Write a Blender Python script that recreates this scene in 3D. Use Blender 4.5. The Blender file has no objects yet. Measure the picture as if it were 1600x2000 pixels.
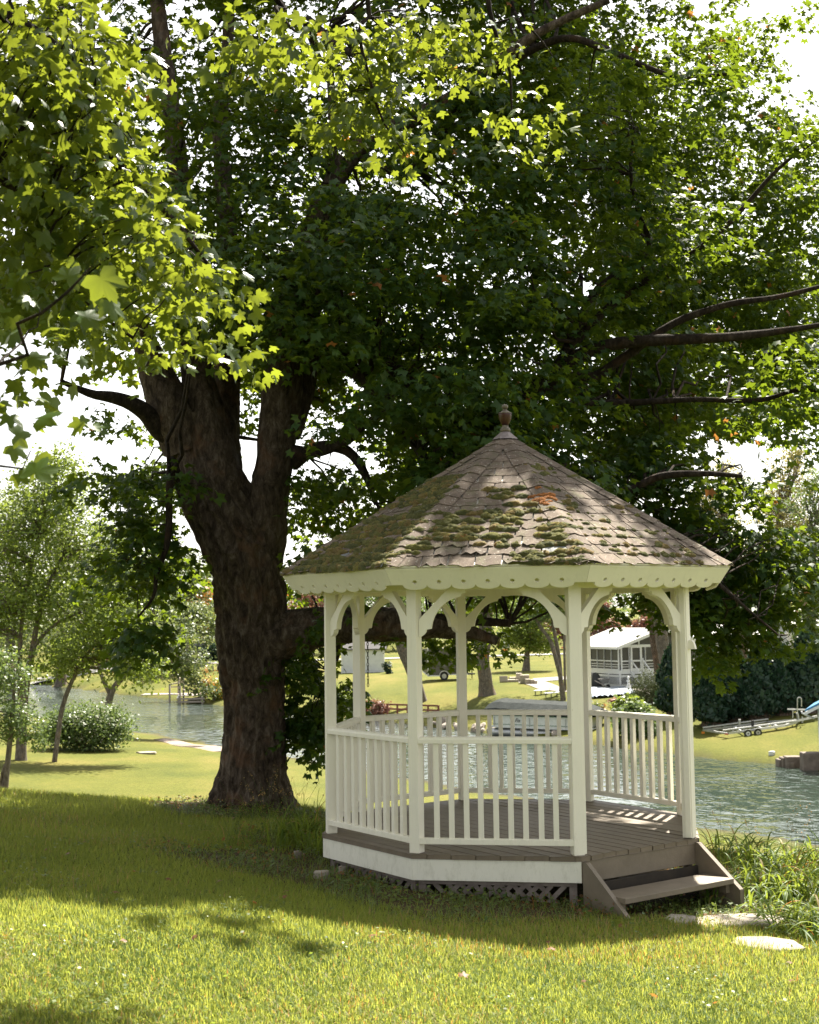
import bpy, bmesh, math, random
import numpy as np
from mathutils import Vector, Matrix
from mathutils.geometry import tessellate_polygon
rng = np.random.default_rng(7)
random.seed(7)
SC = bpy.context.scene
COL = SC.collection
R = math.radians

# ------------------------------------------------------------------ camera
EYE = np.array([0.0, 0.0, 1.87])
FPX, PITCH, ROLL = 2566.0, R(4.694), -0.0132
F_ = np.array([0, math.cos(PITCH), math.sin(PITCH)])
R0 = np.array([1.0, 0, 0])
U0 = np.array([0, -math.sin(PITCH), math.cos(PITCH)])
cr, sr = math.cos(ROLL), math.sin(ROLL)
RC = cr * R0 + sr * U0
UC = cr * U0 - sr * R0
cam = bpy.data.cameras.new('camera')
camo = bpy.data.objects.new('camera', cam)
COL.objects.link(camo)
m = Matrix.Identity(4)
for i in range(3):
    m[i][0] = RC[i]; m[i][1] = UC[i]; m[i][2] = -F_[i]; m[i][3] = EYE[i]
camo.matrix_world = m
cam.sensor_fit = 'VERTICAL'
cam.sensor_height = 36.0
cam.sensor_width = 28.8
cam.lens = FPX / 2000.0 * 36.0
cam.clip_start = 0.1
cam.clip_end = 4000
cam.dof.use_dof = True
cam.dof.focus_distance = 11.5
cam.dof.aperture_fstop = 5.6
SC.camera = camo

# ------------------------------------------------------------------ light
SUN_AZ, SUN_EL = R(23), R(57)
SUND = np.array([math.sin(SUN_AZ) * math.cos(SUN_EL), math.cos(SUN_AZ) * math.cos(SUN_EL), math.sin(SUN_EL)])
world = bpy.data.worlds.new("World")
SC.world = world
world.use_nodes = True
nt = world.node_tree
nt.nodes.clear()
sky = nt.nodes.new('ShaderNodeTexSky')
sky.sky_type = 'NISHITA'
sky.sun_disc = False
sky.sun_elevation = SUN_EL
sky.sun_rotation = SUN_AZ
sky.air_density = 1.0
sky.dust_density = 1.5
sky.ozone_density = 1.0
hs = nt.nodes.new('ShaderNodeHueSaturation')
hs.inputs['Saturation'].default_value = 0.22
wm = nt.nodes.new('ShaderNodeMixRGB')
wm.blend_type = 'MULTIPLY'
wm.inputs[0].default_value = 1.0
wm.inputs[2].default_value = (1.0, 0.97, 0.92, 1)
bg = nt.nodes.new('ShaderNodeBackground')
bg.inputs[1].default_value = 0.08
wo = nt.nodes.new('ShaderNodeOutputWorld')
nt.links.new(sky.outputs[0], hs.inputs['Color'])
nt.links.new(hs.outputs[0], wm.inputs[1])
nt.links.new(wm.outputs[0], bg.inputs[0])
nt.links.new(bg.outputs[0], wo.inputs[0])
sun = bpy.data.lights.new('sun', 'SUN')
sun.energy = 5.0
sun.angle = R(0.55)
sun.color = (1.0, 0.93, 0.80)
suno = bpy.data.objects.new('sun', sun)
COL.objects.link(suno)
suno.rotation_euler = Vector(SUND).to_track_quat('Z', 'Y').to_euler()
suno.location = (10, 20, 30)
SC.view_settings.view_transform = 'Standard'
SC.view_settings.look = 'None'
SC.view_settings.exposure = 1.92
SC.view_settings.gamma = 1.0
SC.view_settings.use_curve_mapping = False
SC.render.engine = 'CYCLES'
SC.cycles.max_bounces = 7
SC.cycles.diffuse_bounces = 3
SC.cycles.glossy_bounces = 3
SC.cycles.transmission_bounces = 4
SC.cycles.transparent_max_bounces = 4
SC.cycles.sample_clamp_indirect = 8
SC.cycles.caustics_reflective = False
SC.cycles.caustics_refractive = False

# ------------------------------------------------------------------ picture to place
def ray(u, v):
    du, dv = u - 800.0, v - 1000.0
    u0 = cr * du + sr * dv
    v0 = -sr * du + cr * dv
    return F_ + u0 / FPX * R0 - v0 / FPX * U0
def W(u, v, d):
    return EYE + ray(u, v) * d

WATER = -5.6
NX, NY = 0.83, 0.557
P0X, P0Y = 2.3, 60.0
_gd = np.linspace(0, 90, 901)
_gz = np.interp(_gd, [0, 22, 24, 26.8, 28.1, 29.2, 31, 35, 60, 90],
                [4.8, 4.86, 4.93, 5.08, 5.19, 5.27, 5.48, 5.85, 6.6, 7.5])
_lz = np.interp(_gd, [0, 8.5, 15, 20, 35, 60, 90], [0, .72, 1.1, 1.5, 2.4, 2.9, 3.2])
_k = np.exp(-np.linspace(-2, 2, 15) ** 2); _k /= _k.sum()
_gs = np.convolve(np.pad(_gz, 7, mode='edge'), _k, mode='valid')
_hd = np.linspace(0, 700, 3501)
_hz = np.interp(_hd, [0, .6, 2, 4.6, 7.5, 14, 25, 45, 90, 200, 700], [0, .3, .5, .85, 1.5, 2.15, 2.4, 2.55, 3.2, 7.5, 16])
_hs = np.convolve(np.pad(_hz, 7, mode='edge'), _k, mode='valid')
def ground(x, y):
    x = np.asarray(x, float); y = np.asarray(y, float)
    wob = 0.5 * np.sin(x * .35 + y * .12) + .3 * np.sin(x * .9 - y * .55)
    farw = np.clip((y - 35) / 15, 0, 1)
    q = NX * (x - P0X) + NY * (y - P0Y) + wob * farw * .8
    brow = np.interp(x, [-30, -8, -1.4, .6, 3.2, 4.2, 7, 20], [17.2, 16.9, 17.3, 15.1, 14.5, 13.9, 12.5, 10])
    d_ = y - brow
    fall = .62 * .8 * np.logaddexp(0, (d_ - .6) / .8)
    near = WATER + np.maximum(np.interp(-q, _gd, _gs) - np.maximum(fall - .15, 0), np.interp(-q, _gd, _lz))
    E = q - 17
    farz = WATER + np.interp(E, _hd, _hs)
    mid = WATER - np.clip(np.minimum(q, 17 - q), 0, 1.6) * .8
    z = np.where(q <= 0, near, np.where(E > 0, farz, mid))
    z = z + .012 * np.sin(x * 1.7 + 1) * np.sin(y * 1.3) * (q <= 0)
    return z
def G(u, v, smin=3.0):
    s = smin
    r = ray(u, v)
    prev = None
    while s < 900:
        p = EYE + r * s
        dz = p[2] - float(ground(p[0], p[1]))
        if dz <= 0:
            lo, hi = prev, s
            for _ in range(20):
                mid = (lo + hi) / 2
                p = EYE + r * mid
                if p[2] - float(ground(p[0], p[1])) > 0: lo = mid
                else: hi = mid
            return EYE + r * hi
        prev = s
        s *= 1.01
    return EYE + r * 300

# ------------------------------------------------------------------ noise
def _h(ix, iy, iz):
    n = (ix * 374761393 + iy * 668265263 + iz * 2147483647 + 1013904223).astype(np.int64)
    n = (n ^ (n >> 13)) * 1274126177
    n = n & 0x7fffffff
    n = n ^ (n >> 16)
    return (n & 0xffff) / 65535.0
def vnoise(p):
    p = np.asarray(p, float)
    i = np.floor(p).astype(np.int64); f = p - i
    f = f * f * (3 - 2 * f)
    out = 0
    for a in (0, 1):
        for b in (0, 1):
            for c in (0, 1):
                w = (f[:, 0] if a else 1 - f[:, 0]) * (f[:, 1] if b else 1 - f[:, 1]) * (f[:, 2] if c else 1 - f[:, 2])
                out = out + w * _h(i[:, 0] + a, i[:, 1] + b, i[:, 2] + c)
    return out

# ------------------------------------------------------------------ materials
def node_mat(name):
    mt = bpy.data.materials.new(name); mt.use_nodes = True
    t = mt.node_tree
    return mt, t, t.nodes['Principled BSDF']
def tex_noise(t, scale, detail=4, rough=.6, stretch=None, coord='Object', dist=0):
    tc = t.nodes.new('ShaderNodeTexCoord'); mp = t.nodes.new('ShaderNodeMapping')
    if stretch: mp.inputs['Scale'].default_value = stretch
    nz = t.nodes.new('ShaderNodeTexNoise')
    nz.inputs['Scale'].default_value = scale; nz.inputs['Detail'].default_value = detail
    nz.inputs['Roughness'].default_value = rough; nz.inputs['Distortion'].default_value = dist
    t.links.new(tc.outputs[coord], mp.inputs[0]); t.links.new(mp.outputs[0], nz.inputs['Vector'])
    return nz.outputs['Fac']
def ramp(t, fac, stops):
    r = t.nodes.new('ShaderNodeValToRGB')
    el = r.color_ramp.elements
    el[0].position = stops[0][0]; el[0].color = (*stops[0][1], 1)
    el[1].position = stops[-1][0]; el[1].color = (*stops[-1][1], 1)
    for p, c in stops[1:-1]:
        e = el.new(p); e.color = (*c, 1)
    t.links.new(fac, r.inputs[0])
    return r.outputs[0]
def mix(t, fac, a, b, mode='MIX'):
    n = t.nodes.new('ShaderNodeMixRGB'); n.blend_type = mode
    for i, x in ((0, fac), (1, a), (2, b)):
        if isinstance(x, (int, float)): n.inputs[i].default_value = x
        elif isinstance(x, tuple): n.inputs[i].default_value = (*x, 1)
        else: t.links.new(x, n.inputs[i])
    return n.outputs[0]
def bump(t, h, strength, dist=.01, prev=None):
    b = t.nodes.new('ShaderNodeBump'); b.inputs['Strength'].default_value = strength; b.inputs['Distance'].default_value = dist
    t.links.new(h, b.inputs['Height'])
    if prev is not None: t.links.new(prev, b.inputs['Normal'])
    return b.outputs[0]
def attr(t, name):
    a = t.nodes.new('ShaderNodeAttribute'); a.attribute_name = name
    return a
def simple(name, c1, c2=None, rough=.6, scale=8, stretch=None, bstr=.0, bscale=30, bdist=.01, metal=0, spec=None, detail=4, rnd=0):
    mt, t, b = node_mat(name)
    b.inputs['Roughness'].default_value = rough
    b.inputs['Metallic'].default_value = metal
    if spec is not None: b.inputs['Specular IOR Level'].default_value = spec
    col = None
    if c2 is None: b.inputs['Base Color'].default_value = (*c1, 1)
    else:
        col = ramp(t, tex_noise(t, scale, detail, stretch=stretch), [(.3, c1), (.7, c2)])
    if rnd:
        oi = t.nodes.new('ShaderNodeObjectInfo')
        mr = t.nodes.new('ShaderNodeMapRange'); mr.inputs['To Min'].default_value = 1 - rnd; mr.inputs['To Max'].default_value = 1 + rnd
        t.links.new(oi.outputs['Random'], mr.inputs['Value'])
        col = mix(t, 1.0, col if col is not None else c1, mr.outputs[0], 'MULTIPLY')
    if col is not None: t.links.new(col, b.inputs['Base Color'])
    if bstr:
        t.links.new(bump(t, tex_noise(t, bscale, 5, stretch=stretch), bstr, bdist), b.inputs['Normal'])
    return mt

def paint(name, base, dirt, edge=.55):
    mt, t, b = node_mat(name)
    b.inputs['Roughness'].default_value = .5
    n1 = tex_noise(t, 3.5, 6, .7, stretch=(1, 1, .5))
    n2 = tex_noise(t, 60, 4, .7, stretch=(1, 1, .3))
    c = ramp(t, n1, [(.35, tuple(x * .93 for x in base)), (.7, base)])
    sp = ramp(t, n2, [(.24, (1, 1, 1)), (.31, (0, 0, 0))])
    c = mix(t, sp, c, dirt)
    tc = t.nodes.new('ShaderNodeTexCoord'); sx = t.nodes.new('ShaderNodeSeparateXYZ'); t.links.new(tc.outputs['Object'], sx.inputs[0])
    mr = t.nodes.new('ShaderNodeMapRange'); mr.inputs['From Min'].default_value = .32; mr.inputs['From Max'].default_value = -.05; t.links.new(sx.outputs['Z'], mr.inputs['Value'])
    gr = ramp(t, tex_noise(t, 14, 6, .75, stretch=(1, 1, .4)), [(.50, (0, 0, 0)), (.70, (.30, .30, .30))])
    c = mix(t, mix(t, 1.0, gr, mr.outputs[0], 'MULTIPLY'), c, (.30, .29, .19))
    st = ramp(t, tex_noise(t, 26, 4, .6, stretch=(1, 1, .08)), [(.55, (0, 0, 0)), (.75, (.28, .28, .28))])
    c = mix(t, st, c, tuple(x * .72 for x in base))
    t.links.new(c, b.inputs['Base Color'])
    t.links.new(bump(t, tex_noise(t, 35, 5, .7, stretch=(1, 1, .35)), .25, .004), b.inputs['Normal'])
    return mt
M = {}
M['cream'] = paint('cream_paint', (.90, .86, .755), (.52, .45, .33))
M['white_board'] = paint('white_board_paint', (.84, .82, .74), (.42, .37, .30))
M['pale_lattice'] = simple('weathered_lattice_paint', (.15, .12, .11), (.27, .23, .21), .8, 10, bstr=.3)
M['deck'] = simple('brown_deck_paint', (.135, .106, .076), (.185, .148, .108), .55, 6, bstr=.35, bscale=28, rnd=.10)
M['deck_step'] = simple('brown_step_paint', (.165, .134, .10), (.21, .172, .13), .6, 7, bstr=.25, bscale=40)
M['dark_under'] = simple('shade_dark', (.02, .016, .012), (.04, .03, .02), .9)  # near-black colour painted in as shade below deck and behind the steps
def shingle_mat():
    mt, t, b = node_mat('asphalt_shingle')
    b.inputs['Roughness'].default_value = .92
    n = ramp(t, tex_noise(t, 9, 6, .75), [(.3, (.080, .058, .042)), (.55, (.150, .112, .084)), (.75, (.245, .198, .158))])
    g = ramp(t, tex_noise(t, 260, 2, .6), [(.3, (.55, .55, .55)), (.7, (1.2, 1.2, 1.2))])
    c = mix(t, 1.0, n, g, 'MULTIPLY')
    lich = ramp(t, tex_noise(t, 45, 3, .6), [(.62, (0, 0, 0)), (.7, (1, 1, 1))])
    c = mix(t, lich, c, (.40, .38, .33))
    mo = ramp(t, tex_noise(t, 6, 5, .7), [(.52, (0, 0, 0)), (.68, (.7, .7, .7))])
    c = mix(t, mo, c, (.085, .085, .035))
    oi = t.nodes.new('ShaderNodeObjectInfo')
    mr = t.nodes.new('ShaderNodeMapRange'); mr.inputs['To Min'].default_value = .80; mr.inputs['To Max'].default_value = 1.18
    t.links.new(oi.outputs['Random'], mr.inputs['Value'])
    c = mix(t, 1.0, c, mr.outputs[0], 'MULTIPLY')
    t.links.new(c, b.inputs['Base Color'])
    t.links.new(bump(t, tex_noise(t, 180, 3, .7), .6, .004), b.inputs['Normal'])
    return mt
M['shingle'] = shingle_mat()
M['shingle_grey'] = simple('bare_grey_shingle', (.11, .115, .12), (.19, .195, .195), .8, 20, bstr=.3)
def moss_mat():
    mt, t, b = node_mat('moss')
    b.inputs['Roughness'].default_value = .95
    a = attr(t, 'tint')
    c = ramp(t, a.outputs['Fac'], [(0, (.065, .072, .018)), (.55, (.135, .130, .028)), (.72, (.17, .115, .035)), (.86, (.21, .19, .045)), (.9, (.30, .11, .025)), (1, (.34, .13, .03))])
    g = ramp(t, tex_noise(t, 130, 4, .7), [(.3, (.45, .45, .45)), (.7, (1.3, 1.3, 1.3))])
    t.links.new(mix(t, 1.0, c, g, 'MULTIPLY'), b.inputs['Base Color'])
    t.links.new(bump(t, tex_noise(t, 220, 4, .8), 1.0, .01), b.inputs['Normal'])
    return mt
M['moss'] = moss_mat()

def leaf_mat(name, dark, light, trans, tf=.42, rough=.42, spec=.35, odd=None):
    mt, t, b = node_mat(name)
    a = attr(t, 'tint')
    st = [(0, dark), (.93, light)]
    if odd: st += [(.965, odd), (1, odd)]
    else: st += [(1, light)]
    c = ramp(t, a.outputs['Fac'], st)
    t.links.new(c, b.inputs['Base Color'])
    b.inputs['Roughness'].default_value = rough
    b.inputs['Specular IOR Level'].default_value = spec
    tr = t.nodes.new('ShaderNodeBsdfTranslucent')
    c2 = ramp(t, a.outputs['Fac'], [(0, tuple(x * .72 for x in trans)), (.93, trans), (1, odd and (.5, .22, .05) or trans)])
    t.links.new(c2, tr.inputs[0])
    mx = t.nodes.new('ShaderNodeMixShader'); mx.inputs[0].default_value = tf
    t.links.new(b.outputs[0], mx.inputs[1]); t.links.new(tr.outputs[0], mx.inputs[2])
    t.links.new(mx.outputs[0], t.nodes['Material Output'].inputs[0])
    return mt
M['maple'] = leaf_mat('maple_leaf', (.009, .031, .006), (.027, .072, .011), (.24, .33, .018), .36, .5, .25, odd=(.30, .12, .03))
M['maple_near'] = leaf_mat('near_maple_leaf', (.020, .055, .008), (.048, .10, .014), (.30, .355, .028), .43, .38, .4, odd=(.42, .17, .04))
M['leaf_bright'] = leaf_mat('bright_leaf', (.065, .115, .018), (.14, .185, .032), (.30, .38, .05), .40)
M['leaf_mid'] = leaf_mat('mid_green_leaf', (.045, .085, .025), (.10, .145, .045), (.22, .30, .07), .35)
M['leaf_pale'] = leaf_mat('pale_leaf', (.12, .15, .07), (.24, .26, .13), (.34, .38, .18), .4)
M['leaf_yellow'] = leaf_mat('yellowish_leaf', (.14, .14, .04), (.30, .26, .07), (.42, .38, .1), .4)
M['leaf_red'] = leaf_mat('reddish_leaf', (.07, .035, .03), (.30, .14, .09), (.35, .16, .1), .3)
M['leaf_dark'] = leaf_mat('dark_evergreen', (.010, .030, .018), (.028, .062, .032), (.04, .08, .03), .15)
M['leaf_tips'] = leaf_mat('tipped_leaf', (.045, .085, .03), (.11, .14, .05), (.25, .3, .08), .35, odd=(.40, .20, .05))
M['flower_leaf'] = leaf_mat('flowering_leaf', (.06, .10, .02), (.16, .20, .04), (.3, .36, .06), .35, odd=(.75, .45, .03))
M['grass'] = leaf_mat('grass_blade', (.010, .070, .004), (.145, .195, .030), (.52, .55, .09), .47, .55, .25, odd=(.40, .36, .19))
M['strap'] = leaf_mat('strap_leaf', (.045, .10, .014), (.11, .17, .028), (.34, .42, .05), .42, .5, .25, odd=(.36, .30, .12))
M['weed'] = leaf_mat('weed_leaf', (.042, .085, .020), (.13, .165, .045), (.26, .34, .06), .35, .5, .3, odd=(.17, .085, .04))

def bark_mat(name, c0, c1, c2, sc=1.0):
    mt, t, b = node_mat(name)
    b.inputs['Roughness'].default_value = .92
    b.inputs['Specular IOR Level'].default_value = .2
    n = tex_noise(t, 13 * sc, 7, .75, stretch=(1, 1, .42), dist=.5)
    c = ramp(t, n, [(.36, c0), (.52, c1), (.66, c2)])
    n2 = ramp(t, tex_noise(t, 3 * sc, 4, .6), [(.55, (0, 0, 0)), (.75, (.6, .6, .6))])
    c = mix(t, n2, c, tuple(x * y for x, y in zip(c2, (1.1, .72, .5))))
    t.links.new(c, b.inputs['Base Color'])
    bb = bump(t, tex_noise(t, 16 * sc, 7, .75, stretch=(1, 1, .42), dist=.8), 1.0, .06)
    t.links.new(bb, b.inputs['Normal'])
    return mt
M['bark'] = bark_mat('shaggy_maple_bark', (.028, .020, .015), (.10, .074, .055), (.20, .165, .135))
M['bark_dark'] = bark_mat('dark_branch_bark', (.014, .010, .008), (.040, .030, .023), (.085, .066, .052), 1.2)
M['bark_grey'] = bark_mat('grey_bark', (.07, .06, .05), (.15, .13, .11), (.26, .23, .19), .8)
M['cutwood'] = simple('sawn_limb_end', (.16, .09, .045), (.26, .17, .09), .9, 30)

# ------------------------------------------------------------------ mesh helpers
class MB:
    def __init__(s): s.v = []; s.f = []
    def add(s, vs, fs):
        o = len(s.v); s.v += [tuple(float(c) for c in p) for p in vs]; s.f += [tuple(i + o for i in f) for f in fs]
    def box(s, c, d, ax=None):
        c = np.array(c, float); ax = np.eye(3) if ax is None else np.array(ax, float)
        h = np.array(d, float) / 2
        vs = [c + ax[0] * h[0] * a + ax[1] * h[1] * b + ax[2] * h[2] * e for e in (-1, 1) for a, b in ((-1, -1), (1, -1), (1, 1), (-1, 1))]
        s.add(vs, [(3, 2, 1, 0), (4, 5, 6, 7), (0, 1, 5, 4), (1, 2, 6, 5), (2, 3, 7, 6), (3, 0, 4, 7)])
    def bar(s, a, b, w, h, up=(0, 0, 1)):
        a = np.array(a, float); b = np.array(b, float); d = b - a; L = np.linalg.norm(d); d /= L
        x = np.cross(d, up); x /= np.linalg.norm(x); y = np.cross(x, d)
        s.box((a + b) / 2, (w, L, h), (x, d, y))
    def tube(s, pts, rad, n=8, cap=True):
        pts = np.array(pts, float); rad = np.broadcast_to(np.array(rad, float), (len(pts),))
        vs = []; fs = []
        tg = np.gradient(pts, axis=0); tg /= np.linalg.norm(tg, axis=1)[:, None] + 1e-9
        ref = np.array([0, 0, 1.0]) if abs(tg[0][2]) < .9 else np.array([1.0, 0, 0])
        x = np.cross(tg[0], ref); x /= np.linalg.norm(x)
        for i, p in enumerate(pts):
            x = x - tg[i] * (x @ tg[i]); x /= np.linalg.norm(x); y = np.cross(tg[i], x)
            for k in range(n):
                a = 2 * math.pi * k / n
                vs.append(p + rad[i] * (x * math.cos(a) + y * math.sin(a)))
        for i in range(len(pts) - 1):
            for k in range(n):
                k2 = (k + 1) % n
                fs.append((i * n + k, i * n + k2, (i + 1) * n + k2, (i + 1) * n + k))
        if cap:
            fs.append(tuple(reversed(range(n)))); fs.append(tuple((len(pts) - 1) * n + k for k in range(n)))
        s.add(vs, fs)
    def lathe(s, c, prof, n=20):
        vs = []; fs = []
        for r, z in prof:
            for k in range(n):
                a = 2 * math.pi * k / n
                vs.append((c[0] + r * math.cos(a), c[1] + r * math.sin(a), c[2] + z))
        for i in range(len(prof) - 1):
            for k in range(n):
                k2 = (k + 1) % n
                fs.append((i * n + k, i * n + k2, (i + 1) * n + k2, (i + 1) * n + k))
        fs.append(tuple(reversed(range(n)))); fs.append(tuple((len(prof) - 1) * n + k for k in range(n)))
        s.add(vs, fs)
    def prism(s, outline, T, th, holes=()):
        """outline in 2-D (x, y); T(x, y, t) -> 3-D point; th thickness"""
        loops = [list(outline)] + [list(h) for h in holes]
        flat = [p for l in loops for p in l]
        tri = tessellate_polygon([[Vector((p[0], p[1], 0)) for p in l] for l in loops])
        n = len(flat)
        vs = [T(p[0], p[1], 0) for p in flat] + [T(p[0], p[1], th) for p in flat]
        fs = [tuple(t) for t in tri] + [tuple(i + n for i in reversed(t)) for t in tri]
        o = 0
        for l in loops:
            m_ = len(l)
            for i in range(m_):
                j = (i + 1) % m_
                fs.append((o + i, o + j, n + o + j, n + o + i))
            o += m_
        s.add(vs, fs)
    def mesh(s, name, mat=None, smooth=False, bevel=0, fixn=True):
        me = bpy.data.meshes.new(name)
        me.from_pydata(s.v, [], s.f)
        if fixn or bevel:
            b = bmesh.new(); b.from_mesh(me)
            if bevel:
                bmesh.ops.bevel(b, geom=[e for e in b.edges if len(e.link_faces) == 2 and e.calc_face_angle(0) > .6], offset=bevel, segments=2, affect='EDGES', profile=.6)
            bmesh.ops.recalc_face_normals(b, faces=b.faces)
            b.to_mesh(me); b.free()
        if mat: me.materials.append(mat)
        if smooth: me.shade_smooth()
        return me
def tag(o, label=None, cat=None, group=None, kind=None):
    if label: o['label'] = label
    if cat: o['category'] = cat
    if group: o['group'] = group
    if kind: o['kind'] = kind
    return o
def root(name, loc, label, cat, group=None, rz=0):
    o = bpy.data.objects.new(name, None); COL.objects.link(o)
    o.location = tuple(float(c) for c in loc); o.rotation_euler = (0, 0, rz); o.empty_display_size = .2
    return tag(o, label, cat, group)
def link(name, me, parent=None, world=True, loc=None, rot=None, scale=None, kind=None):
    """world=True: the mesh is in world coordinates even under a parent"""
    o = bpy.data.objects.new(name, me); COL.objects.link(o)
    if parent is not None:
        o.parent = parent
        if world:
            mw = Matrix.Identity(4); q = parent
            chain = []
            while q is not None:
                chain.append(q); q = q.parent
            if chain[-1].type == 'EMPTY' or True:
                r_ = chain[-1]
                mw = Matrix.Translation(r_.location) @ Matrix.Rotation(r_.rotation_euler[2], 4, 'Z')
            if parent is chain[-1]:
                o.matrix_parent_inverse = mw.inverted()
    if loc is not None: o.location = loc
    if rot is not None: o.rotation_euler = rot
    if scale is not None: o.scale = (scale,) * 3 if isinstance(scale, (int, float)) else scale
    if kind: o['kind'] = kind
    return o
def part(name, mb, mat, parent=None, smooth=False, bevel=0, **k):
    return link(name, mb.mesh(name, mat, smooth, bevel), parent, **k)
def copy_tree(o, parent=None):
    c = o.copy(); COL.objects.link(c); c.parent = parent
    for ch in list(o.children): copy_tree(ch, c)
    return c

def fastmesh(name, V, loops, starts, mat, tint=None, smooth=False):
    me = bpy.data.meshes.new(name)
    me.vertices.add(len(V)); me.vertices.foreach_set('co', np.ascontiguousarray(V, dtype=np.float32).ravel())
    me.loops.add(len(loops)); me.loops.foreach_set('vertex_index', np.ascontiguousarray(loops, dtype=np.int32))
    me.polygons.add(len(starts)); me.polygons.foreach_set('loop_start', np.ascontiguousarray(starts, dtype=np.int32))
    if tint is not None:
        a = me.attributes.new('tint', 'FLOAT', 'FACE'); a.data.foreach_set('value', np.ascontiguousarray(tint, dtype=np.float32))
    me.update(calc_edges=True); me.validate()
    me.materials.append(mat)
    if smooth: me.shade_smooth()
    return me
def instance_mesh(name, tv, tf, pos, X, Y, Z, sc, mat, tint):
    """copies of template (tv, tf) at pos with axes X, Y, Z and scale sc, as one real mesh"""
    n = len(pos); nv = len(tv)
    V = (tv[None, :, 0:1] * X[:, None, :] + tv[None, :, 1:2] * Y[:, None, :] + tv[None, :, 2:3] * Z[:, None, :]) * sc[:, None, None] + pos[:, None, :]
    lp = np.concatenate([np.array(f) for f in tf]); ln = np.array([len(f) for f in tf])
    st = np.concatenate([[0], np.cumsum(ln)[:-1]])
    L = (lp[None, :] + (np.arange(n) * nv)[:, None]).ravel()
    S = (st[None, :] + (np.arange(n) * len(lp))[:, None]).ravel()
    return fastmesh(name, V.reshape(-1, 3), L, S, mat, np.repeat(tint, len(tf)))
def norm(a): return a / (np.linalg.norm(a, axis=-1, keepdims=True) + 1e-9)
def frames(Xd, Zd):
    Z = norm(Zd); X = norm(Xd - Z * (Xd * Z).sum(-1, keepdims=True)); Y = np.cross(Z, X)
    return X, Y, Z

# leaf templates: x towards the tip, z up
def maple_template(detail):
    if detail == 2:
        pol = [(0, 1.0), (7, .84), (12, .85), (18, .66), (27, .55), (36, .68), (43, .84), (49, .98), (57, .80), (64, .80), (74, .62), (86, .54), (98, .64), (112, .76), (124, .62), (140, .54), (160, .26), (180, .12)]
    elif detail == 1:
        pol = [(0, 1.0), (14, .70), (28, .50), (50, .95), (62, .72), (84, .50), (112, .70), (150, .42), (180, .12)]
    else:
        pol = [(0, 1.0), (27, .55), (52, .93), (85, .54), (128, .60)]
    pts = []
    for a, r in pol:
        a = math.radians(a); pts.append((r * math.cos(a), r * math.sin(a)))
    def zf(x, y): return -abs(y) * .20 - .22 * y * y - .24 * x * abs(x)
    n = len(pts)
    V = [(x, y, zf(x, y)) for x, y in pts]
    mid = [(0.0, 0.0, 0.02)]
    closed = pol[-1][0] == 180
    Vr = [(x, -y, zf(x, y)) for x, y in (pts[1:-1] if closed else pts[1:])]
    V = V + mid + Vr
    c = n
    L = []; 
    # fans from the petiole point keep concave outlines tidy
    F = []
    for i in range(n - 1): F.append((c, i, i + 1))
    r = [0] + [n + 1 + i for i in range(n - 2)] + [n - 1] if closed else [0] + [n + 1 + i for i in range(n - 1)]
    for i in range(n - 1): F.append((c, r[i + 1], r[i]))
    V = np.array(V, float); V[:, 0] += .12
    return V, F
LEAF2, LEAF1, LEAF0 = maple_template(2), maple_template(1), maple_template(0)
QUAD = (np.array([(0, 0, 0), (.5, .34, -.03), (1, 0, -.08), (.5, -.34, -.03)], float), [(0, 1, 2), (0, 2, 3)])

def smooth_path(pts, n):
    pts = np.array(pts, float)
    d = np.concatenate([[0], np.cumsum(np.linalg.norm(np.diff(pts[:, :3], axis=0), axis=1))])
    t = np.linspace(0, d[-1], n)
    # Catmull-Rom through the points
    out = np.zeros((n, pts.shape[1]))
    P = np.vstack([2 * pts[0] - pts[1], pts, 2 * pts[-1] - pts[-2]])
    for i, tt in enumerate(t):
        k = min(max(np.searchsorted(d, tt, side='right') - 1, 0), len(d) - 2)
        f = (tt - d[k]) / max(d[k + 1] - d[k], 1e-6)
        p0, p1, p2, p3 = P[k], P[k + 1], P[k + 2], P[k + 3]
        out[i] = .5 * (2 * p1 + (p2 - p0) * f + (2 * p0 - 5 * p1 + 4 * p2 - p3) * f * f + (3 * p1 - p0 - 3 * p2 + p3) * f ** 3)
    out[:, 3:] = np.maximum(out[:, 3:], pts[:, 3:].min())
    return out
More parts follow.
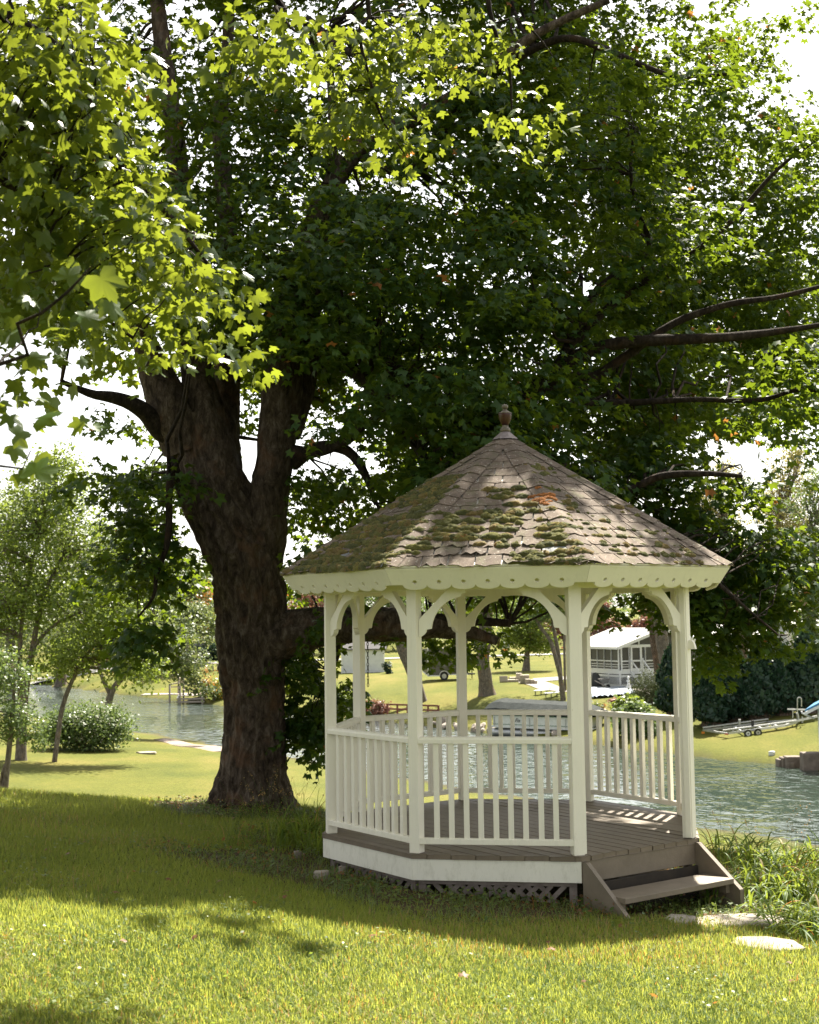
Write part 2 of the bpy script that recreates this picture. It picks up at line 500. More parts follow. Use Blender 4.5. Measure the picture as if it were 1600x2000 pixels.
def bark_tube(path, nseg, nside, amp=.03, hf=11, vf=2.4, seed=0, root_flare=None):
    """path rows: x, y, z, r -> verts, faces with ridged, shaggy displacement"""
    P = smooth_path(path, nseg)
    pts, rad = P[:, :3], P[:, 3]
    tg = norm(np.gradient(pts, axis=0))
    x = np.cross(tg[0], [0, 1, 0]); x /= np.linalg.norm(x)
    ang = np.linspace(0, 2 * np.pi, nside, endpoint=False)
    L = np.concatenate([[0], np.cumsum(np.linalg.norm(np.diff(pts, axis=0), axis=1))])
    V = []
    for i in range(nseg):
        x = x - tg[i] * (x @ tg[i]); x /= np.linalg.norm(x); y = np.cross(tg[i], x)
        d = np.cos(ang)[:, None] * x + np.sin(ang)[:, None] * y
        r = rad[i] * np.ones(nside)
        if root_flare is not None:
            h = L[i]
            r = r * (1 + root_flare * math.exp(-h / .22) * (1.0 + .45 * np.sin(ang * 5 + 1 + seed) + .25 * np.sin(ang * 3 + 2)))
        base = np.stack([np.cos(ang) * rad[i] * hf + seed * 7.3, np.sin(ang) * rad[i] * hf, np.full(nside, L[i] * vf)], 1)
        w = vnoise(base * .7 + 31)
        n1 = vnoise(base + np.stack([w * 1.5, w * 1.5, w * 2], 1))
        ridge = 1 - np.abs(2 * n1 - 1)
        n2 = vnoise(base * np.array([2.3, 2.3, 1.6]) + 9)
        n3 = vnoise(base * .22 + 77)
        r = r + min(amp, rad[i] * .17) * (ridge ** 1.5 * 1.1 + (n2 - .5) * .7 + (n3 - .5) * 1.6)
        V.append(pts[i] + d * r[:, None])
    V = np.concatenate(V)
    i = np.arange(nseg - 1)[:, None] * nside; k = np.arange(nside)[None, :]; k2 = (k + 1) % nside
    Fq = np.stack([i + k, i + k2, i + nside + k2, i + nside + k], -1).reshape(-1, 4)
    return V, Fq
def quads_mesh(name, blocks, mat, smooth=True):
    V = []; Fs = []; o = 0
    for v, f in blocks:
        V.append(v); Fs.append(f + o); o += len(v)
    V = np.concatenate(V); Fq = np.concatenate(Fs)
    return fastmesh(name, V, Fq.ravel(), np.arange(len(Fq)) * 4, mat, smooth=smooth)

# ------------------------------------------------------------------ setting: ground and water
def build_ground():
    ys = np.unique(np.concatenate([np.arange(-12, 5, 1.0), np.arange(5, 20, .16), np.arange(20, 44, .7), np.arange(44, 160, .9), np.arange(160, 400, 8), np.array([420, 480, 560, 700, 900, 1200, 1600])]))
    xs = np.unique(np.concatenate([-np.array([1200, 800, 500, 350, 250, 190, 150, 120]), np.arange(-100, -34, 3.0), np.arange(-34, -7, 1.0), np.arange(-7, 7, .16), np.arange(7, 40, .9), np.arange(40, 100, 3.0), np.array([120, 150, 190, 250, 350, 500, 800, 1200])]))
    X, Y = np.meshgrid(xs, ys)
    Z = ground(X, Y)
    ny, nx = X.shape
    V = np.stack([X, Y, Z], -1).reshape(-1, 3)
    i = np.arange(ny - 1)[:, None] * nx; k = np.arange(nx - 1)[None, :]
    Fq = np.stack([i + k, i + k + 1, i + nx + k + 1, i + nx + k], -1).reshape(-1, 4)
    mt, t, b = node_mat('lawn')
    b.inputs['Roughness'].default_value = .95
    b.inputs['Specular IOR Level'].default_value = .15
    big = tex_noise(t, .22, 5, .6, stretch=(1, .6, 1)); fine = tex_noise(t, 9, 6, .75, stretch=(1, .5, 1)); vf = tex_noise(t, 60, 3, .7)
    c = ramp(t, big, [(.30, (.075, .090, .016)), (.5, (.112, .118, .022)), (.70, (.160, .142, .038))])
    c = mix(t, 1.0, c, ramp(t, fine, [(.3, (.62, .66, .6)), (.7, (1.25, 1.2, 1.2))]), 'MULTIPLY')
    c = mix(t, 1.0, c, ramp(t, vf, [(.3, (.72, .74, .7)), (.7, (1.2, 1.18, 1.1))]), 'MULTIPLY')
    # bare soil and thatch under the weeds
    soil = ramp(t, tex_noise(t, 22, 6, .7), [(.3, (.05, .032, .018)), (.6, (.12, .078, .045)), (.75, (.13, .12, .05))])
    bed = attr(t, 'bed')
    c = mix(t, bed.outputs['Fac'], c, soil)
    mud = attr(t, 'mud')
    c = mix(t, mud.outputs['Fac'], c, (.055, .048, .03))
    nearm = attr(t, 'near')
    c = mix(t, nearm.outputs['Fac'], c, mix(t, 1.0, c, (.85, .9, .8), 'MULTIPLY'))
    t.links.new(c, b.inputs['Base Color'])
    t.links.new(bump(t, vf, .7, .04, bump(t, fine, .5, .05)), b.inputs['Normal'])
    me = fastmesh('ground', V, Fq.ravel(), np.arange(len(Fq)) * 4, mt, smooth=True)
    x, y = V[:, 0], V[:, 1]
    bedv = bedmask(x, y)
    q = NX * (x - P0X) + NY * (y - P0Y)
    mudv = np.clip((WATER + .14 - V[:, 2]) / .12, 0, 1)
    nv = np.clip((19 - y) / 2, 0, 1)
    for nme, val in (('bed', bedv), ('mud', mudv), ('near', nv)):
        a = me.attributes.new(nme, 'FLOAT', 'POINT'); a.data.foreach_set('value', val.astype(np.float32))
    o = link('ground', me); o['kind'] = 'structure'
    # water
    mt, t, b = node_mat('canal_water')
    b.inputs['Base Color'].default_value = (.030, .075, .055, 1)
    b.inputs['Roughness'].default_value = .03
    b.inputs['IOR'].default_value = 1.33
    dep = ramp(t, tex_noise(t, .12, 3, .5), [(.3, (.026, .040, .031)), (.7, (.040, .056, .043))])
    t.links.new(dep, b.inputs['Base Color'])
    w1 = tex_noise(t, 1.1, 2, .5, stretch=(1.1, .8, 1), dist=.4); w2 = tex_noise(t, 3.0, 2, .5, stretch=(1, .8, 1))
    wind = ramp(t, tex_noise(t, .07, 2, .5, stretch=(1, 1, 1)), [(.40, (.25, .25, .25)), (.62, (1, 1, 1))])
    bb = t.nodes.new('ShaderNodeBump'); bb.inputs['Distance'].default_value = .38
    t.links.new(w1, bb.inputs['Height']); t.links.new(wind, bb.inputs['Strength'])
    b2 = t.nodes.new('ShaderNodeBump'); b2.inputs['Distance'].default_value = .10
    t.links.new(w2, b2.inputs['Height']); t.links.new(wind, b2.inputs['Strength']); t.links.new(bb.outputs[0], b2.inputs['Normal'])
    t.links.new(b2.outputs[0], b.inputs['Normal'])
    mb = MB()
    n = np.array([NX, NY]) / math.hypot(NX, NY); a = np.array([-n[1], n[0]]); c0 = np.array([P0X, P0Y])
    pts = [c0 + a * s - n * 3 for s in (-200, 400)] + [c0 + a * s + n * 22 for s in (400, -200)]
    mb.add([(p[0], p[1], WATER) for p in pts], [(0, 1, 2, 3)])
    o = part('water', mb, mt); o['kind'] = 'structure'
GC = np.array([.908, 12.206])
def bedmask(x, y):
    """weedy bed round the gazebo and the tree's foot"""
    d = np.hypot((x - GC[0] + .25) / 2.75, (y - GC[1] + .25) / 2.35)
    w = .18 * np.sin(x * 2.1 + 1) + .14 * np.sin(y * 2.9 + x)
    m1 = np.clip((1.05 + w * .5 - d) / .18, 0, 1)
    t_ = np.hypot(x + 1.95, (y - 16.3)) 
    m2 = np.clip((1.25 + w - t_) / .3, 0, 1)
    m3 = np.clip((.95 + w * .4 - np.hypot((x + .9) / 1.1, (y - 13.6) / 2.2)) / .2, 0, 1) * .8
    return np.clip(np.maximum(np.maximum(m1, m2), m3), 0, 1)
build_ground()

# ------------------------------------------------------------------ gazebo
PHI = R(193.283)
RP, RE, RD = 1.68, 2.11, 1.765
def ang(k): return PHI + k * math.pi / 4
def gp(r, a, z): return np.array([GC[0] + r * math.cos(a), GC[1] + r * math.sin(a), z])
gaz = root('gazebo', (GC[0], GC[1], 0), 'white octagonal wooden gazebo with mossy shingled roof on the lawn by the big maple', 'gazebo')

def oct_clip(poly, rad_in):
    """clip polygon to the octagon of inradius rad_in (local coords)"""
    for k in range(8):
        a = ang(k + .5); nx_, ny_ = math.cos(a), math.sin(a)
        out = []
        for i in range(len(poly)):
            p, q = poly[i], poly[(i + 1) % len(poly)]
            dp = p[0] * nx_ + p[1] * ny_ - rad_in; dq = q[0] * nx_ + q[1] * ny_ - rad_in
            if dp <= 0: out.append(p)
            if (dp < 0) != (dq < 0) and dp != dq:
                f = dp / (dp - dq); out.append((p[0] + (q[0] - p[0]) * f, p[1] + (q[1] - p[1]) * f))
        poly = out
        if len(poly) < 3: return []
    return poly
ENT = ang(2.5)
def build_gazebo():
    c22 = math.cos(math.pi / 8); s22 = math.sin(math.pi / 8)
    # deck boards, laid square to the entrance edge
    bx_, by_ = (math.cos(ENT), math.sin(ENT)), (-math.sin(ENT), math.cos(ENT))
    wbd = .138; n = int(2 * RD / wbd) + 2
    for i in range(n):
        o0 = -RD - .05 + i * wbd; o1 = o0 + wbd - .006
        far = 2.2
        poly = [(bx_[0] * a + by_[0] * o, bx_[1] * a + by_[1] * o) for a, o in ((-far, o0), (far, o0), (far, o1), (-far, o1))]
        ov = RD * c22 + random.uniform(-.002, .006)
        poly = oct_clip(poly, ov)
        if len(poly) < 3: continue
        area = abs(sum(poly[j][0] * poly[(j + 1) % len(poly)][1] - poly[(j + 1) % len(poly)][0] * poly[j][1] for j in range(len(poly)))) / 2
        if area < .01: continue
        mb = MB(); dz = random.uniform(-.002, .002)
        mb.prism(poly, lambda x, y, t, dz=dz: (GC[0] + x, GC[1] + y, dz - t), .036)
        part('deck_board', mb, M['deck'], gaz, bevel=.004)
    # rim boards
    for k in range(8):
        a = ang(k + .5); o = np.array([math.cos(a), math.sin(a), 0]); e = np.array([-math.sin(a), math.cos(a), 0])
        rin = RD * c22 - .022
        hl = rin * math.tan(math.pi / 8) + .006
        c = np.array([GC[0], GC[1], 0]) + o * rin
        mb = MB()
        mb.box(c + np.array([0, 0, -.0385 - .083]), (2 * hl, .03, .166), (e, o, (0, 0, 1)))
        part('rim_board', mb, M['deck_step'] if k == 2 else M['white_board'], gaz, bevel=.003)
        if k == 2: continue
        # lattice skirt
        base = c - o * .055
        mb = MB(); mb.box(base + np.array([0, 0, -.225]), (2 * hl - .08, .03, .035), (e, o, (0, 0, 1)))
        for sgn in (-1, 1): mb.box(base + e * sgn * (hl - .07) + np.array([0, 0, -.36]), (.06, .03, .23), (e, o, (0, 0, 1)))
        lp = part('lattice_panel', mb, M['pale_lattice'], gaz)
        if k in (0, 1, 3, 7):
            for layer, dr in ((0, 1), (1, -1)):
                x = -hl - .1
                while x < hl:
                    x += .105
                    # slat from bottom z=-.5 to top z=-.24, 45 degrees
                    p0 = np.array([x, -.50]); p1 = p0 + np.array([.26 * dr, .26])
                    if min(p0[0], p1[0]) < -hl + .04 or max(p0[0], p1[0]) > hl - .04: continue
                    q0 = base + e * p0[0] + np.array([0, 0, p0[1]]) - o * (.008 * layer + .004)
                    q1 = base + e * p1[0] + np.array([0, 0, p1[1]]) - o * (.008 * layer + .004)
                    mb = MB(); mb.bar(q0, q1, .006, .036, np.cross(o, (q1 - q0) / np.linalg.norm(q1 - q0)))
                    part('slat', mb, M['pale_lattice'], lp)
    # floor joists block the light under the deck
    mb = MB()
    for i in range(-3, 4):
        h = math.sqrt(max(1.5 ** 2 - (i * .42) ** 2, .1))
        p = np.array([GC[0] + by_[0] * 0, GC[1], -.115]) + np.array([bx_[0], bx_[1], 0]) * i * .42
        mb.bar(p - np.array([by_[0], by_[1], 0]) * h * .95, p + np.array([by_[0], by_[1], 0]) * h * .95, .04, .14)
    part('joists', mb, M['dark_under'], gaz)
    # posts
    for k in range(8):
        a = ang(k); o = np.array([math.cos(a), math.sin(a), 0]); e = np.array([-math.sin(a), math.cos(a), 0])
        mb = MB(); mb.box(gp(RP, a, 1.112), (.09, .09, 2.22), (o, e, (0, 0, 1)))
        po = part('post', mb, M['cream'], gaz, bevel=.005)
        if k in (2, 3):
            sg = 1 if k == 2 else -1
            mb = MB()
            mb.box(gp(RP, a, 1.06) + e * sg * .055 + o * .012, (.05, .019, 2.10), (o, e, (0, 0, 1)))
            part('door_casing', mb, M['cream'], gaz, bevel=.003)
    # small scrolled hook bracket on the right entrance post
    a = ang(3)
    mb = MB()
    c = gp(RP + .045, a, 1.63); o = np.array([math.cos(a), math.sin(a), 0]); e = np.array([-math.sin(a), math.cos(a), 0])
    out = [(0, .035), (.03, .035), (.045, .02), (.055, -.01), (.062, -.04), (0, -.04)]
    mb.prism(out, lambda x, y, t: tuple(c + o * x + e * (t - .02) + np.array([0, 0, y])), .04)
    part('hook_bracket', mb, M['cream'], gaz)
    # bays: rails, balusters, brackets, beams
    bal = MB(); bal.box((0, 0, .475), (.042, .042, .80)); balm = bal.mesh('baluster', M['cream'], bevel=.003)
    br_out = [(0, -.235), (.255, .02), (.385, .02), (.385, -.022), (.355, -.030), (.345, -.052)]
    for t in np.linspace(0, 1, 9):   # inner arc
        th = R(100) + t * R(74)
        br_out.append((.385 + .285 * math.cos(th) * 1.0, -.335 + .285 * math.sin(th)))
    br_out += [(.098, -.312), (.062, -.318), (.055, -.340), (.040, -.358), (.018, -.372), (0, -.378)]
    for k in range(8):
        pa = gp(RP, ang(k), 0); pb = gp(RP, ang(k + 1), 0); e = (pb - pa); L = np.linalg.norm(e); e /= L
        am = ang(k + .5); o = np.array([math.cos(am), math.sin(am), 0])
        a0 = pa + e * .048; b0 = pb - e * .048
        z = np.array([0, 0, 1.0])
        mb = MB(); mb.bar(pa + e * .0 + z * 2.170, pb + z * 2.170, .045, .12); part('beam', mb, M['cream'], gaz, bevel=.003)
        mb = MB(); 
        for s_, st in ((1, a0 - e * .004), (-1, b0 + e * .004)):
            mb = MB()
            mb.prism(br_out, lambda x, y, t, st=st, s_=s_: tuple(st + e * s_ * x + z * (2.108 + y) + o * (.024 - t)), .048)
            part('bracket', mb, M['cream'], gaz, bevel=.002)
        if k == 2: continue
        zr = .928
        # top rail: rounded cap over a thinner sub rail
        ra, rb = a0 - e * .02 + o * .018, b0 + e * .02 + o * .018
        prof = [(-.038, -.028), (-.038, .004), (-.028, .020), (-.010, .027), (.010, .027), (.028, .020), (.038, .004), (.038, -.028)]
        mb = MB(); LL = np.linalg.norm(rb - ra)
        mb.prism(prof, lambda x, y, t, ra=ra: tuple(ra + o * x + z * (zr - .027 + y) + e * t), LL)
        part('top_rail', mb, M['cream'], gaz, bevel=.003)
        mb = MB(); mb.bar(ra + z * .098, rb + z * .098, .06, .046); part('bottom_rail', mb, M['cream'], gaz, bevel=.004)
        nb = 9; step = (L - .09) / (nb + 1)
        for j in range(nb):
            p = a0 + e * (step * (j + 1) + random.uniform(-.003, .003)) + o * .018
            ob = link('baluster', balm, gaz, world=False, loc=(p[0] - GC[0], p[1] - GC[1], random.uniform(-.001, .002)), rot=(0, 0, math.atan2(e[1], e[0])))
    # steps
    o = np.array([math.cos(ENT), math.sin(ENT), 0]); e = np.array([-math.sin(ENT), math.cos(ENT), 0]); z = np.array([0, 0, 1.])
    c = np.array([GC[0], GC[1], 0]) + o * (RD * c22 - .004); hl = RD * s22
    for sg in (-1, 1):
        prof = [(0, -.028), (.035, -.028), (.47, -.315 if sg < 0 else -.345), (.47, -.62), (0, -.62)]
        if sg < 0: prof = [(0, -.045), (.035, -.045), (.475, -.40), (.475, -.62), (0, -.62)]
        mb = MB(); mb.prism(prof, lambda x, y, t, sg=sg: tuple(c + o * (x + .004) + e * sg * (hl - .012 - t) + z * y), .042)
        part('stair_stringer', mb, M['deck_step'], gaz, bevel=.003)
    mb = MB(); mb.box(c + o * .265 + z * (-.285), (2 * hl - .115, .30, .042), (e, o, z)); part('stair_tread', mb, M['deck_step'], gaz, bevel=.004)
    for sg in (-1, 1):
        mb = MB(); mb.box(c + o * .25 + e * sg * (hl - .082) - z * .345, (.045, .24, .075), (e, o, z)); part('tread_cleat', mb, M['deck_step'], gaz)
    mb = MB(); mb.box(c + o * .03 - z * .46, (2 * hl - .13, .02, .50), (e, o, z)); part('shade_gap_board', mb, M['dark_under'], gaz)  # added board, its dark colour is the shade of the gap

    # roof
    ze, za = 2.296, 3.578
    tilt = math.atan2(za - ze, RE * c22)
    sl = math.hypot(RE * c22, za - ze)
    mb = MB()
    for k in range(8):
        a0_, a1_ = ang(k), ang(k + 1)
        mb.add([gp(RE - .01, a0_, ze - .035), gp(RE - .01, a1_, ze - .035), gp(0, 0, za - .035)], [(0, 1, 2)])
        mb.add([gp(RE - .01, a0_, ze - .012), gp(RE - .01, a1_, ze - .012), gp(0, 0, za - .012)], [(2, 1, 0)])
    part('roof_sheathing', mb, M['cream'], gaz)
    for k in range(8):
        mb = MB(); mb.bar(gp(RE - .12, ang(k), ze - .02), gp(.06, ang(k), za - .12), .04, .09); part('rafter', mb, M['cream'], gaz)
    for k in range(8):
        a = ang(k + .5); o = np.array([math.cos(a), math.sin(a), 0]); e = np.array([-math.sin(a), math.cos(a), 0])
        top = np.array([GC[0], GC[1], ze - .022]) + o * (RE * c22 - .004)
        dn = np.array([-o[0] * math.sin(tilt), -o[1] * math.sin(tilt), -math.cos(tilt)])
        nn = np.cross(e, dn); nn = nn if nn @ o > 0 else -nn
        hl = RE * s22 - .004
        out = [(-hl, 0), (hl, 0)]
        shr = math.sin(tilt) * math.tan(math.pi / 8)
        out.append((hl - .153 * shr, .153))
        pitch = .194; x1 = pitch * 3.5
        for j in range(7):
            xc = x1 - pitch * (j + .5)
            for t in np.linspace(0, math.pi, 9)[(0 if j == 0 else 1):]:
                out.append((xc + math.cos(t) * pitch / 2, .153 + .046 * math.sin(t) ** .8))
        out.append((-(hl - .153 * shr), .153))
        holes = []
        for j in range(7):
            xc = x1 - pitch * (j + .5)
            holes.append([(xc + .0185 * math.cos(-t), .128 + .0185 * math.sin(-t)) for t in np.linspace(0, 2 * math.pi, 12, endpoint=False)])
        mb = MB(); mb.prism(out, lambda x, y, t: tuple(top + e * x + dn * y - nn * t), .02, holes)
        part('fascia_board', mb, M['cream'], gaz)
        # soffit strip
        mb = MB(); mb.bar(gp(RE - .02, ang(k), ze - .008), gp(RE - .02, ang(k + 1), ze - .008), .04, .012); part('drip_edge', mb, M['cream'], gaz)
    # shingles
    expo, tabw = .137, .215
    nc = int(sl / expo)
    restmb = MB()
    mossv = []
    for k in range(8):
        a = ang(k + .5); o = np.array([math.cos(a), math.sin(a), 0]); e = np.array([-math.sin(a), math.cos(a), 0])
        M0 = np.array([GC[0], GC[1], ze]) + o * (RE * c22)
        g = np.array([-o[0] * math.cos(tilt), -o[1] * math.cos(tilt), math.sin(tilt)])
        nn = np.cross(e, g); nn = nn if nn[2] > 0 else -nn
        W0 = RE * s22
        vis = k in (0, 1, 2)
        for i in range(nc):
            t0 = i * expo - (.02 if i == 0 else 0); t1 = min(i * expo + expo + .03, sl - .01)
            w0 = W0 * (1 - max(t0, 0) / sl) + .006; w1 = W0 * (1 - t1 / sl) + .004
            x = -w0 - random.uniform(.05, tabw)
            while x < w0:
                xa, xb = x + .006, x + tabw - .006 + random.uniform(-.003, .003)
                x += tabw
                A0, B0 = max(xa, -w0), min(xb, w0); A1, B1 = max(xa, -w1), min(xb, w1)
                if B0 - A0 < .02: continue
                if B1 <= A1: A1 = B1 = (np.clip((A0 + B0) / 2, -w1, w1))
                wear = max(0, 1 - i / 7) * {0: .8, 1: 1.0, 2: .35}.get(k, .2)
                mb = MB() if vis else restmb
                ns = 5 if vis else 1
                lift = .0085 + random.random() ** 3 * .02 * (wear + .1)
                th = .005
                vs = []
                rag = [random.gauss(0, .006 + .010 * wear) for _ in range(ns + 1)]
                lf = [lift + random.gauss(0, .0015 + .006 * wear) for _ in range(ns + 1)]
                for jj in range(ns + 1):
                    f = jj / ns
                    b_ = A0 + (B0 - A0) * f; u_ = A1 + (B1 - A1) * f
                    zl = max(lf[jj], .006)
                    yb = t0 + rag[jj]
                    mid_ = (t0 + t1) / 2; um = (b_ + u_) / 2
                    vs += [M0 + e * b_ + g * yb + nn * zl, M0 + e * um + g * mid_ + nn * .0075, M0 + e * u_ + g * t1 + nn * .003,
                           M0 + e * b_ + g * yb + nn * (zl - th), M0 + e * u_ + g * t1 + nn * (-.002)]
                fs = []
                for jj in range(ns):
                    q, r_ = jj * 5, jj * 5 + 5
                    fs += [(q, r_, r_ + 1, q + 1), (q + 1, r_ + 1, r_ + 2, q + 2), (q + 3, r_ + 3, r_, q), (q + 4, r_ + 4, r_ + 3, q + 3)]
                fs += [(0, 1, 2, 4, 3), tuple(ns * 5 + c_ for c_ in (3, 4, 2, 1, 0))]
                mb.add(vs, fs)
                if vis:
                    gm = M['shingle_grey'] if (i < 2 and random.random() < .16 * (k < 2) + .02) else M['shingle']
                    part('shingle', mb, gm, gaz)
        # moss cushions, thick low on the left facets
        if vis:
            nm = {0: 1150, 1: 800, 2: 260}[k]
            for _ in range(nm):
                t = sl * random.random() ** {0: 1.25, 1: 1.6, 2: 1.9}[k] * {0: .66, 1: .52, 2: .75}[k]
                if k == 1:
                    f = random.random()
                    x_ = (f * 2 - 1) * W0 * (1 - t / sl)
                    if random.random() < .25: continue
                else: x_ = random.uniform(-1, 1) * W0 * (1 - t / sl)
                row = round(t / expo) * expo
                if random.random() < .6: t = row + random.uniform(-.012, .02)
                nz = float(vnoise(np.array([[x_ * 3.3 + k * 9, t * 4.2, .5]]))[0])
                if nz < (.38, .42, .52)[k]: continue
                sz = random.uniform(.014, .046) * (.7 + nz * .7) * (1.0 if k < 2 else .7)
                tint = random.random() * .85
                if (vnoise(np.array([[x_ * 2.0 + k * 5 + 40, t * 3.0, 2.5]]))[0] > .80): tint = .93 + random.random() * .07
                mossv.append((M0 + e * x_ + g * max(t, .01) + nn * .008, e, g, nn, sz, tint))
    o_ = part('roof_shingles', restmb, M['shingle'], gaz, kind='stuff')
    # moss mesh
    Vt, Ft = [], []
    rings = 4; sides = 9
    V = []; LP = []; ST = []; TI = []; off = 0; ls = 0
    for (p, e, g, nn, sz, ti) in mossv:
        ex = random.uniform(1.0, 2.3)
        vs = [p + nn * sz * .55]
        for rr in range(1, rings + 1):
            f = rr / rings
            for sidx in range(sides):
                a = 2 * math.pi * sidx / sides + rr * .3
                rad = sz * f * random.uniform(.8, 1.2)
                h = sz * (.6 * (1 - f * f)) * random.uniform(.55, 1.35) - (.008 if rr == rings else 0)
                vs.append(p + e * math.cos(a) * rad * ex + g * math.sin(a) * rad + nn * h)
        for sidx in range(sides):
            LP += [off, off + 1 + sidx, off + 1 + (sidx + 1) % sides]; ST.append(ls); ls += 3; TI.append(ti)
        for rr in range(rings - 1):
            for sidx in range(sides):
                b0 = off + 1 + rr * sides; b1 = b0 + sides; s2 = (sidx + 1) % sides
                LP += [b0 + sidx, b1 + sidx, b1 + s2, b0 + s2]; ST.append(ls); ls += 4; TI.append(min(1, max(0, ti + random.uniform(-.05, .05))) if ti < .88 else ti)
        V += vs; off += len(vs)
    me = fastmesh('moss', np.array(V), LP, ST, M['moss'], TI, smooth=True)
    link('moss', me, gaz, kind='stuff')
    # hip caps
    for k in range(8):
        a = ang(k); ra = gp(RE + .01, a, ze + .004); rt = gp(0, 0, za + .01)
        g = norm(rt - ra); Lh = np.linalg.norm(rt - ra)
        e = np.array([-math.sin(a), math.cos(a), 0]); nn = np.cross(e, g); nn = nn if nn[2] > 0 else -nn
        vis = k in (0, 1, 2, 3)
        n_ = int(Lh / .150)
        for i in range(n_):
            t0, t1 = i * .150, i * .150 + .185
            mb = MB() if vis else restmb
            wd = .11 * min(1, (Lh - t0) / .5 + .35)
            cs = [(-wd, -.030), (-wd * .5, -.004), (-wd * .15, .010), (wd * .15, .010), (wd * .5, -.004), (wd, -.030)]
            drop = .42
            vs = []
            lf = .005 + random.random() ** 2 * .007
            for x_, h in cs:
                hh = -abs(x_) * drop * .72 + .012
                vs.append(ra + e * x_ * random.uniform(.93, 1.04) + g * (t0 + random.gauss(0, .005)) + nn * (hh + lf))
            for x_, h in cs:
                hh = -abs(x_) * drop * .72 + .012
                vs.append(ra + e * x_ * .97 + g * min(t1, Lh) + nn * hh)
            vs += [v - nn * .006 for v in vs[:6]]
            fs = [(j, j + 1, j + 7, j + 6) for j in range(5)] + [(j + 12, j + 13, j + 1, j) for j in range(5)]
            if vis:
                mb.add(vs, fs); part('ridge_shingle', mb, M['shingle'], gaz)
    # metal cap and finial
    mb = MB()
    pr = [(.13, -.075), (.045, -.002), (.02, .006)]
    for (r0, z0), (r1, z1) in zip(pr[:-1], pr[1:]):
        for k in range(8):
            mb.add([gp(r0, ang(k), za + z0 + .035), gp(r0, ang(k + 1), za + z0 + .035), gp(r1, ang(k + 1), za + z1 + .035), gp(r1, ang(k), za + z1 + .035)], [(0, 1, 2, 3)])
    part('roof_cap', mb, simple('grey_flashing', (.16, .13, .13), (.26, .22, .22), .5, 20), gaz)
    fm = simple('chipped_white_enamel', (.22, .19, .14), (.06, .045, .035), .5, 45, bstr=.3)
    fr = simple('dark_red_glaze', (.030, .008, .007), (.070, .020, .016), .3, 25)
    c = (GC[0], GC[1], za + .035)
    mb = MB(); mb.lathe(c, [(.045, 0), (.05, .012), (.047, .03), (.036, .042), (.030, .052), (.028, .062)]); fo = part('finial', mb, fm, gaz, smooth=True)
    mb = MB(); mb.lathe(c, [(.030, .062), (.040, .080), (.052, .105), (.060, .135), (.062, .160), (.064, .172)]); part('urn', mb, fr, fo, smooth=True)
    mb = MB(); mb.lathe(c, [(.066, .172), (.062, .180), (.040, .190), (.022, .205), (.018, .215)]); part('lid', mb, fm, fo, smooth=True)
    mb = MB(); mb.lathe(c, [(.016, .213), (.026, .222), (.031, .236), (.028, .25), (.016, .26), (.004, .263)]); part('knob', mb, fm, fo, smooth=True)
build_gazebo()

# ------------------------------------------------------------------ foliage
def sample_grid(rows, v0, cell, total_k, rng_, srange, extra=None):
    """rows: coverage digits on a grid seen from the lawn; returns puff centres as points in space"""
    pts = []
    for r_i, row in enumerate(rows):
        for c_i, ch in enumerate(row):
            cov = int(ch)
            if cov == 0: continue
            lam = -math.log(1 - min(cov, 9) / 9.6) * total_k
            for _ in range(rng_.poisson(lam)):
                u = (c_i + rng_.random()) * cell[0] + cell[2]; v = v0 + (r_i + rng_.random()) * cell[1]
                s = srange(u, v, rng_)
                if s is None: continue
                pts.append(W(u, v, s))
    return np.array(pts)
def shadow_ok(P, rng_):
    """keep crown parts out of the beams that light the front lawn, the roof's right side and the steps"""
    x, y, z = P.T
    zg = -.3
    gx = x - SUND[0] / SUND[2] * (z - zg); gy = y - SUND[1] / SUND[2] * (z - zg)
    front = 9.9 + .28 * np.sin(gx * 1.1 + .5) - np.clip(gx / 2, 0, 1) * .35
    lit = (gy < front)
    lit |= (gx > 2.25) & (gy < 14.3)
    rx = x - SUND[0] / SUND[2] * (z - 3.0); ry = y - SUND[1] / SUND[2] * (z - 3.0)
    lit |= (rx > 1.0) & (rx < 3.3) & (ry > 10.2) & (ry < 13.8)
    tx = x - SUND[0] / SUND[2] * (z - 3.5); ty = y - SUND[1] / SUND[2] * (z - 3.5)
    thin = (tx > 2.3) & (ty > 14.8) & (ty < 18) & (z > 5.2) & (rng_.random(len(P)) > .62)
    lit = lit | thin
    return ~(lit & (rng_.random(len(P)) > np.where(gx < -.8, .012, .003))) & beams(P)
def beams(P):
    """openings through which the sun reaches the deck's back right and the step"""
    x, y, z = P.T
    gx = x - SUND[0] / SUND[2] * z; gy = y - SUND[1] / SUND[2] * z
    a = (np.abs(gx - 1.98) < .85) & (np.abs(gy - 12.25) < .85)
    b = (np.abs(gx - 2.6) < .55) & (np.abs(gy - 11.0) < .6)
    return ~((a | b) & (z > 1.2))
